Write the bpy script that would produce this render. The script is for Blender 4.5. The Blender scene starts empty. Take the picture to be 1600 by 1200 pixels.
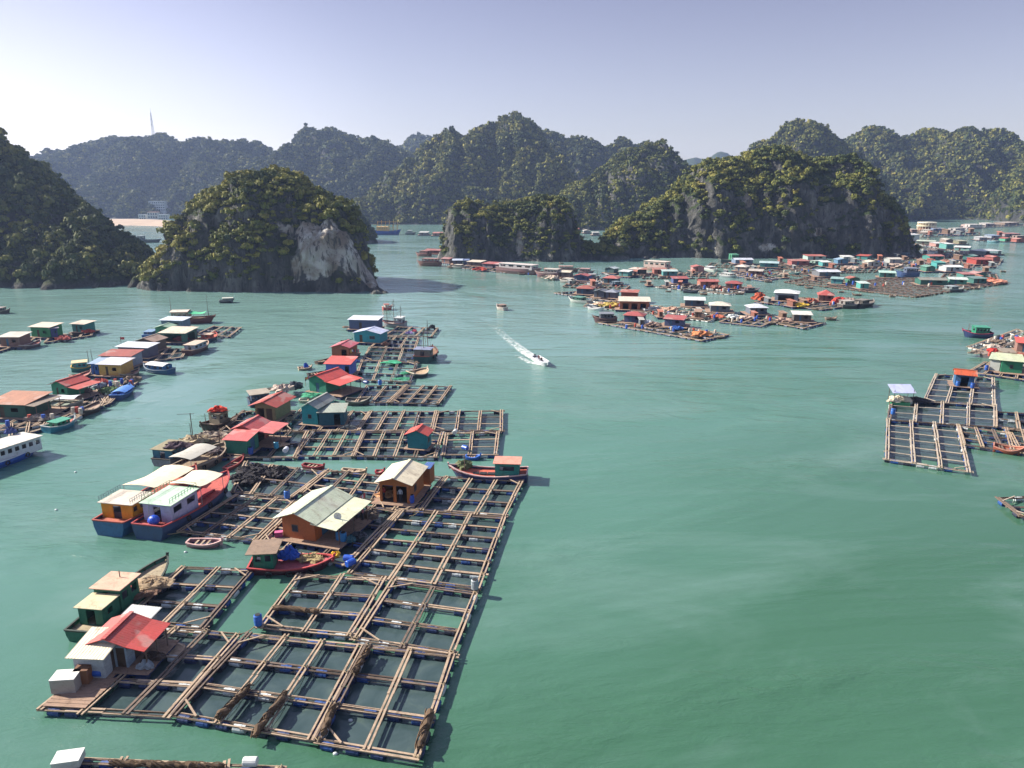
import bpy, math, random
import numpy as np
from mathutils import Vector, Matrix
R = math.radians
rng = random.Random(7)
NR = np.random.RandomState(11)
sc = bpy.context.scene
col = sc.collection

# ---------------------------------------------------------------- camera
CAM_Z, PITCH, FPX = 36.0, R(15.1), 1110.0
cam_d = bpy.data.cameras.new('camera'); cam = bpy.data.objects.new('camera', cam_d); col.objects.link(cam)
cam.location = (0, 0, CAM_Z); cam.rotation_euler = (math.pi/2 - PITCH, 0, 0)
cam_d.sensor_width = 36; cam_d.lens = FPX/1600*36; cam_d.clip_start = 0.5; cam_d.clip_end = 12000
sc.camera = cam

# ---------------------------------------------------------------- sky and sun
SUN_AZ, SUN_EL = R(-75), R(35)          # azimuth from +Y, towards -X
w = bpy.data.worlds.new('World'); sc.world = w; w.use_nodes = True
nt = w.node_tree; nt.nodes.clear()
sky = nt.nodes.new('ShaderNodeTexSky'); sky.sky_type = 'NISHITA'; sky.sun_disc = False
sky.sun_elevation = SUN_EL; sky.sun_rotation = SUN_AZ
sky.air_density = 1.0; sky.dust_density = 0.8; sky.ozone_density = 1.2; sky.altitude = 40
tint = nt.nodes.new('ShaderNodeMix'); tint.data_type = 'RGBA'; tint.blend_type = 'MULTIPLY'; tint.inputs[0].default_value = 1
tint.inputs[7].default_value = (1.06, 0.95, 1.04, 1)
bg = nt.nodes.new('ShaderNodeBackground'); bg.inputs[1].default_value = 0.085
wo = nt.nodes.new('ShaderNodeOutputWorld')
hsv = nt.nodes.new('ShaderNodeHueSaturation'); hsv.inputs['Saturation'].default_value = 0.62
tcw = nt.nodes.new('ShaderNodeTexCoord'); spw = nt.nodes.new('ShaderNodeSeparateXYZ'); nt.links.new(tcw.outputs['Generated'], spw.inputs[0])
rw = nt.nodes.new('ShaderNodeValToRGB'); e_ = rw.color_ramp.elements
e_[0].position = 0.0; e_[0].color = (0.84, 0.77, 0.79, 1); e_[1].position = 0.62; e_[1].color = (0.90, 0.88, 1.05, 1)
m_ = e_.new(0.10); m_.color = (0.70, 0.635, 0.69, 1); m_ = e_.new(0.28); m_.color = (0.50, 0.455, 0.575, 1)
nt.links.new(spw.outputs[2], rw.inputs[0])
# the hazy sky is whitest low down towards the sun
dt = nt.nodes.new('ShaderNodeVectorMath'); dt.operation = 'DOT_PRODUCT'; nt.links.new(tcw.outputs['Generated'], dt.inputs[0]); dt.inputs[1].default_value = Vector((-0.52, 0.845, -0.03)).normalized()
gl = nt.nodes.new('ShaderNodeValToRGB'); g0 = gl.color_ramp.elements; gl.color_ramp.interpolation = 'EASE'; g0[0].position = 0.90; g0[0].color = (1, 1, 1, 1); g0[1].position = 1.0; g0[1].color = (1.18, 1.16, 1.14, 1); nt.links.new(dt.outputs['Value'], gl.inputs[0])
gm = nt.nodes.new('ShaderNodeMix'); gm.data_type = 'RGBA'; gm.blend_type = 'MULTIPLY'; gm.inputs[0].default_value = 1; nt.links.new(rw.outputs[0], gm.inputs[6]); nt.links.new(gl.outputs[0], gm.inputs[7]); nt.links.new(gm.outputs[2], tint.inputs[7])
nt.links.new(sky.outputs[0], hsv.inputs['Color']); nt.links.new(hsv.outputs[0], tint.inputs[6]); nt.links.new(tint.outputs[2], bg.inputs[0]); nt.links.new(bg.outputs[0], wo.inputs[0])
sd = bpy.data.lights.new('sun', 'SUN'); so = bpy.data.objects.new('sun', sd); col.objects.link(so)
sd.energy = 5.0; sd.angle = R(0.6); sd.color = (1.0, 0.91, 0.77)
SUN_DIR = Vector((math.sin(SUN_AZ)*math.cos(SUN_EL), math.cos(SUN_AZ)*math.cos(SUN_EL), math.sin(SUN_EL)))
so.rotation_euler = SUN_DIR.to_track_quat('Z', 'Y').to_euler()
sc.view_settings.view_transform = 'Standard'; sc.view_settings.look = 'None'
sc.view_settings.exposure = 1.22; sc.view_settings.gamma = 1.0
sc.render.engine = 'CYCLES'
sc.cycles.use_denoising = True
sc.cycles.use_adaptive_sampling = True; sc.cycles.adaptive_threshold = 0.02
sc.cycles.max_bounces = 6; sc.cycles.diffuse_bounces = 2; sc.cycles.glossy_bounces = 3
sc.cycles.transparent_max_bounces = 12; sc.cycles.volume_bounces = 0
sc.cycles.caustics_reflective = False; sc.cycles.caustics_refractive = False
sc.cycles.sample_clamp_indirect = 4.0

# ---------------------------------------------------------------- pixel of the photo (1600 x 1200) -> place in the world
def ray(u, v):
    x = (u-800)/FPX; y = -(v-600)/FPX
    c, s = math.cos(PITCH), math.sin(PITCH)
    return Vector((x, c + y*s, -s + y*c))
def G(u, v, z=0.0):                       # where that pixel meets the level z
    r = ray(u, v); t = (z-CAM_Z)/r.z
    return Vector((r.x*t, r.y*t, z))
def P(u, v, Y):                           # that pixel at depth Y
    r = ray(u, v); t = Y/r.y
    return Vector((r.x*t, Y, CAM_Z + r.z*t))

# ---------------------------------------------------------------- noise in numpy
def _hash(ix, iy, iz, seed):
    n = (ix*374761393 + iy*668265263 + iz*2147483647 + seed*974711) & 0xffffffff
    n = ((n ^ (n >> 13))*1274126177) & 0xffffffff
    n = ((n ^ (n >> 16))*2246822519) & 0xffffffff
    return ((n ^ (n >> 15)) & 0xffffff)/float(0xffffff)
def vnoise(x, y, z, seed=0):
    x, y, z = np.broadcast_arrays(np.asarray(x, float), np.asarray(y, float), np.asarray(z, float))
    fx, fy, fz = np.floor(x), np.floor(y), np.floor(z)
    ix, iy, iz = fx.astype(np.int64), fy.astype(np.int64), fz.astype(np.int64)
    tx, ty, tz = x-fx, y-fy, z-fz
    tx = tx*tx*(3-2*tx); ty = ty*ty*(3-2*ty); tz = tz*tz*(3-2*tz)
    r = 0
    for dx in (0, 1):
        for dy in (0, 1):
            for dz in (0, 1):
                wgt = (tx if dx else 1-tx)*(ty if dy else 1-ty)*(tz if dz else 1-tz)
                r = r + wgt*_hash(ix+dx, iy+dy, iz+dz, seed)
    return r*2-1
def fbm(x, y, z=0.0, octv=5, seed=0, gain=0.5, ridged=False):
    a, s, tot = 1.0, 0, 0
    for o in range(octv):
        n = vnoise(x, y, z, seed+o*17)
        if ridged: n = 1-2*np.abs(n)
        s = s + a*n; tot += a; a *= gain; x = x*2.03; y = y*2.03; z = z*2.03
    return s/tot

# ---------------------------------------------------------------- materials
MATS = {}
def new_mat(name):
    m = bpy.data.materials.new(name); m.use_nodes = True
    n = m.node_tree; n.nodes.clear()
    out = n.nodes.new('ShaderNodeOutputMaterial'); b = n.nodes.new('ShaderNodeBsdfPrincipled')
    n.links.new(b.outputs[0], out.inputs[0])
    return m, n, b, out
def node(n, kind, **kw):
    nd = n.nodes.new(kind)
    for k, v in kw.items(): setattr(nd, k, v)
    return nd
def mixrgb(n, fac, a, b, mode='MIX'):
    m = n.nodes.new('ShaderNodeMix'); m.data_type = 'RGBA'; m.blend_type = mode
    for i, v in ((0, fac), (6, a), (7, b)):
        if isinstance(v, (int, float)): m.inputs[i].default_value = v
        elif isinstance(v, tuple): m.inputs[i].default_value = v if len(v) == 4 else v + (1,)
        else: n.links.new(v, m.inputs[i])
    return m.outputs[2]
def ramp(n, fac, stops):
    r = n.nodes.new('ShaderNodeValToRGB'); e = r.color_ramp.elements
    while len(e) < len(stops): e.new(0.5)
    for k, (p, c) in enumerate(stops):
        e[k].position = p
        e[k].color = (c, c, c, 1) if isinstance(c, (int, float)) else tuple(c)+(1,)
    n.links.new(fac, r.inputs[0]); return r.outputs[0]
def noise(n, scale, detail=4, rough=0.55, vec=None, dist=0.0, stretch=None):
    t = n.nodes.new('ShaderNodeTexNoise'); t.inputs['Scale'].default_value = scale
    t.inputs['Detail'].default_value = detail; t.inputs['Roughness'].default_value = rough; t.inputs['Distortion'].default_value = dist
    if stretch:
        mp = n.nodes.new('ShaderNodeMapping'); mp.inputs['Scale'].default_value = stretch
        n.links.new(vec, mp.inputs[0]); vec = mp.outputs[0]
    if vec is not None: n.links.new(vec, t.inputs['Vector'])
    return t.outputs[0]
def bump(n, h, strength, dist, b, normal=None):
    u = n.nodes.new('ShaderNodeBump'); u.inputs['Strength'].default_value = strength; u.inputs['Distance'].default_value = dist
    n.links.new(h, u.inputs['Height'])
    if normal is not None: n.links.new(normal, u.inputs['Normal'])
    if b is not None: n.links.new(u.outputs[0], b.inputs['Normal'])
    return u.outputs[0]
def math_n(n, op, a, b=None, clamp=False):
    m = n.nodes.new('ShaderNodeMath'); m.operation = op; m.use_clamp = clamp
    for i, v in ((0, a), (1, b)):
        if v is None: continue
        if isinstance(v, (int, float)): m.inputs[i].default_value = v
        else: n.links.new(v, m.inputs[i])
    return m.outputs[0]

def water_mat():
    m, n, b, out = new_mat('sea_water')
    pos = n.nodes.new('ShaderNodeNewGeometry').outputs['Position']
    big = noise(n, 0.008, 3, 0.5, pos, 0.6)
    mid = noise(n, 0.035, 5, 0.6, pos, 1.8, (0.6, 1.0, 1))
    sp = n.nodes.new('ShaderNodeSeparateXYZ'); n.links.new(pos, sp.inputs[0])
    away = math_n(n, 'ADD', math_n(n, 'MULTIPLY', sp.outputs[1], 0.0042), math_n(n, 'MULTIPLY', sp.outputs[0], -0.0030))     # sky reflection put into the colour: greener near right, paler turquoise far and left
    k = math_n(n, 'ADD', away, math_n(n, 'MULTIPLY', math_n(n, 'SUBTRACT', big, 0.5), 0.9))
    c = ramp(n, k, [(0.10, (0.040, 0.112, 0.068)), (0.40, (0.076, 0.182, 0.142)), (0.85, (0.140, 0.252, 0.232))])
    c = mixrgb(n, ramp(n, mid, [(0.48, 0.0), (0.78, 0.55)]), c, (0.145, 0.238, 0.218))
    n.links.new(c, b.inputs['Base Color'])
    b.inputs['IOR'].default_value = 1.45
    lanes = ramp(n, noise(n, 0.016, 4, 0.55, pos, 2.2, (0.55, 1.0, 1)), [(0.38, 0.18), (0.60, 1.0)])
    n.links.new(math_n(n, 'ADD', math_n(n, 'MULTIPLY', lanes, 0.06), 0.07), b.inputs['Roughness'])
    # wind ripples: long crests across the breeze, calmer lanes between them
    r1 = noise(n, 1.0, 6, 0.66, pos, 0.6, (0.32, 0.9, 1))
    r2 = noise(n, 1.0, 3, 0.5, pos, 0.6, (0.09, 0.24, 1))
    r3 = noise(n, 3.2, 3, 0.6, pos, 0.2, (0.7, 1.2, 1))
    h = math_n(n, 'ADD', math_n(n, 'MULTIPLY', r1, 0.16), math_n(n, 'MULTIPLY', r2, 0.50))
    h = math_n(n, 'ADD', h, math_n(n, 'MULTIPLY', r3, 0.035))
    h = math_n(n, 'MULTIPLY', h, lanes)
    bump(n, h, 1.0, 1.0, b)
    return m

def rock_mat(name, veg=0.5, tone=1.0):
    m, n, b, out = new_mat(name)
    g = n.nodes.new('ShaderNodeNewGeometry'); pos = g.outputs['Position']
    streak = noise(n, 1.0, 6, 0.65, pos, 0.4, (0.22, 0.22, 0.045))
    blot = noise(n, 0.09, 5, 0.6, pos, 0.8)
    fine = noise(n, 0.9, 6, 0.75, pos)
    crack = noise(n, 1.0, 5, 0.7, pos, 0.5, (0.95, 0.95, 0.11))
    rock = ramp(n, streak, [(0.32, (0.022*tone, 0.024*tone, 0.025*tone)), (0.47, (0.060*tone, 0.061*tone, 0.060*tone)), (0.62, (0.13*tone, 0.128*tone, 0.12*tone)), (0.76, (0.27*tone, 0.26*tone, 0.23*tone))])
    rock = mixrgb(n, ramp(n, blot, [(0.4, 0.0), (0.62, 0.75)]), rock, (0.035, 0.038, 0.034))
    at = n.nodes.new('ShaderNodeAttribute'); at.attribute_name = 'bare'
    slabs = noise(n, 1.0, 4, 0.55, pos, 0.3, (0.40, 0.40, 0.05))
    pale = mixrgb(n, ramp(n, slabs, [(0.37, 0.0), (0.44, 1.0)]), (0.13, 0.12, 0.105), mixrgb(n, ramp(n, blot, [(0.4, 0.0), (0.6, 1.0)]), (0.62, 0.60, 0.56), (0.46, 0.36, 0.27)))
    rock = mixrgb(n, math_n(n, 'MULTIPLY', at.outputs['Fac'], ramp(n, blot, [(0.35, 1.0), (0.6, 0.45)])), rock, pale)
    rock = mixrgb(n, ramp(n, crack, [(0.36, 0.85), (0.45, 0.0)]), rock, (0.020, 0.021, 0.024))
    rock = mixrgb(n, ramp(n, fine, [(0.55, 0.0), (0.75, 0.5)]), rock, mixrgb(n, 1.0, rock, (1.7, 1.65, 1.55), 'MULTIPLY'))
    veg_c = ramp(n, noise(n, 0.35, 5, 0.65, pos), [(0.35, (0.016, 0.030, 0.010)), (0.6, (0.040, 0.060, 0.020)), (0.75, (0.075, 0.090, 0.030))])
    sep = n.nodes.new('ShaderNodeSeparateXYZ'); n.links.new(g.outputs['Normal'], sep.inputs[0])
    s = math_n(n, 'ADD', sep.outputs[2], math_n(n, 'MULTIPLY', math_n(n, 'SUBTRACT', blot, 0.5), 1.1))
    s = math_n(n, 'SUBTRACT', s, math_n(n, 'MULTIPLY', at.outputs['Fac'], 0.6))
    f = ramp(n, s, [(0.62-veg*0.45, 0.0), (0.78-veg*0.45, 1.0)])
    z = n.nodes.new('ShaderNodeSeparateXYZ'); n.links.new(pos, z.inputs[0])
    tide = ramp(n, math_n(n, 'MULTIPLY', z.outputs[2], 0.1), [(0.12, 0.0), (0.26, 1.0)])   # bare wave-cut foot of the cliff
    f = math_n(n, 'MULTIPLY', f, tide)
    n.links.new(mixrgb(n, f, rock, veg_c), b.inputs['Base Color'])
    b.inputs['Roughness'].default_value = 0.9; b.inputs['Specular IOR Level'].default_value = 0.2
    h = math_n(n, 'ADD', fine, math_n(n, 'ADD', math_n(n, 'MULTIPLY', streak, 2.0), math_n(n, 'MULTIPLY', crack, 1.5)))
    bump(n, h, 0.9, 1.2, b)
    return m

def foliage_mat(name, stops):
    m, n, b, out = new_mat(name)
    at = n.nodes.new('ShaderNodeAttribute'); at.attribute_name = 'tint'
    c = ramp(n, at.outputs['Fac'], stops)
    n.links.new(c, b.inputs['Base Color']); b.inputs['Roughness'].default_value = 0.75; b.inputs['Specular IOR Level'].default_value = 0.25
    tr = n.nodes.new('ShaderNodeBsdfTranslucent'); n.links.new(c, tr.inputs[0])
    mx = n.nodes.new('ShaderNodeMixShader'); mx.inputs[0].default_value = 0.14
    n.links.new(b.outputs[0], mx.inputs[1]); n.links.new(tr.outputs[0], mx.inputs[2]); n.links.new(mx.outputs[0], out.inputs[0])
    return m

def srgb(h):
    h = h.lstrip('#'); o = []
    for i in (0, 2, 4):
        c = int(h[i:i+2], 16)/255; o.append(c/12.92 if c <= 0.04045 else ((c+0.055)/1.055)**2.4)
    return tuple(o)
def paint(c, rough=0.6, wear=0.5, axis=None, metal=0.0, grain=False):
    """weathered paint, board or sheet of one base colour; axis = direction along which the sheet is corrugated"""
    key = ('p', c, rough, wear, axis, metal, grain)
    if key in MATS: return MATS[key]
    rgb = srgb(c) if isinstance(c, str) else c
    m, n, b, out = new_mat('weathered_' + ('sheet' if axis else 'wood' if grain else 'paint'))
    tc = n.nodes.new('ShaderNodeTexCoord'); ob = tc.outputs['Object']
    oi = n.nodes.new('ShaderNodeObjectInfo')
    add = n.nodes.new('ShaderNodeVectorMath'); add.operation = 'ADD'; n.links.new(ob, add.inputs[0])
    cm = n.nodes.new('ShaderNodeCombineXYZ'); k = math_n(n, 'MULTIPLY', oi.outputs['Random'], 37.0)
    n.links.new(k, cm.inputs[2]); n.links.new(cm.outputs[0], add.inputs[1]); v = add.outputs[0]
    n1 = noise(n, 0.8, 5, 0.65, v, 0.5); n2 = noise(n, 5.0, 4, 0.7, v)
    dark = tuple(x*0.55+0.01 for x in rgb); light = tuple(min(0.85, x*1.18+0.015) for x in rgb)
    c1 = mixrgb(n, ramp(n, n1, [(0.35, 0.0), (0.7, wear)]), tuple(rgb), dark)
    c1 = mixrgb(n, ramp(n, n2, [(0.45, 0.0), (0.75, wear*0.8)]), c1, light)
    grime = mixrgb(n, 1.0, c1, (0.30, 0.24, 0.18), 'MULTIPLY')
    c1 = mixrgb(n, ramp(n, noise(n, 1.6, 5, 0.7, v, 1.0), [(0.52, 0.0), (0.72, wear)]), c1, grime)
    if grain:
        gr = noise(n, 2.0, 4, 0.7, v, 0.3, (6, 1, 6) if grain == 'y' else (1, 6, 6))
        c1 = mixrgb(n, ramp(n, gr, [(0.4, 0.0), (0.65, 0.6)]), c1, dark)
    if axis:
        wv = n.nodes.new('ShaderNodeTexWave'); wv.bands_direction = axis; wv.inputs['Scale'].default_value = 1.3
        n.links.new(ob, wv.inputs[0]); bump(n, wv.outputs[1], 0.5, 0.05, b)
        # sheets laid one beside the other weather one by one
        sh = n.nodes.new('ShaderNodeSeparateXYZ'); n.links.new(ob, sh.inputs[0])
        q = math_n(n, 'FLOOR', math_n(n, 'MULTIPLY', sh.outputs[0 if axis == 'X' else 1], 1.05))
        wn = n.nodes.new('ShaderNodeTexWhiteNoise'); wn.noise_dimensions = '1D'; n.links.new(q, wn.inputs['W'])
        c1 = mixrgb(n, math_n(n, 'MULTIPLY', wn.outputs[0], 0.30*(0.5+wear)), c1, dark)
        rust = noise(n, 0.9, 6, 0.75, v, 0.8, (1.0, 0.45, 1.0) if axis == 'X' else (0.45, 1.0, 1.0))     # rust runs down the sheets
        c1 = mixrgb(n, ramp(n, rust, [(0.54, 0.0), (0.72, 0.75)]), c1, (0.16, 0.075, 0.04))
        old = noise(n, 0.35, 2, 0.5, v, 0.0)
        c1 = mixrgb(n, ramp(n, old, [(0.58, 0.0), (0.62, 0.30)]), c1, (0.42, 0.40, 0.36))
    else: bump(n, n2, 0.25, 0.02, b)
    n.links.new(c1, b.inputs['Base Color']); b.inputs['Roughness'].default_value = rough; b.inputs['Metallic'].default_value = metal
    MATS[key] = m; return m

# ---------------------------------------------------------------- mesh builder
class MB:
    def __init__(s): s.v = []; s.f = []
    def add(s, vs, fs):
        o = len(s.v); s.v += [tuple(p) for p in vs]; s.f += [tuple(i+o for i in q) for q in fs]; return s
    def box(s, x0, y0, z0, x1, y1, z1):
        vs = [(x0,y0,z0),(x1,y0,z0),(x1,y1,z0),(x0,y1,z0),(x0,y0,z1),(x1,y0,z1),(x1,y1,z1),(x0,y1,z1)]
        return s.add(vs, [(0,3,2,1),(4,5,6,7),(0,1,5,4),(1,2,6,5),(2,3,7,6),(3,0,4,7)])
    def bar(s, a, b, w, h, up=(0,0,1)):
        a = Vector(a); b = Vector(b); d = (b-a)
        if d.length < 1e-6: return s
        d.normalize(); up = Vector(up)
        if abs(d.dot(up)) > 0.95: up = Vector((1, 0, 0))
        x = d.cross(up).normalized()*w/2; y = x.cross(d).normalized()*h/2
        vs = [a-x-y, a+x-y, a+x+y, a-x+y, b-x-y, b+x-y, b+x+y, b-x+y]
        return s.add(vs, [(0,1,2,3),(7,6,5,4),(0,4,5,1),(1,5,6,2),(2,6,7,3),(3,7,4,0)])
    def tube(s, pts, r, n=7, caps=True):
        pts = [Vector(p) for p in pts]; rs = r if isinstance(r, (list, tuple)) else [r]*len(pts)
        vs = []; fs = []
        for i, p in enumerate(pts):
            d = (pts[min(i+1, len(pts)-1)] - pts[max(i-1, 0)])
            d = d.normalized() if d.length > 1e-6 else Vector((0, 0, 1))
            up = Vector((0, 0, 1)) if abs(d.z) < 0.9 else Vector((1, 0, 0))
            x = d.cross(up).normalized(); y = x.cross(d).normalized()
            for k in range(n):
                a = 2*math.pi*k/n; vs.append(p + (x*math.cos(a) + y*math.sin(a))*rs[i])
        for i in range(len(pts)-1):
            for k in range(n):
                a = i*n+k; b2 = i*n+(k+1) % n; fs.append((a, b2, b2+n, a+n))
        if caps: fs.append(tuple(range(n-1, -1, -1))); fs.append(tuple(range((len(pts)-1)*n, len(pts)*n)))
        return s.add(vs, fs)
    def blob(s, c, rx, ry, rz, seed=0, amp=0.25, nu=10, nv=6, half=False):
        c = Vector(c); q = random.Random(seed); vs = []; fs = []
        for j in range(nv+1):
            ph = (math.pi*(0.5 if half else 1.0))*j/nv
            for k in range(nu):
                a = 2*math.pi*k/nu; m = 1+q.uniform(-amp, amp)*(0 if j in (0, nv) and not half else 1)
                vs.append((c.x+rx*math.sin(ph)*math.cos(a)*m, c.y+ry*math.sin(ph)*math.sin(a)*m, c.z+rz*math.cos(ph)*m))
        for j in range(nv):
            for k in range(nu):
                a = j*nu+k; b2 = j*nu+(k+1) % nu; fs.append((a, a+nu, b2+nu, b2))
        return s.add(vs, fs)
    def build(s, name, mat, parent=None, smooth=False):
        me = bpy.data.meshes.new(name); me.from_pydata(s.v, [], s.f); me.validate(); me.update()
        if smooth:
            for p in me.polygons: p.use_smooth = True
        me.materials.append(mat)
        o = bpy.data.objects.new(name, me); col.objects.link(o)
        if parent is not None: o.parent = parent
        return o
def np_mesh(name, V, F, mat, attrs=None, smooth=False):
    me = bpy.data.meshes.new(name); k = F.shape[1]
    me.vertices.add(len(V)); me.vertices.foreach_set('co', V.astype(np.float32).ravel())
    me.loops.add(F.size); me.loops.foreach_set('vertex_index', F.astype(np.int32).ravel())
    me.polygons.add(len(F)); me.polygons.foreach_set('loop_start', np.arange(0, F.size, k, dtype=np.int32))
    me.update(calc_edges=True)
    for an, av in (attrs or {}).items():
        a = me.attributes.new(an, 'FLOAT', 'POINT'); a.data.foreach_set('value', av.astype(np.float32))
    if smooth: me.polygons.foreach_set('use_smooth', np.ones(len(F), dtype=bool))
    me.materials.append(mat)
    o = bpy.data.objects.new(name, me); col.objects.link(o); return o
def tag(o, label=None, cat=None, group=None, kind=None):
    if label: o['label'] = label
    if cat: o['category'] = cat
    if group: o['group'] = group
    if kind: o['kind'] = kind
    return o
def empty(name, loc=(0, 0, 0), rz=0.0, label=None, cat=None, group=None):
    o = bpy.data.objects.new(name, None); col.objects.link(o); o.location = loc; o.rotation_euler = (0, 0, rz)
    o.empty_display_size = 0.5
    return tag(o, label, cat, group)
def put(src, parent, loc, rot=(0, 0, 0), scale=(1, 1, 1)):       # a copy of one part under a thing
    o = src.copy(); col.objects.link(o); o.parent = parent; o.location = loc; o.rotation_euler = rot; o.scale = scale
    return o

# ================================================================ THE SETTING: water, hills, foliage
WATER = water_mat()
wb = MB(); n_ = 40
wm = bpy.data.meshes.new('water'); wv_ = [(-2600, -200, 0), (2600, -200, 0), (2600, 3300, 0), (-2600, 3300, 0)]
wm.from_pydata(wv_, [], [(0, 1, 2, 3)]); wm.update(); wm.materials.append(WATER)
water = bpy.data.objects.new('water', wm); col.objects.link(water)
tag(water, 'green bay water with wind ripples', None, None, 'structure')

ROCK = rock_mat('limestone_cliff', 0.35, 1.5); ROCK_FAR = rock_mat('limestone_wooded', 0.6, 0.8)
GREENS = [(0.0, (0.014, 0.030, 0.011)), (0.35, (0.040, 0.062, 0.018)), (0.58, (0.140, 0.150, 0.030)), (0.82, (0.250, 0.225, 0.046)), (1.0, (0.290, 0.230, 0.070))]
LEAF = foliage_mat('cliff_foliage', GREENS)

def hill(label, crest, bounds, res, wf, wb_, k=1.6, warp=0.35, wl=28.0, rough=0.10, seed=0, mat=None, zmul=1.0, bare=(), extra=(), lat=3.0, drop=None):
    if drop is None: drop = 2.5 if res < 1.5 else 5.0
    """limestone hill as a height sheet over its own ground; crest = [(u, v, depth)] along its skyline"""
    x0, x1, y0, y1 = bounds
    X, Y = np.meshgrid(np.arange(x0, x1+res, res), np.arange(y0, y1+res, res*0.5))
    H = np.full(X.shape, -99.0); ZL = np.full(X.shape, 1.0)
    zmax = None
    for cr, f_, b_, kk in [(crest, wf, wb_, k)] + list(extra):
        pts = [P(*c[:3]) for c in cr]; zm = max(p.z for p in pts)
        for p_ in pts: p_.z = max(p_.z - drop*min(1, max(0, p_.z)/12), min(p_.z, 0.5))
        wx = X + fbm(X/wl, Y/wl, 3.1, 4, seed+5)*wl*warp; wy = Y + fbm(X/wl, Y/wl, 9.7, 4, seed+9)*wl*warp
        for a, b in zip(pts[:-1], pts[1:]):
            dx, dy = b.x-a.x, b.y-a.y; L2 = dx*dx+dy*dy+1e-9
            t = np.clip(((wx-a.x)*dx+(wy-a.y)*dy)/L2, 0, 1)
            cx = wx-(a.x+dx*t); cy = wy-(a.y+dy*t); zc = a.z+(b.z-a.z)*t
            sc_ = np.clip(np.maximum(zc, 0)/zm, 0.02, 1)**0.6
            wd = np.where(cy < 0, f_, b_)*sc_
            q = np.sqrt(cx*cx*lat*lat+cy*cy)/wd
            h = zc*(1-np.power(q, kk)) ; h = np.where(q > 1, -6*(q-1)*3, h)
            ZL = np.where(h > H, np.maximum(zc, 1), ZL); H = np.maximum(H, h)
    H = np.maximum(H, -8)
    amp = np.clip(H, 0, 40)*(1+np.clip(H-40, 0, 60)/90)
    spur = fbm(X/wl*0.9+3, Y/wl*0.55, 2.0, 4, seed+61, 0.5, True)   # spurs and gullies running down the slope
    g0 = np.clip(1.15-np.maximum(H, 0)/ZL, 0.12, 1); g_ = g0*(1+1.6*(res > 1.2))
    H = H + amp*1.3*rough*spur*g_ + amp*rough*(0.3+0.7*g0)*fbm(X/wl*2.2, Y/wl*2.2, 1.0, 5, seed+21, 0.55, True) + (H > -3)*fbm(X/(res*5), Y/(res*5), 5.0, 3, seed+33)*res*1.1
    # resample every column evenly along its own surface, so cliffs get as many rows as slopes
    ny0, nx = H.shape; dY = res*0.5
    arc = np.concatenate([np.zeros((1, nx)), np.cumsum(0.45*dY+np.abs(np.diff(np.maximum(H, -6), axis=0)), 0)]); rows = int(min(520, max(arc[-1].max()/(res*0.9), 60)))
    Hn = np.zeros((rows, nx)); Yn = np.zeros((rows, nx)); yc = Y[:, 0]
    for c_ in range(nx):
        t_ = np.linspace(0, arc[-1, c_], rows); Hn[:, c_] = np.interp(t_, arc[:, c_], H[:, c_]); Yn[:, c_] = np.interp(t_, arc[:, c_], yc)
    X = np.repeat(X[:1], rows, 0); Y = Yn; H = Hn
    # cliffs lean, flute and break: push the sheet sideways with height
    a_ = np.clip(H+2, 0, 14)/14; sl = np.abs(np.gradient(H, axis=0))/(np.abs(np.gradient(Y, axis=0))+1e-3); st_ = np.clip(sl*0.5, 0.15, 1)
    k1, k2, k3 = 9.0*max(1, res/1.2), 3.6*max(1, res/1.0), 1.6*max(1, res/0.7)
    fl = fbm(X/k2, Y/k2, H/(k2*4), 3, seed+71, 0.55, True)
    dx = fbm(X/k1, Y/k1, H/14, 4, seed+41)*a_*3.9 + fbm(X/k3, Y/k3, H/k3, 3, seed+77)*a_*k3*0.35
    dy = fbm(X/k1, Y/k1, H/14, 4, seed+47)*a_*3.9 + fl*a_*st_*k2*0.40 + fbm(X/k3, Y/k3, H/k3, 3, seed+79)*a_*k3*0.40
    V = np.stack([X+dx, Y+dy, H+fbm(X/k3, Y/k3, H/k3, 3, seed+83)*a_*0.5], -1); ny, nx = X.shape
    V = V.reshape(-1, 3)
    i = (np.arange(ny-1)[:, None]*nx + np.arange(nx-1)[None]).ravel()
    F = np.stack([i, i+1, i+1+nx, i+nx], -1)
    keep = V[:, 2][F].max(1) > -4
    F = F[keep]
    br = np.zeros(len(V))
    for (bu, bv, bY, bw, bh) in bare:
        c = P(bu, bv, bY); r2 = ((V[:, 0]-c.x)/bw)**2 + ((V[:, 2]-c.z)/bh)**2
        wob = 1+0.5*fbm(V[:, 0]/7, V[:, 1]/7, V[:, 2]/7, 3, seed+3)
        br = np.maximum(br, (r2*wob < 1)*(V[:, 1] < c.y+14)*1.0)
    used = np.unique(F); rem = -np.ones(len(V), dtype=np.int64); rem[used] = np.arange(len(used))
    V = V[used]; F = rem[F]; br = br[used]
    o = np_mesh('hill', V, F, mat or ROCK, {'bare': br}, smooth=False)
    tag(o, label, None, None, 'structure')
    return o, V, F, br

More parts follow.
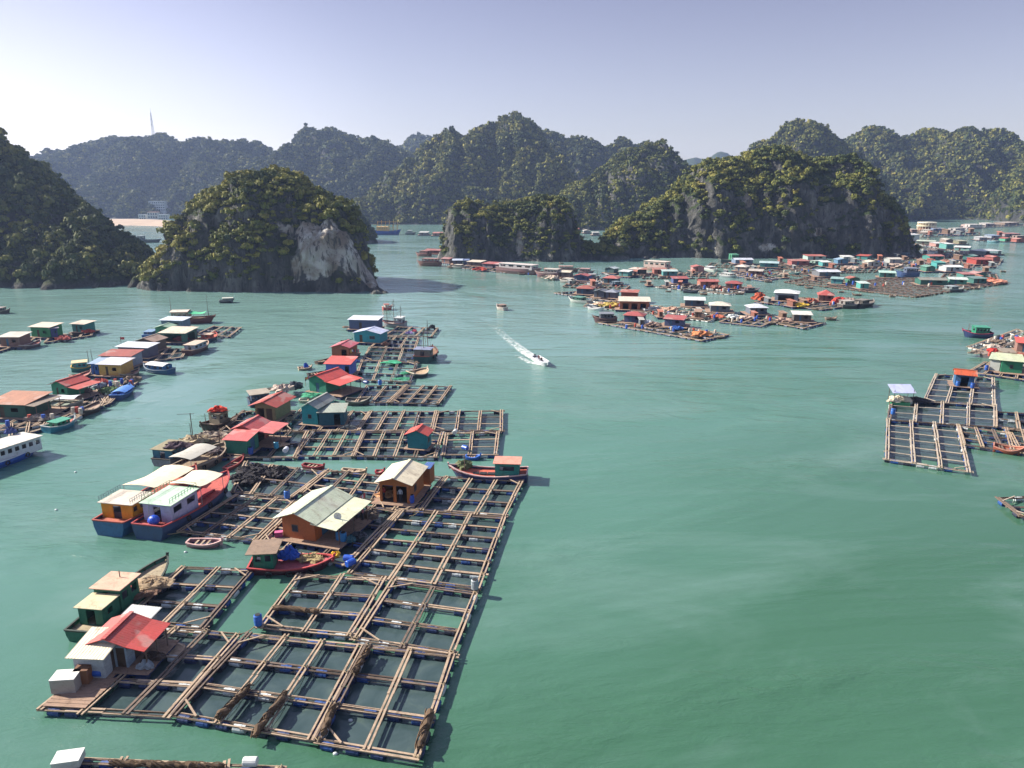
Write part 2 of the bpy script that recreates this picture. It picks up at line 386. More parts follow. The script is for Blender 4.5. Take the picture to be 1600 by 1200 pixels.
def crown_templates(n_leaf, size, seed, count=5):
    out = []; q = np.random.RandomState(seed)
    for _ in range(count):
        # a lumpy crown: leaf sprays on several overlapping lobes
        lobes = [(np.zeros(3), 1.0)] + [(np.append(q.uniform(-.6, .6, 2), q.uniform(-.1, .45)), q.uniform(.45, .7)) for _ in range(4)]
        P_ = []; N_ = []
        for i in range(n_leaf):
            c, r = lobes[i % len(lobes)]
            d = q.normal(size=3); d[2] = abs(d[2])*0.9-0.15; d /= np.linalg.norm(d)
            P_.append(c + d*r*q.uniform(0.75, 1.05)*np.array([1, 1, 0.8])); nn = d + q.normal(size=3)*0.26; N_.append(nn/np.linalg.norm(nn))
        P_ = np.array(P_); N_ = np.array(N_)
        t = np.cross(N_, q.normal(size=(n_leaf, 3))); t /= np.linalg.norm(t, axis=1)[:, None]; b = np.cross(N_, t)
        s = size*q.uniform(0.7, 1.4, (n_leaf, 1))
        V = np.stack([P_-t*s-b*s*0.6, P_+t*s-b*s*0.7, P_+t*s*0.8+b*s*0.7, P_-t*s*0.8+b*s*0.6], 1)
        out.append(V.reshape(-1, 3))
    return out
def foliage(label, V, F, br, density, rmin, rmax, n_leaf, size, seed, zmin=3.0, steep=0.30, patch=22.0, keep=0.25, bias=0.0, front_only=True):
    q = np.random.RandomState(seed); fs_ = 0.80 if n_leaf > 60 else 0.68; rmin *= fs_; rmax *= fs_; density /= fs_**2*0.95
    A = V[F[:, 0]]; B = V[F[:, 1]]; C = V[F[:, 2]]; D = V[F[:, 3]]
    n = np.cross(C-A, D-B); ar = np.linalg.norm(n, axis=1)/2; n = n/(2*ar[:, None]+1e-9)
    cz = (A+C)[:, 2]/2; cen = (A+C)/2
    pn = fbm(cen[:, 0]/patch, cen[:, 1]/patch, cen[:, 2]/patch, 4, seed+2)
    wgt = ar*np.clip((n[:, 2]-steep+pn*0.5)*2.5, 0, 1)*np.clip((pn+0.75)*1.6, keep, 1)*(cz > zmin)*(br[F].mean(1) < 0.5)
    if front_only:     # the far slope, which nothing shows, stays bare
        facing = (n*(np.array([0, 0, CAM_Z])-cen)).sum(1)/np.linalg.norm(cen, axis=1)
        wgt = wgt*(facing > -0.25)
    N = int(wgt.sum()*density*1.15)
    idx = q.choice(len(F), N, p=wgt/wgt.sum())
    a, b = q.rand(N, 1), q.rand(N, 1)
    base = A[idx]*(1-a)*(1-b)+B[idx]*a*(1-b)+C[idx]*a*b+D[idx]*(1-a)*b
    rad = rmin*0.6+(rmax*1.2-rmin*0.6)*q.rand(N)**2.4
    T = crown_templates(n_leaf, size, seed); k = q.randint(0, len(T), N); rot = q.rand(N)*6.283
    tv = np.stack(T)[k]                                     # N, 4n, 3
    cs, sn = np.cos(rot)[:, None], np.sin(rot)[:, None]
    x = tv[:, :, 0]*cs-tv[:, :, 1]*sn; y = tv[:, :, 0]*sn+tv[:, :, 1]*cs; z = tv[:, :, 2]*q.uniform(0.8, 1.35, (N, 1))
    lean = n[idx]*0.35
    W = np.stack([x, y, z+0.15], -1)*rad[:, None, None] + (base+lean*rad[:, None])[:, None, :]
    tint = np.clip(0.40+bias+0.30*fbm(base[:, 0]/14, base[:, 1]/14, base[:, 2]/14, 3, seed+7)+q.normal(size=N)*0.10, 0, 1)
    ti = np.clip(np.repeat(tint, n_leaf*4)+np.repeat(q.normal(size=N*n_leaf)*0.05, 4), 0, 1)
    nq = N*n_leaf; FF = np.arange(nq*4).reshape(-1, 4)
    o = np_mesh('foliage', W.reshape(-1, 3), FF, LEAF, {'tint': ti})
    tag(o, label, 'foliage', None, 'stuff'); return o, N

def px(lst, Y): return [(u, v, Y) if not isinstance(Y, list) else (u, v, y) for (u, v), y in zip(lst, Y if isinstance(Y, list) else [Y]*len(lst))]
# -- near island between the two channels
c = [(226,430,281),(240,402,283),(256,376,286),(280,342,290),(300,316,293),(332,298,295),(344,288,296),(368,286,297),(388,269,298),(424,264,298),(452,269,297),(474,290,295),(496,293,293),(522,310,290),(536,334,287),(548,368,283),(560,398,278),(580,430,272),(594,456,266)]
o, V, F, br = hill('steep limestone island with a pale cliff face, nearest to the channel', c, (-190, -38, 232, 345), 0.7, 34, 34, 3.2, 0.20, 20, 0.10, 1, lat=2.7, drop=3.5,
    bare=[(497,350,262,9,9),(505,388,262,6,9),(446,352,262,7,4),(468,375,262,4,5),(478,405,262,4,9),(535,372,262,3.5,8),(560,420,262,3,5),(455,425,262,2,5),(575,440,262,3,3),(540,400,262,2.5,8)])
foliage('trees and bushes growing on the near limestone island', V, F, br, 0.55, 0.7, 2.5, 70, 0.21, 2, 3.0, 0.30, 14, 0.10, 0.18)
# -- dark hill at the left edge
c = [(-620,210,330),(-420,150,345),(-220,140,350),(-80,168,348),(0,198,342),(12,212,340),(40,238,336),(64,258,333),(96,286,328),(122,312,320),(148,328,312),(160,350,308),(184,382,301),(198,396,298),(222,408,292),(248,430,288)]
o, V, F, br = hill('dark wooded hill at the left edge', c, (-560, -128, 225, 470), 1.3, 88, 90, 1.25, 0.16, 34, 0.13, 4, ROCK_FAR, drop=5.5, lat=5.0)
foliage('dense trees covering the dark hill at the left edge', V, F, br, 0.16, 1.2, 3.2, 44, 0.26, 5, 3.0, -0.1, 30, 0.7, 0.05)
# -- centre island
c = [(686,398,400),(692,385,402),(702,362,406),(714,322,410),(732,318,413),(765,321,415),(794,318,416),(823,314,416),(848,307,415),(861,305,414),(877,315,412),(888,337,410),(902,369,407),(917,380,405),(946,385,404),(975,396,404)]
o, V, F, br = hill('squat flat-topped limestone island in the middle', c, (-62, 85, 362, 460), 0.8, 30, 34, 2.3, 0.24, 15, 0.24, 7, drop=1.5, bare=[(812,378,392,2,7)])
foliage('bushes growing on the squat middle island', V, F, br, 0.42, 0.7, 2.4, 50, 0.24, 8, 3.0, 0.44, 14, 0.08, 0.1)
# -- large right island
c = [(938,392,415),(950,372,420),(975,345,428),(1000,333,436),(1022,318,442),(1049,303,447),(1075,277,450),(1101,256,452),(1127,254,453),(1161,253,454),(1180,241,455),(1202,235,456),(1232,239,456),(1262,259,455),(1289,252,455),(1319,246,454),(1330,261,452),(1340,276,450),(1360,303,446),(1375,310,442),(1390,333,437),(1405,358,430),(1430,390,420)]
o, V, F, br = hill('long high limestone island with a dark cliff behind the far village', c, (45, 290, 372, 530), 1.0, 52, 50, 2.3, 0.22, 22, 0.20, 12, drop=2.0,
    bare=[(1195,295,410,4,3),(1178,312,410,2,4),(1245,302,410,2,3),(1205,388,405,5,2),(1290,365,405,3,3)])
foliage('trees and bushes growing on the long right-hand island', V, F, br, 0.30, 0.9, 3.2, 50, 0.24, 13, 3.0, 0.44, 20, 0.08, 0.1)
# -- islet behind the near island
c = [(520,322,545),(540,326,545),(556,332,544),(572,354,540),(588,380,530)]
o, V, F, br = hill('small dark islet just behind the near island', c, (-165, -90, 480, 600), 1.2, 34, 34, 2.8, 0.2, 18, 0.1, 17)
foliage('bushes on the small islet behind the near island', V, F, br, 0.28, 1.0, 2.8, 24, 0.34, 18, 3.0, 0.2, 20, 0.4)
# -- pointed hill with a grey cliff, behind the middle island
c = [(840,350,735),(862,322,745),(888,300,755),(915,282,762),(939,263,768),(960,246,772),(986,232,775),(1010,228,775),(1033,223,772),(1047,234,768),(1062,253,762),(1075,270,755),(1095,310,748),(1110,340,740)]
o, V, F, br = hill('pointed wooded hill with a grey cliff behind the middle island', c, (0, 255, 650, 880), 1.6, 78, 70, 1.9, 0.2, 36, 0.3, 21, bare=[])
foliage('woods on the pointed hill behind the middle island', V, F, br, 0.14, 1.4, 3.8, 20, 0.36, 22, 3.0, 0.15, 34, 0.25, 0.08)
# -- broad central mountain
c = [(520,352,850),(547,322,870),(562,298,885),(590,280,900),(612,267,915),(641,239,930),(667,217,940),(685,208,945),(728,205,950),(757,197,950),(779,205,948),(786,192,946),(805,183,945),(830,195,944),(841,211,942),(858,230,940),(880,262,930),(900,290,920),(930,320,910)]
e1 = [(735,203,950),(720,250,905),(700,290,870),(690,330,840)]; e2 = [(805,190,945),(812,250,900),(830,290,870),(860,320,840)]; e3 = [(640,240,930),(625,290,890),(618,325,850)]
e4 = [(770,270,900),(765,300,870),(760,330,835)]
o, V, F, br = hill('broad wooded mountain in the centre with a knobbed summit', c, (-330, 160, 745, 1120), 2.2, 120, 110, 1.25, 0.22, 55, 0.42, 25, ROCK_FAR, drop=14.0,
    extra=[(e1, 60, 60, 1.3), (e2, 60, 60, 1.3), (e3, 60, 60, 1.3), (e4, 50, 50, 1.3)])
foliage('woods covering the broad central mountain', V, F, br, 0.085, 1.8, 4.4, 17, 0.40, 26, 2.0, -0.05, 45, 0.55, 0.10)
c = [(820,225,1180),(841,205,1180),(855,202,1180),(873,211,1180),(884,218,1175),(910,218,1175),(931,222,1175),(946,233,1170),(960,229,1170),(975,220,1170),(989,227,1170),(1008,224,1170),(1050,250,1160),(1080,280,1150)]
o, V, F, br = hill('row of low wooded humps behind the central mountain', c, (-60, 380, 1010, 1320), 3.2, 130, 100, 1.3, 0.2, 60, 0.22, 29, ROCK_FAR)
foliage('woods on the humps behind the central mountain', V, F, br, 0.05, 2.2, 4.8, 13, 0.46, 30, 2.0, -0.05, 45, 0.6)
# -- long ridge above the beach
c = [(-120,262,1330),(0,256,1330),(66,250,1330),(86,237,1330),(120,223,1330),(148,216,1330),(176,215,1330),(196,222,1328),(212,214,1325),(240,209,1325),(260,213,1325),(280,222,1320),(304,220,1320),(332,226,1315),(360,220,1310),(380,217,1305),(400,223,1300),(424,234,1295),(452,227,1290),(476,222,1290),(492,206,1290),(520,201,1290),(544,208,1290),(568,220,1285),(592,221,1280),(616,228,1280),(640,236,1280),(700,250,1280)]
s1 = [(285,276,1120),(310,282,1110),(340,290,1090)]; s2 = [(100,300,1100),(140,288,1110),(175,284,1110),(210,292,1100),(230,310,1080)]; s3 = [(395,245,1200),(380,262,1150),(350,282,1100)]; s4 = [(560,235,1230),(590,262,1160),(600,290,1090)]; s5 = [(450,240,1240),(470,280,1150),(480,310,1070)]
o, V, F, br = hill('long blue wooded ridge above the beach', c, (-1100, -80, 985, 1500), 3.6, 260, 150, 1.3, 0.2, 70, 0.42, 33, ROCK_FAR, drop=13.0,
    extra=[(s1, 75, 70, 1.5), (s2, 90, 80, 1.4), (s3, 80, 80, 1.4), (s4, 90, 90, 1.4), (s5, 80, 80, 1.4)])
foliage('woods covering the long ridge above the beach', V, F, br, 0.045, 2.2, 5.0, 13, 0.46, 34, 2.0, -0.2, 60, 0.7)
c = [(600,240,1700),(635,222,1700),(645,211,1700),(663,211,1700),(700,225,1700),(760,250,1700)]
o, V, F, br = hill('blue knoll peeping over the saddle', c, (-380, 20, 1550, 1850), 5, 120, 100, 1.6, 0.2, 60, 0.1, 37, ROCK_FAR)
foliage('woods on the knoll behind the saddle', V, F, br, 0.03, 2.5, 5.0, 10, 0.5, 38, 2.0, -0.2, 60, 0.7)
# -- right-hand mountains
c = [(1120,300,960),(1150,262,975),(1170,243,985),(1184,225,990),(1210,214,995),(1225,199,1000),(1244,189,1000),(1262,195,1000),(1285,208,1000),(1300,225,1000),(1330,250,990),(1370,285,975)]
o, V, F, br = hill('round-topped mountain rising behind the long right-hand island', c, (260, 620, 860, 1150), 2.6, 105, 90, 1.4, 0.2, 46, 0.34, 41, ROCK_FAR)
foliage('woods on the round-topped mountain', V, F, br, 0.07, 1.9, 4.4, 15, 0.42, 42, 2.0, -0.05, 45, 0.55, 0.1)
c = [(1290,240,1180),(1319,229,1180),(1330,219,1180),(1349,209,1180),(1367,206,1180),(1386,212,1180),(1401,222,1175),(1420,215,1175),(1450,212,1175),(1480,210,1170),(1514,208,1165),(1544,212,1160),(1562,215,1160),(1574,225,1155),(1600,232,1150),(1680,228,1150),(1800,250,1150),(1950,270,1150)]
r1 = [(1367,210,1170),(1375,260,1100),(1385,300,1030),(1390,330,980)]; r2 = [(1480,214,1160),(1462,262,1080),(1445,290,1020),(1438,315,980)]; r3 = [(1590,235,1130),(1592,262,1030),(1586,285,960),(1600,310,900)]; r4 = [(1530,225,1150),(1535,262,1080),(1545,300,1000)]
o, V, F, br = hill('long wooded mountain wall across the right background', c, (440, 1330, 850, 1330), 3.0, 190, 110, 1.3, 0.2, 55, 0.38, 45, ROCK_FAR, drop=8.0,
    extra=[(r1, 75, 70, 1.3), (r2, 70, 70, 1.3), (r3, 70, 80, 1.8), (r4, 60, 60, 1.3)], bare=[(1578,310,900,6,20)])
foliage('woods covering the mountain wall on the right', V, F, br, 0.055, 2.0, 4.8, 14, 0.44, 46, 2.0, -0.05, 55, 0.6, 0.1)
c = [(1020,262,2700),(1066,254,2700),(1084,243,2700),(1102,247,2700),(1116,237,2700),(1131,236,2700),(1157,243,2700),(1200,262,2700)]
o, V, F, br = hill('faint blue hill far away in the gap', c, (480, 1100, 2500, 2900), 9, 160, 150, 1.4, 0.2, 90, 0.12, 51, ROCK_FAR)

# ---------------------------------------------------------------- the air of the bay
hm, hn, hb, hout = new_mat('bay_air'); hn.nodes.remove(hb)
pv = hn.nodes.new('ShaderNodeVolumePrincipled'); pv.inputs['Color'].default_value = (0.46, 0.62, 1.0, 1)
pv.inputs['Density'].default_value = 0.00014; pv.inputs['Anisotropy'].default_value = 0.3
hn.links.new(pv.outputs[0], hout.inputs['Volume'])
hz = MB().box(-2700, -260, -12, 2700, 3400, 205).build('haze', hm)
tag(hz, 'thin blue haze lying over the bay', 'haze', None, 'stuff')

# ================================================================ KIT: rafts, houses, boats
C_PLANK = paint('#aa957f', 0.85, 0.9, None, 0.0, 'x'); C_PLANK2 = paint('#6f5f54', 0.9, 0.9, None, 0.0, 'x')
C_POLE = paint('#a58d72', 0.85, 0.6); C_DARKWOOD = paint('#4a3b30', 0.9, 0.6); C_DECK = paint('#9a7f6c', 0.9, 0.8, None, 0.0, 'x')
C_BLUE = paint('#1f4888', 0.5, 0.6); C_BLUE2 = paint('#162f5e', 0.55, 0.7); C_WHITE = paint('#b9c2c4', 0.5, 0.5); C_NAVY = paint('#1c2438', 0.6, 0.5)
C_TEAL = paint('#1f7f93', 0.5, 0.4); C_BLACK = paint('#15161a', 0.7, 0.3); C_NET = paint('#4f4032', 1.0, 0.8); C_GREENNET = paint('#1f7a55', 0.9, 0.6)
C_STEEL = paint('#9aa0a0', 0.5, 0.5); C_ROPE = paint('#8d7f66', 0.95, 0.4); C_RED = paint('#b02f2c', 0.6, 0.4); C_TARP = paint('#3a4f86', 0.7, 0.4)
C_SKIN = (0.42, 0.25, 0.17)
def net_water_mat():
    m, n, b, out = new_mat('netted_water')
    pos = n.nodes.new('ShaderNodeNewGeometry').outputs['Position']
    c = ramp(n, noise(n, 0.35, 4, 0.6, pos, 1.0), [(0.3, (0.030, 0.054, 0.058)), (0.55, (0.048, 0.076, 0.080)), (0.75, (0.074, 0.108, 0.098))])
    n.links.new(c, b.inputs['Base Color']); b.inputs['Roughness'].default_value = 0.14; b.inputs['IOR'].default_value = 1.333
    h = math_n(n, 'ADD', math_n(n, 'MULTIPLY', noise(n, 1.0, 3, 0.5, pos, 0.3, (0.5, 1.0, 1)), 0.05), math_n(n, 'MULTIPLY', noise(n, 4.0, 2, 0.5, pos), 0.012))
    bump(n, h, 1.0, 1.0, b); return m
NETWATER = net_water_mat()

def drum_src():
    out = []
    for mt in (C_BLUE, C_WHITE, C_NAVY, C_BLUE2):
        m = MB(); L = 0.92; r = 0.29
        m.tube([(-L/2, 0, 0), (-L/2+0.03, 0, 0), (-0.16, 0, 0), (-0.15, 0, 0), (0.15, 0, 0), (0.16, 0, 0), (L/2-0.03, 0, 0), (L/2, 0, 0)],
               [r*0.9, r, r, r*1.06, r*1.06, r, r, r*0.9], 12)
        o = m.build('float_drum', mt, None, False); col.objects.unlink(o); out.append(o)
    return out
DRUMS = drum_src()
DECK_Z = 0.60

def raft(label, q, nu, nv, group='fish rafts of the near cluster', detail=2, us=None, vs=None, nets=True, pair=0.5, thick='u', sag=0.0, deck=(), braces=True, floats='v', seed=0, wood=None):
    """floating cage frame. q = near-left, near-right, far-right, far-left corners in the photo; nu columns, nv rows"""
    rq = random.Random(seed+len(label)); c4 = [G(*p, DECK_Z) for p in q]
    org = Vector((c4[0].x, c4[0].y, 0)); ex = (c4[1]-c4[0]); rz = math.atan2(ex.y, ex.x)
    inv = Matrix.Rotation(-rz, 4, 'Z')
    L4 = [inv @ (Vector((c.x, c.y, 0))-org) for c in c4]
    def B(s, t, z=0.0):
        p = L4[0]*(1-s)*(1-t)+L4[1]*s*(1-t)+L4[2]*s*t+L4[3]*(1-s)*t
        return Vector((p.x, p.y, z))
    root = empty('fish_raft', org, rz, label, 'raft', group)
    us = us or [i/nu for i in range(nu+1)]; vs = vs or [i/nv for i in range(nv+1)]
    wood = wood or C_PLANK
    def plank_line(a, b, dbl, w=0.17, over=0.55):
        m = MB(); d = (b-a).normalized(); nrm = Vector((-d.y, d.x, 0)); a2 = a-d*over*rq.random(); b2 = b+d*over*rq.random()
        ln = (b2-a2).length; k = max(1, int(ln/4.2)); off = (0.17, -0.17) if dbl else (0.0,)
        for of in off:
            for i in range(k):
                p0 = a2+(b2-a2)*(i/k)+nrm*(of+rq.uniform(-.04, .04)); p1 = a2+(b2-a2)*((i+1)/k+0.004)+nrm*(of+rq.uniform(-.04, .04))
                zz = DECK_Z-0.05+0.012*(i % 2)+rq.uniform(-.01, .01)
                m.bar(p0+Vector((0, 0, zz)), p1+Vector((0, 0, zz+rq.uniform(-.05, .05))), (w if dbl else w*1.5)*rq.uniform(.65, 1.25), 0.09)
        return m
    lines_u, lines_v = [], []
    fr = MB(); lines = []
    for s in us:                       # lines running away from us
        lines.append((B(s, 0), B(s, 1), 'u', s in (us[0], us[-1])))
    for t in vs:
        lines.append((B(0, t), B(1, t), 'v', t in (vs[0], vs[-1])))
    pieces = []
    for a, b, kind, edge in lines:
        dbl = (kind in thick) or edge
        m = plank_line(a, b, dbl)
        z0 = 0.0 if kind == 'u' else -0.10
        if z0: m.v = [(x, y, z+z0) for x, y, z in m.v]
        if detail >= 2: m.build('walkway', wood if rq.random() < 0.68 else C_PLANK2, root)
        else: fr.v, o_ = fr.v, len(fr.v); fr.add(m.v, m.f)
    # dark bearers and float drums beneath
    br_ = MB(); nd = 0; tiny = MB(); cand = []
    for a, b, kind, edge in lines:
        if not (kind in floats or edge): continue
        ln = (b-a).length; d = (b-a)/ln; k = max(2, int(ln/1.42)); ang = math.atan2(d.y, d.x)
        nrm = Vector((-d.y, d.x, 0))
        for of in (0.16, -0.16): br_.bar(a+nrm*of+Vector((0, 0, 0.46)), b+nrm*of+Vector((0, 0, 0.46)), 0.08, 0.10)
        for i in range(k):
            if rq.random() < 0.10: continue
            p = a+d*ln*((i+0.5)/k+rq.uniform(-.02, .02)); cand.append((p, ang+rq.uniform(-.08, .08), rq.choice((0, 0, 3, 3, 1, 1, 2, 3, 2))))
    if detail >= 2:
        for k2, (p, ang, c_) in enumerate(cand):
            if k2 < 100: put(DRUMS[c_], root, (p.x, p.y, 0.20+rq.uniform(-.03, .03)), (rq.uniform(0, 3), 0, ang))
            else:
                x = Vector((math.cos(ang), math.sin(ang), 0))*0.46; tiny.tube([p+Vector((0, 0, 0.2))-x, p+Vector((0, 0, 0.2))+x], 0.29, 8)
        if tiny.v: tag(tiny.build('float_drum', C_BLUE2, root), kind='stuff')
    else:
        for p, ang, c_ in cand:
            x = Vector((math.cos(ang), math.sin(ang), 0))*0.46; tiny.tube([p+Vector((0, 0, 0.2))-x, p+Vector((0, 0, 0.2))+x], 0.29, 6)
        if tiny.v: tiny.build('floats', (C_BLUE2 if rq.random() < 0.6 else C_WHITE) if wood is C_PLANK else C_DARKWOOD, root)
    if detail >= 2: br_.build('bearer', C_DARKWOOD, root)
    else: fr.build('frame', wood, root)
    if nets:
        nm = MB(); e = 0.35
        cu = [us[0], us[-1]]
        for i in range(len(us)-1):
            for j in range(len(vs)-1):
                if (i, j) in deck or rq.random() < (0.08 if nets is True else 0): continue
                p = [B(us[i], vs[j], .012), B(us[i+1], vs[j], .012), B(us[i+1], vs[j+1], .012), B(us[i], vs[j+1], .012)]
                nm.add(p, [(0, 1, 2, 3)])
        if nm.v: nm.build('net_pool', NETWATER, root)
        if detail >= 2:      # rim of each net, hung from the planks
            nt_ = MB()
            for i in range(len(us)-1):
                for j in range(len(vs)-1):
                    if rq.random() < 0.25: continue
                    p = [B(us[i], vs[j]), B(us[i+1], vs[j]), B(us[i+1], vs[j+1]), B(us[i], vs[j+1])]; c = sum(p, Vector())/4
                    for k3 in range(4):
                        a = p[k3]+(c-p[k3]).normalized()*0.42; b = p[(k3+1) % 4]+(c-p[(k3+1) % 4]).normalized()*0.42
                        mid = (a+b)/2; nt_.tube([a+Vector((0, 0, 0.33)), mid+Vector((0, 0, 0.10+rq.uniform(0, .1))), b+Vector((0, 0, 0.33))], 0.022, 4)
            if nt_.v: nt_.build('net_rim', C_BLACK, root)
    dk = MB()
    for (i, j) in deck:
        a, b, c, d = B(us[i], vs[j]), B(us[i+1], vs[j]), B(us[i+1], vs[j+1]), B(us[i], vs[j+1])
        k = max(3, int((d-a).length/0.34))
        for r_ in range(k):
            t0, t1 = (r_+0.06)/k, (r_+0.94)/k
            p0 = a.lerp(d, (t0+t1)/2); p1 = b.lerp(c, (t0+t1)/2); z = DECK_Z+0.05+rq.uniform(-.012, .012)
            dk.bar(p0+Vector((0, 0, z)), p1+Vector((0, 0, z)), (d-a).length/k*0.9, 0.05)
    if dk.v: dk.build('deck', C_DECK, root)
    if braces and detail >= 2:
        for (s, t, ds, dt) in ((0, 0, .5/nu, .42/nv), (1, 0, -.5/nu, .42/nv), (1, 1, -.5/nu, -.42/nv), (0, 1, .5/nu, -.42/nv)):
            if rq.random() < 0.45: continue
            a = B(s+ds, t, DECK_Z+0.05); b = B(s, t+dt, DECK_Z+0.06); MB().bar(a, b, 0.13, 0.07).build('brace', wood, root)
        lp = MB()
        for s in us:
            for t in vs:
                if rq.random() < 0.5:
                    p = B(s, t, DECK_Z); lp.tube([p+Vector((-.2, .1, .04)), p+Vector((.18, -.16, .05)), p+Vector((.1, .2, .05))], 0.035, 5)
        if lp.v: lp.build('rope', C_ROPE, root)
    root['_deck'] = DECK_Z
    return root

def deckslab(root, x0, y0, x1, y1, z=DECK_Z+0.06, mat=None, rq=rng, along='x'):
    m = MB(); n = max(2, int((y1-y0 if along == 'x' else x1-x0)/0.36))
    for i in range(n):
        a = i/n; b = (i+0.93)/n; e = rq.uniform(-.12, .12); zz = z+rq.uniform(-.01, .01)
        if along == 'x': m.box(x0+e, y0+(y1-y0)*a, zz-0.05, x1+e*0.5, y0+(y1-y0)*b, zz)
        else: m.box(x0+(x1-x0)*a, y0+e, zz-0.05, x0+(x1-x0)*b, y1+e*0.5, zz)
    return m.build('deck', mat or C_DECK, root)

def roof_mesh(kind, x0, y0, x1, y1, ze, zr, over=0.35, ridge='y', th=0.05, sag=0.0):
    """gable, mono or hip roof of thin sheet with real thickness"""
    m = MB(); x0 -= over; x1 += over; y0 -= over; y1 += over; cx, cy = (x0+x1)/2, (y0+y1)/2
    def slab(a, b, c, d):
        vs = [Vector(p) for p in (a, b, c, d)]; m.add([v for v in vs]+[v-Vector((0, 0, th)) for v in vs],
            [(0,1,2,3),(7,6,5,4),(0,4,5,1),(1,5,6,2),(2,6,7,3),(3,7,4,0)])
    if kind == 'gable':
        if ridge == 'y':
            slab((x0,y0,ze),(cx,y0,zr),(cx,y1,zr),(x0,y1,ze)); slab((cx,y0,zr+.004),(x1,y0,ze),(x1,y1,ze),(cx,y1,zr+.004))
            m.bar((cx,y0-.02,zr+.03),(cx,y1+.02,zr+.03),0.34,0.05)
        else:
            slab((x0,y0,ze),(x1,y0,ze),(x1,cy,zr),(x0,cy,zr)); slab((x0,cy,zr+.004),(x1,cy,zr+.004),(x1,y1,ze),(x0,y1,ze))
            m.bar((x0-.02,cy,zr+.03),(x1+.02,cy,zr+.03),0.34,0.05)
    elif kind == 'mono':        # ridge = the side that stands high: 'y' far, '-y' near, 'x' right, '-x' left
        z = {'y': (ze,ze,zr,zr), '-y': (zr,zr,ze,ze), 'x': (ze,zr,zr,ze), '-x': (zr,ze,ze,zr)}[ridge]
        slab((x0,y0,z[0]),(x1,y0,z[1]),(x1,y1,z[2]),(x0,y1,z[3]))
    else:
        h = min(x1-x0, y1-y0)/2*0.9
        r0, r1 = ((x0+h, cy), (x1-h, cy)) if x1-x0 > y1-y0 else ((cx, y0+h), (cx, y1-h))
        A, B_, C, D = (x0,y0,ze),(x1,y0,ze),(x1,y1,ze),(x0,y1,ze); E = (*r0, zr); F_ = (*r1, zr)
        if x1-x0 > y1-y0: fs = [(A,B_,F_,E),(C,D,E,F_)]; tr = [(D,A,E),(B_,C,F_)]
        else: fs = [(B_,C,F_,E),(D,A,E,F_)]; tr = [(A,B_,E),(C,D,F_)]
        for f in fs: slab(*f)
        for t in tr:
            vs = [Vector(p) for p in t]; m.add(vs+[v-Vector((0,0,th)) for v in vs], [(0,1,2),(5,4,3),(0,3,4,1),(1,4,5,2),(2,5,3,0)])
    return m

def wall_mesh(x0, y0, x1, y1, z0, ze, zr, kind, ridge, th=0.09, holes=()):
    """four walls with real thickness, gable ends closed, openings cut as [(side, a, b, z0, z1)] with side in s,n,w,e"""
    m = MB(); cx, cy = (x0+x1)/2, (y0+y1)/2
    def side(name, L):
        hs = sorted([(a*L, b*L, c, d) for (s, a, b, c, d) in holes if s == name])
        boxes = []; cur = 0
        for (a, b, c, d) in hs:
            if a > cur: boxes.append((cur, a, z0, ze))
            if c > 0.02: boxes.append((a, b, z0, z0+c))
            if z0+d < ze: boxes.append((a, b, z0+d, ze))
            cur = b
        boxes.append((cur, L, z0, ze)); return boxes
    for a, b, c, d in side('s', x1-x0): m.box(x0+a, y0, c, x0+b, y0+th, d)
    for a, b, c, d in side('n', x1-x0): m.box(x0+a, y1-th, c, x0+b, y1, d)
    for a, b, c, d in side('w', y1-y0-2*th): m.box(x0, y0+th+a, c, x0+th, y0+th+b, d)
    for a, b, c, d in side('e', y1-y0-2*th): m.box(x1-th, y0+th+a, c, x1, y0+th+b, d)
    e = 0.06
    def tri(p, q_, r_, off):
        vs = [Vector(v) for v in (p, q_, r_)]; o_ = Vector(off); m.add(vs+[v+o_ for v in vs], [(0,1,2),(5,4,3),(0,3,4,1),(1,4,5,2),(2,5,3,0)])
    if kind == 'gable':
        if ridge == 'y':
            tri((x0,y0,ze),(x1,y0,ze),(cx,y0,zr-e),(0,th,0)); tri((x0,y1-th,ze),(x1,y1-th,ze),(cx,y1-th,zr-e),(0,th,0))
        else:
            tri((x0,y0,ze),(x0,y1,ze),(x0,cy,zr-e),(th,0,0)); tri((x1-th,y0,ze),(x1-th,y1,ze),(x1-th,cy,zr-e),(th,0,0))
    elif kind == 'mono':
        if ridge in ('y', '-y'):
            yy = y1 if ridge == 'y' else y0
            tri((x0,y0,ze),(x0,y1,ze),(x0,yy,zr-e),(th,0,0)); tri((x1-th,y0,ze),(x1-th,y1,ze),(x1-th,yy,zr-e),(th,0,0))
            if ridge == 'y': m.box(x0+th, y1-th, ze, x1-th, y1, zr-e)
            else: m.box(x0+th, y0, ze, x1-th, y0+th, zr-e)
        else:
            xx = x1 if ridge == 'x' else x0
            tri((x0,y0,ze),(x1,y0,ze),(xx,y0,zr-e),(0,th,0)); tri((x0,y1-th,ze),(x1,y1-th,ze),(xx,y1-th,zr-e),(0,th,0))
            if ridge == 'x': m.box(x1-th, y0+th, ze, x1, y1-th, zr-e)
            else: m.box(x0, y0+th, ze, x0+th, y1-th, zr-e)
    return m

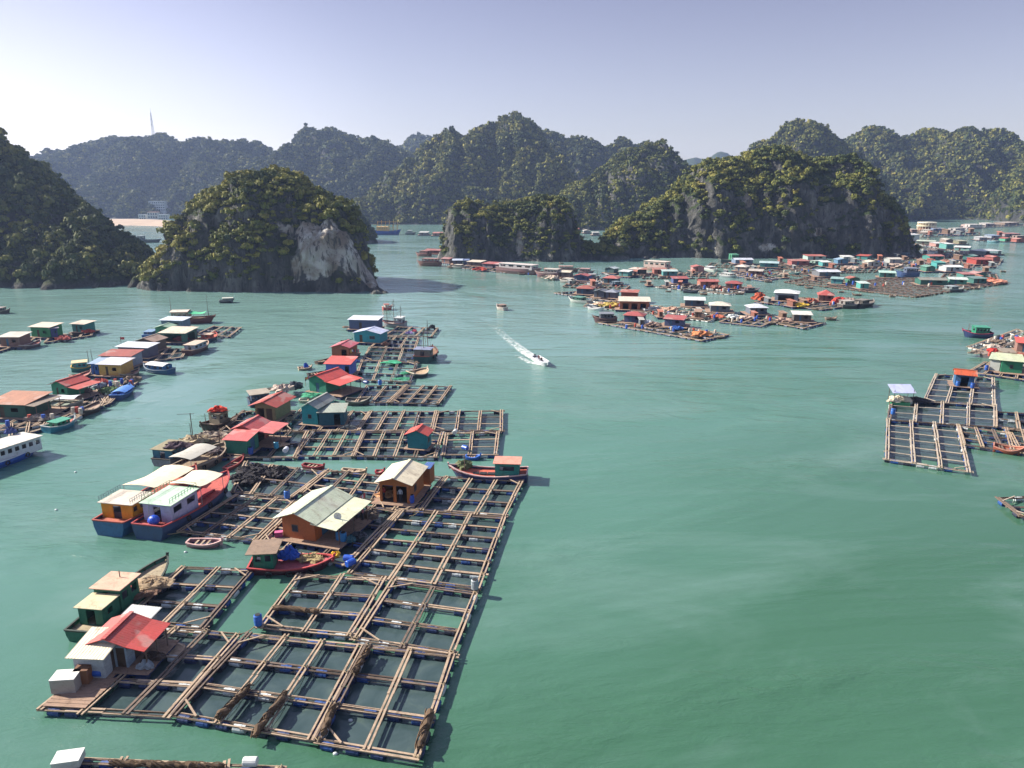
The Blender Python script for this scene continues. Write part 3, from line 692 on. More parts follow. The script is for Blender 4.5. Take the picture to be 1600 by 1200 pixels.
HOUSE_SPOTS = []
def house(label, A, B, depth, wall, roof, h=2.3, rise=0.8, kind='gable', ridge='y', over=0.35, z=DECK_Z, openings=(('s', .36, .56, 0, 1.85, 'door'), ('e', .3, .5, .9, 1.6, 'window')),
          group=None, cat='house', porch=None, deck=1.0, detail=2, rough=0.55, wall_e=None, name='floating_house', floats=True):
    """A, B = the photo's left and right foot of the wall that faces us; depth in metres away from us.
    porch = (side, metres, roof drop) adds an open post-carried roof on that side"""
    a, b = G(*A, z+0.06), G(*B, z+0.06); d = b-a; Lx = math.hypot(d.x, d.y); rz = math.atan2(d.y, d.x)
    root = empty(name, (a.x, a.y, 0), rz, label, cat, group)
    z0 = z+0.06; ze = z0+h; zr = ze+rise
    HOUSE_SPOTS.append((a.x+math.cos(rz)*Lx/2-math.sin(rz)*depth/2, a.y+math.sin(rz)*Lx/2+math.cos(rz)*depth/2, max(Lx, depth)/2))
    if deck: 
        dx0, dx1, dy0, dy1 = -deck, Lx+deck, -deck, depth+deck
        if porch:
            s, mt = porch[:2]
            if s == 'e': dx1 = max(dx1, Lx+mt+0.3)
            if s == 'w': dx0 = min(dx0, -mt-0.3)
            if s == 's': dy0 = min(dy0, -mt-0.3)
        if detail >= 2: deckslab(root, dx0, dy0, dx1, dy1)
        else: MB().box(dx0, dy0, z0-0.06, dx1, dy1, z0-0.002).build('deck', C_DECK, root)
        fl = MB(); k = max(2, int((dx1-dx0)/1.3))
        for i in range(k):
            x = dx0+(dx1-dx0)*(i+.5)/k
            for y in (dy0+0.32, dy1-0.32): fl.tube([(x-.45, y, .12), (x+.45, y, .12)], .30, 8)
        fl.box(dx0+.05, dy0+.05, z0-0.22, dx1-.05, dy1-.05, z0-0.075)
        fl.build('floats', C_BLUE2, root)
    wm_ = paint(wall, 0.75, 0.5, None, 0.0, 'y'); holes = [o[:5] for o in openings]
    wall_mesh(0, 0, Lx, depth, z0, ze, zr, kind, ridge, holes=holes).build('wall', wm_, root)
    MB().box(0.1, 0.1, z0+0.004, Lx-.1, depth-.1, z0+0.03).build('floor', C_DARKWOOD, root)
    ax = {'y': 'Y', '-y': 'X', 'x': 'Y', '-x': 'Y'}[ridge] if kind == 'mono' else ('Y' if ridge == 'y' else 'X')
    if kind == 'mono' and ridge == 'y': ax = 'X'
    rf = roof_mesh(kind, 0, 0, Lx, depth, ze, zr, over, ridge).build('roof', paint(roof, rough, 0.45, ax, 0.0), root)
    for o in openings:
        s, f0, f1, c, d_, typ = o; L = Lx if s in 'sn' else depth-0.18
        p0, p1 = f0*L, f1*L; m = MB()
        if detail < 2 and typ == 'window': continue
        if typ == 'door': t0 = 0.03
        # door leaf set back in its opening, or a shuttered window
        if s == 's': m.box(p0+.02, .035, z0+c+.02, p1-.02, .065, z0+d_-.02)
        elif s == 'n': m.box(p0+.02, depth-.065, z0+c+.02, p1-.02, depth-.035, z0+d_-.02)
        elif s == 'w': m.box(.035, .09+p0+.02, z0+c+.02, .065, .09+p1-.02, z0+d_-.02)
        else: m.box(Lx-.065, .09+p0+.02, z0+c+.02, Lx-.035, .09+p1-.02, z0+d_-.02)
        if typ == 'door': dr = m.build('door', C_DARKWOOD if (len(label)+int(p0*7)) % 3 else paint('#2c5a78', .6, .5), root)
        elif typ == 'window':
            wn_ = m.build('window', C_NAVY, root); fm = MB()
            if s == 's':
                for x in (p0, p1): fm.bar((x, -.01, z0+c), (x, -.01, z0+d_), .07, .06)
                for q_ in (c, d_): fm.bar((p0, -.012, z0+q_), (p1, -.012, z0+q_), .06, .07)
            elif s == 'e':
                for y in (p0, p1): fm.bar((Lx+.01, .09+y, z0+c), (Lx+.01, .09+y, z0+d_), .06, .07)
                for q_ in (c, d_): fm.bar((Lx+.012, .09+p0, z0+q_), (Lx+.012, .09+p1, z0+q_), .06, .07)
            if fm.v: fm.build('frame', C_PLANK2, wn_)
    if porch:
        s, mt, pz0, pz1, prf = porch       # side, metres, height at the wall, height at the outer edge, roof colour
        pm = MB(); th = .05
        if s == 'e': q4 = [(Lx-.05,-over,pz0),(Lx+mt,-over,pz1),(Lx+mt,depth+over,pz1),(Lx-.05,depth+over,pz0)]; posts = [(Lx+mt-.2, y) for y in (0.1, depth/2, depth-.1)]; pax = 'Y'
        elif s == 'w': q4 = [(-mt,-over,pz1),(.05,-over,pz0),(.05,depth+over,pz0),(-mt,depth+over,pz1)]; posts = [(-mt+.2, y) for y in (0.1, depth-.1)]; pax = 'Y'
        elif s == 's': q4 = [(-over,-mt,pz1),(Lx+over,-mt,pz1),(Lx+over,.05,pz0),(-over,.05,pz0)]; posts = [(x, -mt+.2) for x in (0.1, Lx/2, Lx-.1)]; pax = 'X'
        else: q4 = [(-over,depth-.05,pz0),(Lx+over,depth-.05,pz0),(Lx+over,depth+mt,pz1),(-over,depth+mt,pz1)]; posts = [(x, depth+mt-.2) for x in (0.1, Lx-.1)]; pax = 'X'
        vs = [Vector((x, y, z0+zz)) for x, y, zz in q4]; pm.add(vs+[v-Vector((0,0,th)) for v in vs], [(0,1,2,3),(7,6,5,4),(0,4,5,1),(1,5,6,2),(2,6,7,3),(3,7,4,0)])
        pm.build('porch_roof', paint(prf, rough, 0.45, pax), root)
        for (x, y) in posts: MB().bar((x, y, z0), (x, y, z0+pz1-.04), .09, .09).build('post', C_PLANK2, root)
    return root

def hull_sections(L, W, H, sheer, stern=0.75, n=13, flare=0.14, bow_up=0.6, stern_up=0.15):
    """stations from stern (x=0) to bow (x=L): half width and deck height"""
    out = []
    for i in range(n):
        t = i/(n-1)
        if t < 0.45: w = W/2*(stern+(1-stern)*math.sin(t/0.45*math.pi/2))
        else: w = W/2*(max(0.0, 1-((t-0.45)/0.55)**2.6))**0.8
        w = max(w, 0.06)
        z = H + sheer*(stern_up*(1-t)**3*2 + bow_up*max(0, (t-0.35)/0.65)**2.2)
        out.append((t*L, w, z))
    return out
def boat(label, S, B_, W=3.0, H=0.8, hull='#20508f', trim='#b03a30', deckc='#b0604c', cabin=None, roofc='#b8c4b0', cabx=(0.1, 0.42), cabh=1.8, cabw=0.78, sheer=1.2, group=None,
         cat='boat', name='fishing_boat', extras=(), detail=2, stern=0.78, bottom=None, windows=5, hold=True, cabdoor=True, roofover=0.25, roofmat=None, uplift=None, curved=False):
    """S, B_ = stern and bow at the waterline in the photo"""
    a, b = G(*S, 0.3), G(*B_, 0.3); d = b-a; L = math.hypot(d.x, d.y); rz = math.atan2(d.y, d.x)
    root = empty(name, (a.x, a.y, 0), rz, label, cat, group)
    st = hull_sections(L, W, H, sheer, stern); n = len(st); K = 7
    m = MB(); vs = []
    for i, (x, w_, z) in enumerate(st):
        t = i/(n-1); keel = -0.45+0.5*max(0, (t-.8)/.2)**2; rake = 0.10*L*max(0, (t-.55)/.45)**2
        prof = [(w_, z), (w_*.97, z*.55), (w_*.80, 0.0), (w_*.35, keel*.85), (0, keel)]
        row = [(x-rake*(1-(zz-keel)/(z-keel+1e-6))*1.0, yy, zz) for yy, zz in prof]+[(x-rake*(1-(zz-keel)/(z-keel+1e-6)), -yy, zz) for yy, zz in prof[-2::-1]]
        vs += row
    K = 9; fs = []
    for i in range(n-1):
        for k in range(K-1): fs.append((i*K+k, i*K+k+1, (i+1)*K+k+1, (i+1)*K+k))
    fs.append(tuple(range(K))); m.add(vs, fs); m.build('hull', paint(hull, 0.55, 0.5), root)
    dk = MB(); dv = []
    dz = 0.28
    for (x, w_, z) in st: dv += [(x, w_*.97, z-dz), (x, -w_*.97, z-dz)]
    dk.add(dv, [(2*i, 2*i+1, 2*i+3, 2*i+2) for i in range(n-1)]).build('deck', paint(deckc, .8, .8), root)
    g = MB()
    for sgn in (1, -1): 
        pts = [(x, sgn*w_*1.0, z+.03) for (x, w_, z) in st]
        for i in range(n-1): g.bar(pts[i], pts[i+1], .17, .13)
    g.bar((0, -st[0][1], st[0][2]+.03), (0, st[0][1], st[0][2]+.03), .17, .13)
    # stem post at the bow
    xb, _, zb = st[-1]; g.bar((xb-.1, 0, zb-.5), (xb+.12, 0, zb+.35), .2, .2)
    g.build('gunwale', paint(trim, .6, .5), root)
    def zdeck(t): 
        i = min(n-2, max(0, int(t*(n-1)))); f = t*(n-1)-i; return st[i][2]*(1-f)+st[i+1][2]*f-dz
    if detail >= 2:
        fm = MB()
        for i in range(1, n-1): 
            for sgn in (1, -1): fm.bar((st[i][0], sgn*(st[i][1]-.09), st[i][2]-dz), (st[i][0], sgn*(st[i][1]-.09), st[i][2]-.03), .08, .08)
        fm.build('rib', C_DARKWOOD, root)
        for k in range(3):
            i = 3+k*3
            if i < n-1: tyre(root, (st[i][0], -st[i][1]-.10, st[i][2]-.42), 0.27, 'x')
    if cabin:
        x0, x1 = cabx[0]*L, cabx[1]*L; zb0 = zdeck((cabx[0]+cabx[1])/2)-.02; wc = W/2*cabw; z1 = zb0+cabh
        cm_ = paint(cabin, .6, .5); cb = wall_mesh(x0, -wc, x1, wc, zb0, z1, z1, 'flat', 'y', holes=[('s', (i+.2)/windows, (i+.8)/windows, cabh*.48, cabh*.80) for i in range(windows)]+[('n', (i+.2)/windows, (i+.8)/windows, cabh*.48, cabh*.80) for i in range(windows)]
            + [('e', .25, .75, cabh*.45, cabh*.8)] + ([('w', .36, .64, .05, cabh*.86)] if cabdoor else [])).build('cabin', cm_, root)
        ins = MB().box(x0+.12, -wc+.12, zb0, x1-.12, wc-.12, zb0+cabh*.45).build('bunk', C_NAVY, cb)
        ro = roofover; rm = MB()
        if curved:
            k = 8; vs = []
            for j in range(k+1):
                y = -wc-ro+(2*wc+2*ro)*j/k; zz = z1+.04+.32*math.sin(math.pi*j/k); vs += [(x0-ro, y, zz), (x1+ro, y, zz)]
            vs2 = [(x, y, zz-.05) for x, y, zz in vs]; o_ = len(vs)
            rm.add(vs+vs2, [(2*j, 2*j+1, 2*j+3, 2*j+2) for j in range(k)]+[(o_+2*j+2, o_+2*j+3, o_+2*j+1, o_+2*j) for j in range(k)])
        else: rm.box(x0-ro, -wc-ro, z1+.002, x1+ro, wc+ro, z1+.07)
        rm.build('roof', paint(roofc, .6, .6), cb)
    rq = random.Random(int(a.x*13)+int(a.y*7))
    for e in extras:
        k = e[0]
        if k == 'hatch':
            t0, t1 = e[1], e[2]; z = zdeck((t0+t1)/2)+.0; MB().box(t0*L, -W*.2, z, t1*L, W*.2, z+.30).build('hatch', paint(e[3] if len(e) > 3 else '#8c3b33', .8, .6), root)
        elif k == 'holes':
            z = zdeck(.6); hb = MB()
            for t in e[1]: hb.box(t*L-.45, -.4, z+.02, t*L+.45, .4, z+.10)
            hb.build('hatch', C_BLACK, root)
        elif k == 'mast':
            z = zdeck(e[1]); m_ = MB(); m_.tube([(e[1]*L, 0, z), (e[1]*L, 0, z+e[2])], [.08, .04], 6); m_.build('mast', C_PLANK2, root)
        elif k == 'rig':        # derrick mast with booms and stays
            for t, hh in e[1]:
                z = zdeck(t); m_ = MB(); m_.tube([(t*L, 0, z), (t*L, 0, z+hh)], [.10, .05], 6)
                m_.bar((t*L, -1.3, z+hh*.7), (t*L, 1.3, z+hh*.7), .07, .07); m_.bar((t*L, 0, z+hh*.95), (min(.98, t+.25)*L, 0, z+1.0), .035, .035); m_.bar((t*L, 0, z+hh*.95), (max(.02, t-.25)*L, 0, z+.8), .035, .035)
                m_.build('mast', C_PLANK2, root)
        elif k == 'canopy':     # cloth or sheet on posts, (t0, t1, height, colour, sag)
            t0, t1, hh, cc, sg = e[1:6]; z = zdeck((t0+t1)/2)+hh; wc = W/2*.86; nn = 8; vs = []
            rise_ = e[6] if len(e) > 6 else 0
            for i in range(nn+1):
                f = i/nn; x = (t0+(t1-t0)*f)*L; zz = z+rise_*f-sg*math.sin(f*math.pi)
                for j in range(5): g_ = j/4; vs.append((x, -wc+2*wc*g_, zz+.22*math.sin(math.pi*g_)-.04*math.sin(9*f+3*g_)))
            cp = MB(); N_ = len(vs); vs2 = [(x, y, zz-.03) for x, y, zz in vs]
            fsx = [(i*5+j, i*5+j+1, (i+1)*5+j+1, (i+1)*5+j) for i in range(nn) for j in range(4)]
            cp.add(vs+vs2, fsx+[tuple(N_+q_ for q_ in reversed(f)) for f in fsx]).build('canopy', paint(cc, .7, .35), root, True)
            pp = MB()
            for t in (t0+.01, t1-.01):
                for s_ in (-1, 1): pp.tube([(t*L, s_*wc*.97, zdeck(t)), (t*L, s_*wc*.97, z-.03+(rise_ if t > (t0+t1)/2 else 0))], .035, 5)
            pp.build('canopy_post', C_STEEL, root)
        elif k == 'rail':
            t0, t1, zz0, cc = e[1:5]; wc = W/2*cabw; z = zdeck(cabx[0])+cabh+.07; r_ = MB(); nn = 9
            for s_ in (-1, 1):
                for hh in (.28, .55): r_.tube([(t0*L, s_*wc, z+hh), (t1*L, s_*wc, z+hh)], .025, 5)
                for i in range(nn+1): x = (t0+(t1-t0)*i/nn)*L; r_.tube([(x, s_*wc, z), (x, s_*wc, z+.57)], .025, 5)
            r_.tube([(t1*L, -wc, z+.55), (t1*L, wc, z+.55)], .025, 5); r_.build('rail', paint(cc, .5, .3), root)
        elif k == 'tier':       # a lower cabin joined to the main one: (t0, t1, height, wall, roof)
            x0, x1 = e[1]*L, e[2]*L; zb0 = zdeck((e[1]+e[2])/2)-.02; wc = W/2*cabw*.9; z1 = zb0+e[3]
            cb2 = wall_mesh(x0, -wc, x1, wc, zb0, z1, z1, 'flat', 'y', holes=[('w', .3, .7, .1, 1.5), ('s', .3, .6, .8, 1.3)]).build('rear_cabin', paint(e[4], .6, .5), root)
            MB().box(x0-.25, -wc-.2, z1+.002, x1-.02, wc+.2, z1+.06).build('roof', paint(e[5], .6, .6), cb2)
        elif k == 'ladder':
            x, y = e[1]*L-.12, e[2]; z = zdeck(e[1]); r_ = MB()
            for s_ in (-.2, .2): r_.bar((x-.35, y+s_, z), (x, y+s_, z+cabh), .05, .05)
            for i in range(6): r_.bar((x-.35*(1-i/6), y-.2, z+.2+i*cabh/6.5), (x-.35*(1-i/6), y+.2, z+.2+i*cabh/6.5), .04, .04)
            r_.build('ladder', C_STEEL, root)
        elif k == 'tank':
            MB().blob((e[1]*L, e[2], zdeck(e[1])+.55), .62, .62, .55, 2, .02, 16, 8).build('water_tank', paint('#2450c0', .35, .2), root)
    root['_L'] = L
    return root, st, L
def tyre(root, p, r=.27, ax='x'):
    m = MB(); k = 12; vs = []; fs = []; p = Vector(p)
    for i in range(k):
        a = 2*math.pi*i/k
        for j in range(5):
            b = 2*math.pi*j/5; rr = r+.085*math.cos(b); q = Vector((rr*math.cos(a), .085*math.sin(b), rr*math.sin(a))); vs.append(p+q)
    for i in range(k):
        for j in range(5): a0 = i*5+j; a1 = i*5+(j+1) % 5; c0 = ((i+1) % k)*5; fs.append((a0, a1, c0+(j+1) % 5, c0+j))
    m.add(vs, fs).build('tyre', C_BLACK, root)

# loose gear that lies on decks and boats ------------------------------------------------
def drum_up(label, p, c='#1f55b0', r=.30, h=.88, lying=False, rz=0.0, group='plastic drums on the decks', cat='drum'):
    x, y, z = p; root = empty('plastic_drum', (x, y, z), rz, label, cat, group)
    m = MB(); mt = paint(c, .4, .3)
    if lying: m.tube([(-h/2, 0, r), (-h/2+.04, 0, r), (-.15, 0, r), (.15, 0, r), (h/2-.04, 0, r), (h/2, 0, r)], [r*.88, r, r, r*1.03, r, r*.88], 14)
    else: m.tube([(0, 0, 0), (0, 0, .05), (0, 0, h*.33), (0, 0, h*.36), (0, 0, h*.64), (0, 0, h*.67), (0, 0, h-.05), (0, 0, h)], [r*.9, r, r, r*1.05, r*1.05, r, r, r*.86], 14)
    m.build('drum_body', mt, root)
    if not lying: MB().tube([(0, 0, h), (0, 0, h+.04)], r*.7, 12).build('lid', C_BLACK, root)
    return root
def heap(label, p, rx, ry, h, c, seed=1, name='net_heap', cat='net', group=None, n=4, strands=True):
    """a bunched fishing net, tarp or sack pile: one rumpled body with loose strands"""
    x, y, z = p; q = random.Random(seed); m = MB()
    nu, nv = 22, 9; vs = []; fs = []
    for j in range(nv+1):
        ph = math.pi/2*j/nv
        for k in range(nu):
            a = 2*math.pi*k/nu; mm = 1+.22*math.sin(3*a+seed)+.16*math.sin(7*a+2*seed+j)+q.uniform(-.09, .09)
            hh = h*math.cos(ph)**.7*(1+.3*math.sin(4*a+j)+q.uniform(-.15, .15)); vs.append((x+rx*math.sin(ph)*math.cos(a)*mm, y+ry*math.sin(ph)*math.sin(a)*mm, z+max(0, hh)))
    for j in range(nv):
        for k in range(nu): a = j*nu+k; b2 = j*nu+(k+1) % nu; fs.append((a, a+nu, b2+nu, b2))
    m.add(vs, fs)
    if strands:
        for i in range(10):
            a = q.uniform(0, 6.28); r0 = q.uniform(.3, .9); pts = []
            for t in range(5): a2 = a+t*.35; pts.append((x+rx*r0*math.cos(a2)*1.05, y+ry*r0*math.sin(a2)*1.05, z+h*(1-r0*r0)**.5*1.02+.03+.05*math.sin(t*2.0)))
            m.tube(pts, .035, 4)
    o = m.build(name, paint(c, .95, .7), None); tag(o, label, cat, group); return o
def netroll(label, A, B, r=.32, c='#5c4a38', seed=1, group='rolled nets laid along the rafts'):
    """a long bunched net lying along a walkway"""
    a, b = G(*A, DECK_Z+.2), G(*B, DECK_Z+.2); q = random.Random(seed); n = max(8, int((b-a).length/.35)); m = MB(); pts = []; rs = []
    d = (b-a).normalized(); nr = Vector((-d.y, d.x, 0))
    for i in range(n+1):
        pts.append(a.lerp(b, i/n)+nr*q.uniform(-.10, .10)+Vector((0, 0, q.uniform(-.05, .08)))); rs.append(r*0.72*q.uniform(.6, 1.35)*(0.6 if i in (0, n) else 1))
    m.tube(pts, rs, 9)
    for s in range(5):
        ph = q.uniform(0, 6.28); pt = []
        for i in range(n*2+1):
            f = i/(n*2); w_ = r*.85; c0 = a.lerp(b, f); pt.append(c0+nr*math.cos(f*n*.8+ph)*w_+Vector((0, 0, .02+math.sin(f*n*.8+ph)*w_)))
        m.tube(pt, .045, 4)
    o = m.build('rolled_net', paint(c, 1.0, .8), None); tag(o, label, 'net', group); return o
def crate(label, p, s=(.6, .4, .35), c='#d8dad6', rz=0.0, lid=None, cat='box', group=None, name='storage_box'):
    x, y, z = p; root = empty(name, (x, y, z), rz, label, cat, group); a, b, h = s
    m = MB(); t = .03; m.box(-a/2, -b/2, 0, a/2, -b/2+t, h); m.box(-a/2, b/2-t, 0, a/2, b/2, h); m.box(-a/2, -b/2+t, 0, -a/2+t, b/2-t, h); m.box(a/2-t, -b/2+t, 0, a/2, b/2-t, h); m.box(-a/2+t, -b/2+t, 0, a/2-t, b/2-t, t)
    m.build('box_body', paint(c, .6, .4), root)
    if lid: MB().box(-a/2-.02, -b/2-.02, h+.001, a/2+.02, b/2+.02, h+.06).build('lid', paint(lid, .6, .4), root)
    return root
def skiff(label, S, B_, W=1.4, c='#8c5a4a', inner='#3a2f2a', group='small open skiffs', trim=None, engine=False, seats=3, H=.35):
    root, st, L = boat(label, S, B_, W, H, c, trim or c, inner, None, sheer=.45, group=group, cat='skiff', name='open_skiff', detail=1, stern=.62)
    th = MB()
    for k in range(seats):
        i = 3+int(k*7/max(1, seats)); x, w_, z = st[i]; th.bar((x, -w_, z-.05), (x, w_, z-.05), .22, .05)
    th.build('thwart', C_PLANK, root); return root
def person(label, p, rz=0.0, shirt='#8a2f3a', trousers='#23283a', seated=False, hat=None, name='person'):
    x, y, z = p; me = bpy.data.meshes.new('person')
    if seated: J = {'pel': (0,0,.45), 'ch': (0,-.02,.80), 'nk': (0,0,.97), 'hd': (0,.02,1.12), 'hl': (.10,.02,.45), 'kl': (.12,.42,.47), 'fl': (.12,.44,.06), 'tl': (.12,.58,.03), 'hr': (-.10,.02,.45), 'kr': (-.12,.42,.47), 'fr': (-.12,.44,.06), 'tr': (-.12,.58,.03),
              'sl': (.18,0,.90), 'el': (.24,.12,.66), 'wl': (.16,.34,.62), 'sr': (-.18,0,.90), 'er': (-.24,.12,.66), 'wr': (-.16,.34,.62)}
    else: J = {'pel': (0,0,.92), 'ch': (0,.0,1.27), 'nk': (0,0,1.45), 'hd': (0,.02,1.61), 'hl': (.10,0,.90), 'kl': (.11,.03,.48), 'fl': (.12,-.02,.07), 'tl': (.13,.16,.03), 'hr': (-.10,0,.90), 'kr': (-.12,.08,.49), 'fr': (-.13,.0,.07), 'tr': (-.14,.18,.03),
              'sl': (.19,0,1.38), 'el': (.27,.04,1.10), 'wl': (.24,.22,.92), 'sr': (-.19,0,1.38), 'er': (-.27,.02,1.10), 'wr': (-.25,.16,.88)}
    ks = list(J); E = [('pel','ch'),('ch','nk'),('nk','hd'),('pel','hl'),('hl','kl'),('kl','fl'),('fl','tl'),('pel','hr'),('hr','kr'),('kr','fr'),('fr','tr'),('ch','sl'),('sl','el'),('el','wl'),('ch','sr'),('sr','er'),('er','wr')]
    rad = {'pel':.15,'ch':.16,'nk':.06,'hd':.105,'hl':.10,'kl':.065,'fl':.045,'tl':.035,'hr':.10,'kr':.065,'fr':.045,'tr':.035,'sl':.065,'el':.045,'wl':.035,'sr':.065,'er':.045,'wr':.035}
    me.from_pydata([J[k] for k in ks], [(ks.index(a), ks.index(b)) for a, b in E], []); o = bpy.data.objects.new(name, me); col.objects.link(o)
    sk = o.modifiers.new('skin', 'SKIN'); 
    for i, k in enumerate(ks): me.skin_vertices[0].data[i].radius = (rad[k], rad[k]) if me.skin_vertices else (rad[k], rad[k])
    me.skin_vertices[0].data[0].use_root = True
    o.modifiers.new('sub', 'SUBSURF').levels = 1; o.modifiers['sub'].render_levels = 1
    # clothing by height on the body itself
    m, n, b, out = new_mat('clothed_person'); tc = n.nodes.new('ShaderNodeTexCoord'); sp = n.nodes.new('ShaderNodeSeparateXYZ'); n.links.new(tc.outputs['Object'], sp.inputs[0])
    top = .88 if seated else 1.40; waist = .52 if seated else .93
    f = math_n(n, 'GREATER_THAN', sp.outputs[2], waist); g_ = math_n(n, 'GREATER_THAN', sp.outputs[2], top+.07)
    c = mixrgb(n, f, srgb(trousers), srgb(shirt)); c = mixrgb(n, g_, c, C_SKIN); n.links.new(c, b.inputs['Base Color']); b.inputs['Roughness'].default_value = .8; me.materials.append(m)
    o.location = (x, y, z); o.rotation_euler = (0, 0, rz); tag(o, label, 'person')
    hx, hy, hz_ = J['hd']; hr = MB().blob((hx, hy-.015, hz_+.03), .10, .115, .11, 3, .04, 12, 6, True).build('hair' if not hat else 'hat', paint(hat or '#14100e', .9, .2), o)
    return o

# ================================================================ THE NEAR CLUSTER
NEAR = 'fish rafts of the near cluster'
raft('raft at the cluster\'s near right corner with a net rolled along both long sides', [(495,1155),(651,1182),(707,1022),(575,1008)], 2, 3, NEAR, seed=1, thick='uv')
raft('three-column raft between the corner raft and the red-roofed hut raft', [(272,1114),(487,1150),(562,1008),(386,990)], 3, 3, NEAR, seed=2, thick='uv')
rC = raft('raft carrying the red-roofed hut and a planked corner deck', [(66,1104),(264,1114),(371,990),(222,978)], 3, 3, NEAR, seed=3, us=[0, .34, .67, 1.0], deck=((0, 0),), thick='uv')
raft('narrow two-column raft beside the green cargo boat', [(196,966),(317,978),(394,889),(286,885)], 2, 3, NEAR, seed=4, braces=True)
raft('two-column raft with a brown net on its middle cross walk', [(408,976),(546,990),(598,904),(467,897)], 2, 3, NEAR, seed=5, thick='uv')
raft('two-column raft behind the near right corner raft', [(556,996),(706,1017),(743,925),(613,908)], 2, 3, NEAR, seed=6, thick='uv')
raft('long three-column raft running along the open channel side', [(547,893),(746,917),(787,808),(629,796)], 3, 6, NEAR, seed=7)
raft('three-column raft in front of the red and navy boat with a teal cabin', [(660,794),(788,804),(815,750),(698,744)], 3, 3, NEAR, seed=8)
raft('raft heaped with black mussel bags beside the two cargo boats', [(364,766),(454,776),(508,736),(384,721)], 3, 2, NEAR, seed=9)
raft('raft between the red cargo boat and the plywood house', [(281,828),(398,842),(462,781),(369,773)], 3, 4, NEAR, seed=10, thick='u')
raft('raft between the plywood house and the house with the awning', [(472,768),(582,780),(600,743),(514,734)], 3, 3, NEAR, seed=11)
raft('raft under and in front of the plywood house', [(404,848),(541,880),(622,797),(478,776)], 3, 3, NEAR, seed=12, us=[0, .3, .72, 1], thick='u')
raft('raft under the house with the awning', [(582,792),(652,796),(692,745),(628,738)], 2, 2, NEAR, seed=13, nets=False)
raft('back row raft at the channel end with thick float walks', [(677,671),(783,672),(784,641),(684,642)], 3, 3, NEAR, seed=14, floats='u', thick='u')
raft('back row raft left of the channel end raft', [(560,671),(674,671),(681,642),(580,642)], 4, 3, NEAR, seed=15, floats='u', thick='u')
raft('raft with one big column behind the red and navy boat', [(693,709),(774,709),(778,674),(698,676)], 2, 3, NEAR, seed=16, floats='u', thick='u')
raft('raft around the little teal hut', [(553,711),(680,713),(691,675),(570,674)], 4, 3, NEAR, seed=17)
raft('raft left of the little teal hut with an orange float', [(462,711),(551,711),(568,674),(490,672)], 3, 3, NEAR, seed=18)
raft('raft under the grey-roofed twin huts', [(440,671),(557,671),(577,643),(470,640)], 4, 2, NEAR, seed=19, floats='u')
raft('raft under the rust-roofed hut', [(345,672),(438,672),(466,645),(380,641)], 3, 2, NEAR, seed=20, floats='u')
raft('raft under the pink-roofed workshop', [(340,713),(460,713),(480,673),(398,672)], 3, 2, NEAR, seed=21)
raft('four-by-three raft jutting into the channel behind the back row', [(612,628),(684,630),(704,603),(640,602)], 3, 4, NEAR, seed=22, floats='u', thick='u', detail=2)
raft('raft beside the green hut and the small grey boat', [(556,628),(606,628),(634,601),(574,602)], 2, 3, NEAR, seed=23, floats='u')
raft('raft by the blue hut with green nets', [(554,592),(640,596),(651,566),(566,562)], 3, 3, NEAR, seed=24, nets=False)
raft('raft between the brown hut and the masted boat', [(567,561),(651,565),(656,545),(578,542)], 3, 3, NEAR, seed=25)
raft('raft beside the blue gabled hut', [(580,541),(648,544),(654,527),(600,525)], 3, 3, NEAR, seed=26, detail=1)
raft('last raft at the far tip of the cluster with a red rim', [(602,523),(674,525),(684,512),(622,510)], 3, 2, NEAR, seed=27, detail=1)

HN = 'huts on the near cluster'
house('red-roofed blue hut with an open porch on the near left raft', (145,1040), (201,1043), 3.0, '#8fa3b5', '#a8423d', h=2.0, rise=0.65, group=HN, deck=.7, openings=(('e', .3, .6, 0, 1.8, 'door'), ('s', .7, .95, 0, 1.7, 'door')), porch=('e', 1.7, 2.1, 1.75, '#b8443f'))
house('whitewashed lean-to with a cream roof beside the red-roofed hut', (119,1058), (165,1060), 2.6, '#a9b4bc', '#d9d2b8', h=1.9, rise=.45, kind='mono', ridge='y', group=HN, deck=.5, openings=(('e', .35, .6, 0, 1.7, 'door'),))
house('small white-roofed lean-to behind the red-roofed hut', (190,1004), (226,1008), 1.8, '#8d979c', '#c4c6c4', h=1.9, rise=.25, kind='mono', ridge='y', group=HN, deck=.3, openings=())
house('plywood house with a pale green roof and a wide open porch', (443,838), (493,846), 6.2, '#b0602f', '#c3cdb4', h=2.3, rise=.95, group=HN, over=.7, deck=.9, openings=(('s', .30, .48, .8, 1.55, 'window'), ('e', .2, .5, 0, 1.9, 'door'), ('e', .6, .8, 0, 1.9, 'open')), porch=('e', 3.0, 2.3, 2.0, '#cfd3b6'))
house('wooden house with a cream roof and a blue awning by the mooring gap', (594,783), (641,787), 5.2, '#a8672f', '#ddd3b8', h=2.5, rise=.75, group=HN, over=.5, deck=.8, openings=(('s', .08, .45, 0, 2.1, 'open'), ('s', .55, .9, 0, 2.1, 'open'), ('e', .3, .45, .8, 1.6, 'window')))
house('plank shed with a blue lid behind the cream-roofed wooden house', (661,757), (672,758), 1.8, '#9a5f34', '#3f63a0', h=2.2, rise=.12, kind='mono', ridge='y', over=.08, group=HN, deck=0, openings=())
house('little teal hut with a red gable roof standing alone over the pens', (637,700), (667,702), 2.3, '#157a86', '#c65348', h=2.1, rise=.75, group=HN, over=.35, deck=.5, openings=(('e', .3, .55, .8, 1.4, 'window'),))
house('tall turquoise hut with a grey gable roof', (473,662), (497,664), 5.6, '#1f9aa0', '#8f9690', h=2.7, rise=.9, group=HN, over=.35, deck=.5, openings=(('s', .4, .6, 1.0, 1.6, 'window'),))
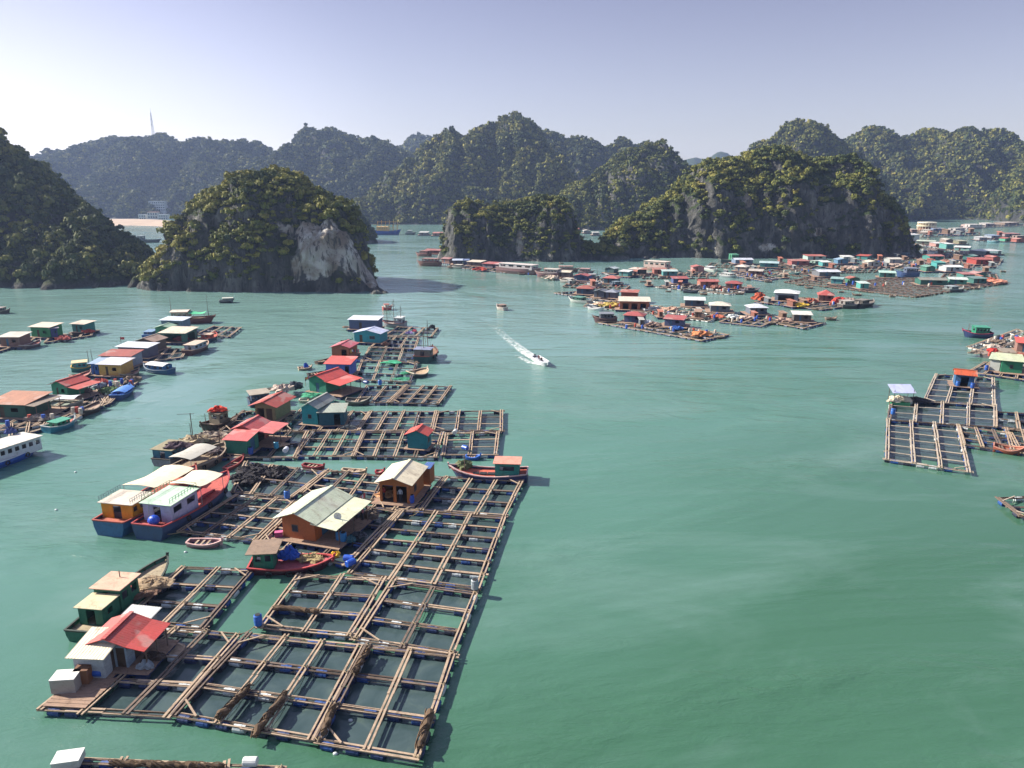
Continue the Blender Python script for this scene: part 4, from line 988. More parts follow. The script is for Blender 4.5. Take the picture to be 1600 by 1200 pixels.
house('dark teal annex with a flat grey roof beside the turquoise hut', (499,665), (538,664), 3.4, '#14586a', '#97a095', h=2.2, rise=.35, kind='mono', ridge='y', group=HN, over=.3, deck=.4, openings=(('s', .6, .85, 0, 1.8, 'open'),))
house('hut with a rusty red gable roof and an open front', (400,655), (431,657), 5.0, '#8a7c5c', '#a54b3f', h=2.4, rise=.8, group=HN, over=.8, deck=.7, openings=(('s', .1, .45, 0, 1.9, 'open'), ('s', .55, .85, 0, 1.9, 'door')))
house('green corrugated hut with a pink lean-to roof', (354,708), (387,710), 3.2, '#2f7f6a', '#c9625f', h=2.1, rise=.45, kind='mono', ridge='y', group=HN, over=.35, deck=.5, openings=(('e', .3, .7, 0, 1.8, 'door'),))
house('pink gable-roofed workshop behind the green corrugated hut', (366,694), (398,696), 4.2, '#9a5a4c', '#bf5654', h=2.3, rise=.8, group=HN, over=.35, deck=.4, openings=(('e', .2, .7, 0, 1.9, 'open'),), porch=('e', 3.2, 2.3, 2.1, '#cb6f6c'))
house('green gable hut with a wide red roof over its blue porch', (484,611), (510,615), 5.6, '#1f8268', '#cf5048', h=2.4, rise=1.0, group=HN, over=.45, deck=.6, openings=(('s', .4, .6, 0, 1.8, 'door'),), porch=('e', 3.6, 2.4, 2.0, '#cf5a50'))
house('lavender and blue hut with a red lean-to roof', (510,586), (547,587), 4.2, '#4f66b8', '#cf5a52', h=2.4, rise=.55, kind='mono', ridge='y', group=HN, over=.4, deck=.6, openings=(('s', .25, .4, .8, 1.5, 'window'), ('s', .8, .97, 0, 1.9, 'open')))
house('brown plank hut with a dusty pink roof', (519,558), (546,559), 5.0, '#a05f42', '#c0606a', h=2.3, rise=.7, group=HN, over=.4, deck=.6, openings=(('s', .55, .85, 0, 1.8, 'open'),))
house('blue and turquoise hut with a lilac white gable roof', (554,534), (594,536), 4.6, '#2a8c9c', '#b6bfdb', h=2.3, rise=.8, group=HN, over=.4, deck=.6, openings=(('s', .2, .32, 0, 1.8, 'door'), ('s', .6, .8, .9, 1.6, 'window')))
house('long slate hut with a flat white roof at the far tip of the cluster', (546,514), (590,515), 4.6, '#4c557c', '#d4d8e6', h=2.6, rise=.3, kind='mono', ridge='y', group=HN, over=.4, deck=.6, openings=(('s', .35, .45, 0, 1.8, 'door'),))

BN = 'boats moored to the near cluster'
boat('yellow-cabined cargo boat with a long cream awning, outer of the moored pair', (171,834), (308,748), 4.8, 1.35, '#2c5f8c', '#a04c42', '#b0604a', cabin='#d18c14', roofc='#c9c0b2', cabx=(.10,.30), cabh=1.9, cabw=.80, sheer=1.3, group=BN, windows=3,
     extras=[('canopy', .33, .80, 2.5, '#dccbb0', .25, -.5), ('rail', .09, .30, 0, '#5c6a78'), ('hatch', .5, .7)], uplift=None)
boat('blue and red cargo boat with white cabin and green rails, inner of the pair', (232,840), (358,757), 4.8, 1.35, '#2c446c', '#a03c3e', '#b5534a', cabin='#a9abc8', roofc='#b4cdb8', cabx=(.12,.43), cabh=2.2, cabw=.72, sheer=1.3, group=BN, windows=2,
     extras=[('canopy', .44, .74, 2.5, '#d8cdb6', .2, -.2), ('rail', .12, .43, 0, '#2f8a5c'), ('ladder', .12, .6), ('tank', .06, -.2), ('hatch', .5, .72, '#9a3038')])
boat('boat with a grey sheet awning and gear on its bow behind the moored pair', (282,742), (352,706), 4.0, 1.0, '#7a6a5c', '#9a8a78', '#8d7a64', cabin=None, group=BN, extras=[('canopy', .02, .60, 1.7, '#a9a79e', .05, 0), ('mast', .9, 2.4)])
boat('green cargo boat with two stepped cabins and ropes on its bow', (126,999), (263,883), 3.4, .75, '#0f5a47', '#26332c', '#9c8f76', cabin='#14604a', roofc='#c9a48c', cabx=(.30,.50), cabh=2.3, cabw=.72, sheer=.9, group=BN, windows=2,
     extras=[('tier', .12, .295, 1.75, '#14604a', '#c4b998'), ('mast', .45, 3.0), ('hatch', .58, .70, '#7f9a86')])
boat('crimson boat with a green wheelhouse and a brown raised roof', (392,887), (522,881), 3.0, .62, '#4a1c2c', '#b04446', '#a8505a', cabin='#1c6e58', roofc='#84705e', cabx=(.07,.30), cabh=2.0, cabw=.66, sheer=.8, group=BN, windows=2, roofover=.55, extras=[('mast', .62, 1.4)])
boat('red and navy boat with a teal cabin and an upswept bow', (824,746), (702,742), 3.4, .75, '#28305e', '#c2a6a4', '#bf5f4c', cabin='#1c8078', roofc='#d08e7c', cabx=(.10,.40), cabh=1.9, cabw=.66, sheer=1.6, group=BN, windows=1, cabdoor=False, extras=[('holes', (.46,.56,.66)), ('mast', .80, 2.4)])
boat('dark sampan with red and blue bundles on its cabin roof', (352,660), (315,673), 3.2, .8, '#3a322e', '#5a4a40', '#9c8a78', cabin='#6f6a5c', roofc='#7a6f60', cabx=(.06,.45), cabh=1.8, cabw=.72, group=BN, windows=2, extras=[('mast', .8, 2.0)])
boat('boat with a blue-windowed cabin and a sack-covered bow', (252,726), (316,690), 3.6, .7, '#7b7480', '#4c4440', '#9c8e7a', cabin='#27617c', roofc='#8d8468', cabx=(.05,.44), cabh=1.7, cabw=.80, group=BN, windows=4, extras=[('mast', .75, 3.2)])
boat('dark blue work boat with a flat grey shelter deck', (389,632), (448,624), 3.6, .9, '#26365a', '#3c4450', '#8a8272', cabin='#2c3f60', roofc='#9a9284', cabx=(.04,.5), cabh=1.6, cabw=.9, group=BN, windows=4)
boat('low grey boat lying behind the turquoise hut', (541,629), (580,628), 2.6, .55, '#5d5c58', '#77746c', '#8c867a', cabin=None, group=BN, detail=1)
boat('masted fishing boat with a dark teal hull and rigging', (658,566), (676,551), 4.4, 1.2, '#1f4a4c', '#7a4a40', '#8a6a54', cabin='#6b6a66', roofc='#7d86a0', cabx=(.1,.38), cabh=1.8, group=BN, windows=2, extras=[('rig', ((.25,6.5),(.6,7.5)))])
boat('shallow boat with a white rim and green nets on deck', (641,587), (668,582), 4.0, .6, '#38484a', '#c9b8a4', '#a08a70', cabin=None, group=BN, detail=1)
boat('grey trawler with several masts at the far tip of the cluster', (634,509), (598,508), 4.0, 1.0, '#8d8a92', '#8a5a58', '#9a8f88', cabin='#9da6ac', roofc='#c6cccc', cabx=(.1,.4), cabh=1.8, group=BN, windows=2, extras=[('rig', ((.2,5.0),(.5,7.0),(.8,5.0)))])
boat('small red boat crossing beyond the far tip of the cluster', (598,483), (613,482), 2.2, .7, '#a8504c', '#c9a8a0', '#b0a090', cabin='#c8c0b8', roofc='#9a5a50', cabx=(.2,.6), cabh=1.3, group=None, windows=2, detail=1)
skiff('pink open rowing boat beside the red cargo boat', (294,848), (347,849), 1.5, '#b8888c', '#2c2f4a', BN, '#c9a4a0')
skiff('narrow skiff with red thwarts moored at the mussel raft', (352,734), (380,716), 1.2, '#8c3c3c', '#7a2c30', BN)
skiff('low red skiff floating behind the net raft', (474,727), (506,731), 1.2, '#8a2f36', '#641f28', BN)
skiff('cream skiff with dark ribs behind the net raft', (535,735), (572,738), 1.1, '#c0ab90', '#4c2c28', BN, seats=5)
skiff('short red skiff beside the cream-roofed wooden house', (587,738), (600,738), 1.1, '#963038', '#5c1f28', BN)
skiff('pale skiff with a blue dome at the outer left of the back huts', (466,576), (487,574), 2.0, '#b8a48c', '#8d7a68', BN)
skiff('dark sampan loaded with sacks beside the lavender hut', (481,586), (508,582), 1.8, '#3c342e', '#b8a590', BN)
skiff('wooden sampan beside the brown plank hut', (494,567), (516,562), 1.8, '#5c4c40', '#8d7c6c', BN)
skiff('green sampan next to the lilac-roofed hut', (532,534), (550,532), 1.8, '#2f6a58', '#8a8a70', BN)
skiff('white and green skiff in front of the green gable hut', (468,626), (520,624), 2.0, '#c9c2ae', '#3fa27c', BN)
skiff('blue skiff behind the red and navy boat', (728,714), (750,715), 1.1, '#3a6ac0', '#2a4a90', BN)
skiff('brown skiff by the rust-roofed hut', (345,672), (370,652), 1.3, '#5c4438', '#3c302a', BN)

# nets, drums and gear
netroll('brown net rolled along the left side of the corner raft', (503,1148), (524,1100), .34, seed=1)
netroll('short brown net at the far left corner of the corner raft', (553,1052), (577,1012), .30, seed=2)
netroll('brown net rolled along the right side of the corner raft', (655,1168), (672,1110), .36, seed=3)
netroll('long brown net on the middle walk of the three-column raft', (395,1150), (448,1082), .32, seed=4)
netroll('brown net on the left walk of the three-column raft', (340,1122), (392,1070), .32, seed=5)
netroll('brown net on the cross walk of the two-column raft', (427,949), (498,955), .26, seed=6)
C = lambda u, v, z=DECK_Z+.08: tuple(G(u, v, z))
k_ = 0
for (u, v, c, ly, txt) in [(152,1056,'#1f55b0',True,'blue drum lying by the lean-to door'), (404,976,'#2a62b8',False,'blue drum standing on the two-column raft\'s near left corner'), (742,920,'#8f9aa0',False,'grey drum on the channel corner of the long raft'),
    (545,877,'#1f4fb0',True,'blue drum floating by the crimson boat\'s bow'), (548,884,'#1f4fb0',True,'second blue drum touching the crimson boat\'s bow drum'), (530,843,'#2c78b0',False,'light blue drum at the plywood house porch'),
    (537,845,'#2c78b0',False,'light blue drum right of the plywood house porch'), (643,785,'#2350b4',False,'blue drum at the corner of the cream-roofed wooden house'), (449,778,'#2a6ac0',False,'blue drum at the corner of the mussel raft'),
    (392,709,'#2450a8',False,'blue drum beside the green corrugated hut'), (432,700,'#2f8fb0',False,'turquoise drum under the pink workshop roof'), (447,706,'#c9cfd8',True,'white drum on the pink workshop deck'),
    (572,600,'#2a4a8a',True,'blue drum on the raft beside the green hut'), (594,601,'#1f6ac0',False,'bright blue drum standing alone beside the green hut'), (711,678,'#c8ccc8',True,'white drum on the pens behind the red and navy boat'),
    (727,703,'#2450a8',True,'blue drum on the raft behind the red and navy boat')]:
    drum_up(txt, C(u, v), c, lying=ly, r=.34, h=.95, rz=k_); k_ += 1
heap('round blue tarpaulin bundle on the crimson boat\'s deck', tuple(G(452,870,.7)), .9, .8, .95, '#2454b8', 3, 'tarpaulin_bundle', 'tarpaulin', strands=False)
heap('tangled pale ropes on the crimson boat\'s bow', tuple(G(487,873,.55)), 1.3, .9, .35, '#a08f66', 4, 'rope_pile', 'rope')
heap('yellow sack on the tip of the crimson boat\'s bow', tuple(G(524,868,.9)), .5, .4, .35, '#c9a022', 5, 'sack', 'sack', strands=False)
heap('olive net piled in the bow of the red and navy boat', tuple(G(724,730,1.0)), 1.1, .9, .8, '#5f6a48', 6)
heap('coiled ropes and bags on the green cargo boat\'s foredeck', tuple(G(238,914,.9)), 1.7, 1.3, .4, '#9a866c', 7, 'rope_pile', 'rope')
heap('brown hose coils on the green cargo boat behind its bow pile', tuple(G(224,926,.9)), 1.2, 1.2, .22, '#6f5444', 8, 'rope_pile', 'rope')
heap('red net heap between the two cargo boats', tuple(G(288,742,2.1)), 1.7, 1.0, .6, '#7a3a34', 9)
for i, (u, v, rx, ry, txt) in enumerate([(388,737,1.8,1.0,'left'), (399,732,1.3,.9,'far'), (411,741,1.5,.9,'middle'), (421,738,1.2,.8,'right'), (437,743,1.0,.8,'outermost right'), (376,749,1.8,.9,'near left'), (392,752,1.5,.8,'near right'), (439,735,.9,.7,'small round')]):
    heap('black mussel bag pile on the mussel raft, the %s one' % txt, C(u, v, .5), rx, ry, .55, '#2c2a30', 20+i, 'mussel_bag_pile', 'bag pile', 'black bag piles on the mussel raft')
heap('bag of sacks on the bow of the blue-windowed boat', tuple(G(305,690,.9)), 2.0, 1.2, .8, '#a8987c', 31, 'sack_pile', 'sacks')
heap('second sack pile behind the blue-windowed boat\'s bow', tuple(G(330,683,.6)), 2.2, 1.4, .7, '#9c8f80', 32, 'sack_pile', 'sacks')
heap('dark clothes and a green cloth on the blue-windowed cabin roof', tuple(G(277,697,2.4)), 1.8, 1.0, .5, '#40303c', 33, 'cloth_pile', 'cloth', strands=False)
heap('orange and blue bundle on the dark sampan\'s cabin roof', tuple(G(341,641,2.7)), 1.3, 1.0, .6, '#c9402c', 34, 'cloth_pile', 'cloth', strands=False)
heap('loose planks and sacks on the workshop\'s left deck', tuple(G(343,690,.5)), 2.0, 1.3, .5, '#8c7a68', 35, 'plank_pile', 'planks')
heap('dark clothes on the awninged boat\'s foredeck', tuple(G(330,706,1.0)), 2.0, 1.0, .5, '#453a40', 36, 'cloth_pile', 'cloth', strands=False)
heap('white and red bundles on the dark blue work boat', tuple(G(440,610,1.0)), 2.2, 1.4, .9, '#b8a89c', 37, 'cloth_pile', 'cloth', strands=False)
heap('dark pile beside the dark blue work boat\'s bundles', tuple(G(460,607,.8)), 1.4, 1.2, 1.1, '#3a4450', 38)
heap('green net in front of the green gable hut', tuple(G(488,618,.6)), 2.2, 1.2, .35, '#3f9c76', 39)
heap('teal tarpaulin on the dark blue work boat\'s bow', tuple(G(434,621,1.2)), 1.3, 1.1, .6, '#2f7a86', 40, 'tarpaulin_bundle', 'tarpaulin', strands=False)
heap('scattered pale shells on the net pool right of the red-roofed hut', tuple(G(268,1016,.05)), 1.3, .8, .12, '#c0a890', 41, 'shell_heap', 'shells')
heap('gear heaped on the plywood house\'s right deck', tuple(G(575,807,.55)), 1.3, 1.0, .5, '#5a5048', 42, 'gear_heap', 'gear')
heap('folded sheets on the awninged house\'s front deck', tuple(G(605,775,.55)), 1.3, .8, .5, '#c89a70', 43, 'plank_pile', 'planks', strands=False)
heap('grey net on the deck by the rust-roofed hut', tuple(G(382,668,.5)), 1.6, .9, .3, '#b9a68e', 44)
crate('white chest freezer with a draped cloth on the planked corner deck', C(106,1075), (1.7,1.2,1.1), '#9a9590', .1, '#d9d8d4', 'freezer', name='chest_freezer')
crate('brown wooden chest beside the white freezer', C(132,1064), (1.0,.8,1.1), '#7a5236', .1, '#6a4630', 'chest', name='wooden_chest')
crate('pale blue ice box on the plywood house deck', C(436,838), (.8,.5,.5), '#a03a6a', .2, '#c05a8a', 'box')
crate('red fuel box on the green cargo boat\'s deck', tuple(G(210,921,.6)), (.9,.7,.4), '#a03c34', .7, '#b0483c', 'box')
for i, (u, v) in enumerate([(243,928), ]):
    pass
person('person in a pink shirt standing at the plywood house\'s right deck', C(567,812), 2.2, '#c07a86')
person('person in a dark shirt stooping beside the one in pink', C(560,815), 1.0, '#23283a', '#5a4a40', True)
person('person standing at the right side of the awninged house front', C(626,783), 3.0, '#9fb0c0')
person('person in red inside the doorway of the awninged house', C(600,780), 2.6, '#a03a34')
# awning of the wooden house
aw = MB(); a0, a1, a2, a3 = G(596,757,2.4), G(634,757,2.4), G(639,752,2.9), G(598,750,2.9)
vs_ = []
for i in range(7):
    for j in range(3):
        p = a0.lerp(a1, i/6).lerp(a3.lerp(a2, i/6), j/2); p.z -= .25*math.sin(math.pi*i/6)*(1-j/2); vs_.append(p)
f_ = [(i*3+j, (i+1)*3+j, (i+1)*3+j+1, i*3+j+1) for i in range(6) for j in range(2)]; n0 = len(vs_)
o = aw.add(vs_+[p-Vector((0, 0, .03)) for p in vs_], f_+[tuple(n0+q for q in reversed(f)) for f in f_]).build('awning', C_TARP, None)
tag(o, 'blue cloth awning hung under the cream roof of the wooden house', 'awning')
# satellite dish
dr = empty('satellite_dish', C(530,838), 0, 'round grey satellite dish on a pole by the plywood house', 'satellite dish')
MB().tube([(0, 0, 0), (0, 0, 2.3)], .04, 6).build('pole', C_STEEL, dr)
dm = MB(); vs_ = [(0, 0, 0)]+[(.42*math.cos(a*math.pi/8), -.12, .42*math.sin(a*math.pi/8)) for a in range(16)]
dm.add([(x, y, z+2.4) for x, y, z in vs_], [(0, 1+k, 1+(k+1) % 16) for k in range(16)]).build('dish', paint('#b8bcc4', .5, .3), dr)
MB().tube([(0, 0, 2.4), (0, -.5, 2.5)], .02, 5).build('feed_arm', C_STEEL, dr)
# mooring pole with crossbar beside the sack boat
pr = empty('mooring_pole', C(302,687,0), 0, 'thin mooring pole with a crossbar beside the sack boat', 'pole')
MB().tube([(0, 0, -1), (0, 0, 4.2)], .06, 6).build('post', C_DARKWOOD, pr); MB().bar((-2, 0, 4.0), (.6, 0, 4.1), .05, .05).build('crossbar', C_DARKWOOD, pr)
# strip of raft at the bottom edge
raft('strip of another raft at the bottom edge, covered with a brown net', [(86,1215),(440,1232),(436,1199),(110,1185)], 4, 1, NEAR, seed=40, thick='uv')
netroll('brown net heaped along the bottom edge raft', (170,1192), (350,1197), .24, '#4c3c2c', seed=9)
crate('white box on the corner of the bottom edge raft', C(108,1192), (1.6,1.1,.5), '#b8bcb8', .2, '#d4d6d2', 'box')
drum_up('white drum lying at the end of the bottom edge raft', C(392,1196), '#c9ccca', lying=True, r=.3, h=.9)

# more of the clutter of the working decks
q4 = random.Random(5)
for i, (u, v, c, rx, h_, t) in enumerate([(410,676,'#8a7a68',1.0,.5,'sack pile left of the turquoise hut'), (372,690,'#5a4640',.9,.5,'brown pile between the two pink roofs'), (436,696,'#a89078',1.2,.35,'tan sheets on the pink workshop deck'), (452,656,'#6c6458',.8,.4,'grey pile between rust-roofed and turquoise huts'),
    (545,668,'#4c5458',.9,.35,'dark net pile right of the teal annex'), (512,622,'#7a8a90',.9,.5,'grey blue bundles in front of the green hut porch'), (530,600,'#3a4a60',.9,.5,'blue black pile under the green hut porch'), (552,590,'#5c4c44',.8,.6,'brown pile right of the lavender hut'),
    (552,561,'#b04a50',.8,.6,'red bundle right of the brown plank hut'), (556,566,'#3a5a9c',.8,.5,'blue bundle right of the brown plank hut'), (602,539,'#7a5a50',.9,.6,'brown pile right of the lilac-roofed hut'), (640,521,'#9c8cc0',.9,.5,'lilac tarpaulin heap on the far tip raft'),
    (648,518,'#b8505c',.6,.5,'pink red bundle on the far tip raft'), (675,513,'#23262e',.8,.8,'black bundle at the far corner of the tip raft'), (540,512,'#a08c78',1.0,.4,'tan heap left of the long slate hut'), (478,574,'#2450b0',.5,.8,'round blue cover on the pale skiff'),
    (635,583,'#2f8f6a',1.3,.15,'green net spread beside the white-rimmed boat'), (612,566,'#2f9a72',2.0,.15,'green net spread over the pens by the masted boat'), (628,592,'#2f8a68',1.6,.15,'green net at the near edge of the blue hut raft'), (330,712,'#7a6a5c',1.0,.5,'brown gear by the workshop corner'),
    (560,838,'#3c4048',.8,.4,'dark engine parts on the plywood house deck'), (548,846,'#2c5a68',.5,.6,'teal bin on the plywood house deck'), (240,1028,'#4c4038',.8,.35,'dark rope heap on the red-roofed hut deck'), (228,1042,'#8a96a0',.6,.5,'grey sack at the red-roofed hut porch')]):
    heap(t, C(u, v), rx, rx*.7, h_, c, 200+i, strands=i % 2 == 0)
def laundry(label, A, B_, z=1.9, n=6, seed=1):
    a, b = G(*A), G(*B_); q = random.Random(seed); d = b-a; L = d.length; rt = empty('clothes_line', (a.x, a.y, DECK_Z), math.atan2(d.y, d.x), label, 'clothes line'); m = MB()
    m.tube([(0,0,0),(0,0,z)], .035, 5); m.tube([(L,0,0),(L,0,z)], .035, 5); m.tube([(0,0,z-.03),(L/2,0,z-.12),(L,0,z-.03)], .012, 4); m.build('line', C_ROPE, rt)
    for i in range(n):
        x = L*(i+.5)/n; w_ = q.uniform(.2, .38); h_ = q.uniform(.45, .8); k = MB(); vs = []
        for j in range(5):
            for l in range(3): vs.append((x-w_/2+w_*l/2, .04*math.sin(j*1.4+l*2+i), z-.10-h_*j/4))
        k.add(vs+[(x_, y_+.02, z_) for x_, y_, z_ in vs], [(j*3+l, j*3+l+1, j*3+l+4, j*3+l+3) for j in range(4) for l in range(2)]+[(15+j*3+l+3, 15+j*3+l+4, 15+j*3+l+1, 15+j*3+l) for j in range(4) for l in range(2)])
        k.build('garment', paint(q.choice(['#b84a52','#d0ccd4','#3a5aa0','#c9a23a','#c07a86','#2f7a6a','#2c2f44']), .85, .3), rt)
laundry('clothes line with red and white washing at the green hut', (488,606), (478,609), seed=2)
laundry('clothes line beside the pink workshop', (430,690), (450,689), seed=3)
laundry('clothes line behind the plywood house porch', (556,812), (572,800), seed=4)
laundry('clothes line in front of the brown plank hut', (548,563), (562,562), seed=6)
for i, (A, B_) in enumerate([((470,903),(548,895)), ((400,977),(372,991)), ((655,798),(640,806)), ((746,917),(742,926)), ((548,993),(556,1000)), ((196,966),(176,985)), ((398,842),(430,860)), ((392,880),(396,889)), ((232,835),(290,830)), ((826,742),(815,750))]):
    a, b = G(*A, .65), G(*B_, .65); m = MB(); m.tube([a, a.lerp(b, .33)-Vector((0,0,.18)), a.lerp(b, .66)-Vector((0,0,.18)), b], .05, 5)
    tag(m.build('mooring_rope', C_ROPE, None), ['slack rope tying the crimson boat to the raft', 'rope between the near left raft corner and the two-column raft', 'rope at the corner of the long channel raft', 'short rope by the grey channel drum', 'rope joining the two middle rafts', 'rope from the narrow raft to the green cargo boat',
        'rope from the mussel side raft to the crimson boat', 'short rope at the crimson boat stern', 'rope from the red cargo boat stern to the raft', 'rope at the teal cabin boat stern'][i], 'rope', 'mooring ropes')
for (u, v, t) in [(290,863,'tiny white float adrift near the pink rowing boat'), (524,1178,'white foam scrap beside the corner raft'), (405,1146,'small white bottle at the edge of the three-column raft'), (590,1062,'white float inside the corner raft'), (548,1126,'second white float inside the corner raft'), (88,797,'white speck adrift left of the cargo boats'), (118,738,'white float adrift in the open left water')]:
    p = G(u, v); o = MB().blob((0,0,.02), .18, .14, .12, int(u), .1, 10, 6).build('white_float', C_WHITE, None, True); o.location = p; tag(o, t, 'float')

# ================================================================ THE CHAIN ON THE LEFT
LC = 'rafts of the left-hand chain'; LH = 'huts of the left-hand chain'; LB = 'boats of the left-hand chain'
WIN = (('s', .3, .42, 0, 1.8, 'door'), ('s', .6, .8, .9, 1.6, 'window'))
OPEN = (('s', .15, .85, 0, 1.9, 'open'), ('e', .2, .8, 0, 1.9, 'open'))
for t, q, a, b in [('small three-pen raft at the far end of the left chain', [(307,521),(358,525),(376,511),(334,509)], 3, 2),
    ('raft between the cream-roofed shed and the dark moored boat', [(244,562),(284,557),(292,544),(262,544)], 2, 2),
    ('raft with weed-filled pens in front of the yellow hut', [(164,628),(184,617),(216,595),(147,599)], 3, 3),
    ('raft beside the blue tarpaulin boat', [(140,640),(172,628),(186,614),(150,620)], 2, 2),
    ('raft in front of the big green shed at the left edge', [(-8,672),(112,656),(150,634),(64,636)], 4, 2),
    ('raft behind the blue and white tour boat', [(-10,690),(66,668),(72,658),(-10,664)], 3, 1),
    ('raft of the small island of huts at the far left', [(-4,548),(44,534),(60,524),(-6,530)], 3, 2),
    ('long narrow raft joining the two white-roofed huts', [(70,534),(142,523),(146,517),(80,524)], 4, 1),
    ('raft around the white awning boat', [(74,640),(120,648),(150,628),(104,625)], 3, 2)]:
    raft(t, q, a, b, LC, detail=1, seed=a*7+b)
for t, A, B_, dep, wl, rf, kw in [
    ('white-roofed green hut on the far left island', (50,526), (80,527), 4, '#2c8a55', '#d2c3b2', dict(kind='mono', rise=.4, h=2.6)),
    ('blue lean-to joined to the white-roofed green hut', (81,527), (91,526), 3.6, '#3a4a86', '#8f8794', dict(kind='mono', rise=.3)),
    ('small cream-roofed teal hut at the tip of the far left island', (114,519), (133,520), 3.5, '#2f7a78', '#cdbfae', dict(kind='mono', rise=.3)),
    ('plum-walled hut with a dusty white roof at the far left edge', (2,541), (32,541), 4, '#7a5a52', '#c9bfb4', dict(kind='mono', rise=.4)),
    ('slate hut with a pale blue roof near the masted junk', (253,513), (286,514), 3.6, '#6a7f92', '#c6d2e0', dict(kind='mono', rise=.35)),
    ('wide open shed with a cream roof in the middle of the chain', (252,534), (290,535), 5.5, '#3d6f62', '#cfc4b0', dict(kind='mono', rise=.5, openings=OPEN)),
    ('green net-roofed shed beside the wide cream shed', (244,526), (266,526), 3.5, '#4a8a6c', '#8fae96', dict(rise=.6)),
    ('brown gable hut with a red flag on its left', (213,548), (242,549), 4.5, '#5c4e48', '#a58d7c', dict(rise=.8)),
    ('long hut with a bluish white roof', (186,557), (232,559), 3.5, '#5a5a70', '#cdd3df', dict(kind='mono', rise=.35)),
    ('hut with a rusty red sheet roof behind the yellow hut', (160,572), (206,573), 4, '#8a8fa0', '#9a4d40', dict(kind='mono', rise=.45)),
    ('yellow-walled hut with a lilac roof', (156,586), (190,587), 4, '#c39a55', '#c6c8d4', dict(kind='mono', rise=.4)),
    ('blue shed leaning on the yellow-walled hut', (144,585), (155,585), 3.5, '#2f5fa8', '#8fa6c4', dict(kind='mono', rise=.3)),
    ('green hut with a red gable roof and dark porch', (83,620), (107,622), 4.5, '#2f8a6a', '#b9493f', dict(rise=.8, porch=('e', 2.8, 2.2, 1.9, '#b9564a'))),
    ('large dark green shed with an orange brown roof at the left edge', (-16,651), (42,653), 5.5, '#28564a', '#aa775c', dict(kind='mono', rise=.5, porch=('e', 2.0, 2.3, 2.1, '#8a7c6c')))]:
    kw.setdefault('openings', WIN); kw.setdefault('deck', .8); kw.setdefault('over', .45)
    house(t, A, B_, dep, wl, rf, group=LH, detail=1, **kw)
tb, st_, L_ = boat('long blue and white tour boat entering from the left edge', (-80,748), (62,700), 4.4, .95, '#1f58b8', '#cfd4da', '#8a8f98', cabin='#c6cad0', roofc='#c9c4bb', cabx=(.05,.93), cabh=1.95, cabw=.84, sheer=.5, group=LB, windows=11, stern=.85, extras=[('mast', .55, 4.2)])
heap('blue bundle on the tour boat\'s roof', tuple(G(16,676,2.9)), .8, .6, .6, '#3a4a86', 51, 'tarpaulin_bundle', 'tarpaulin', strands=False)
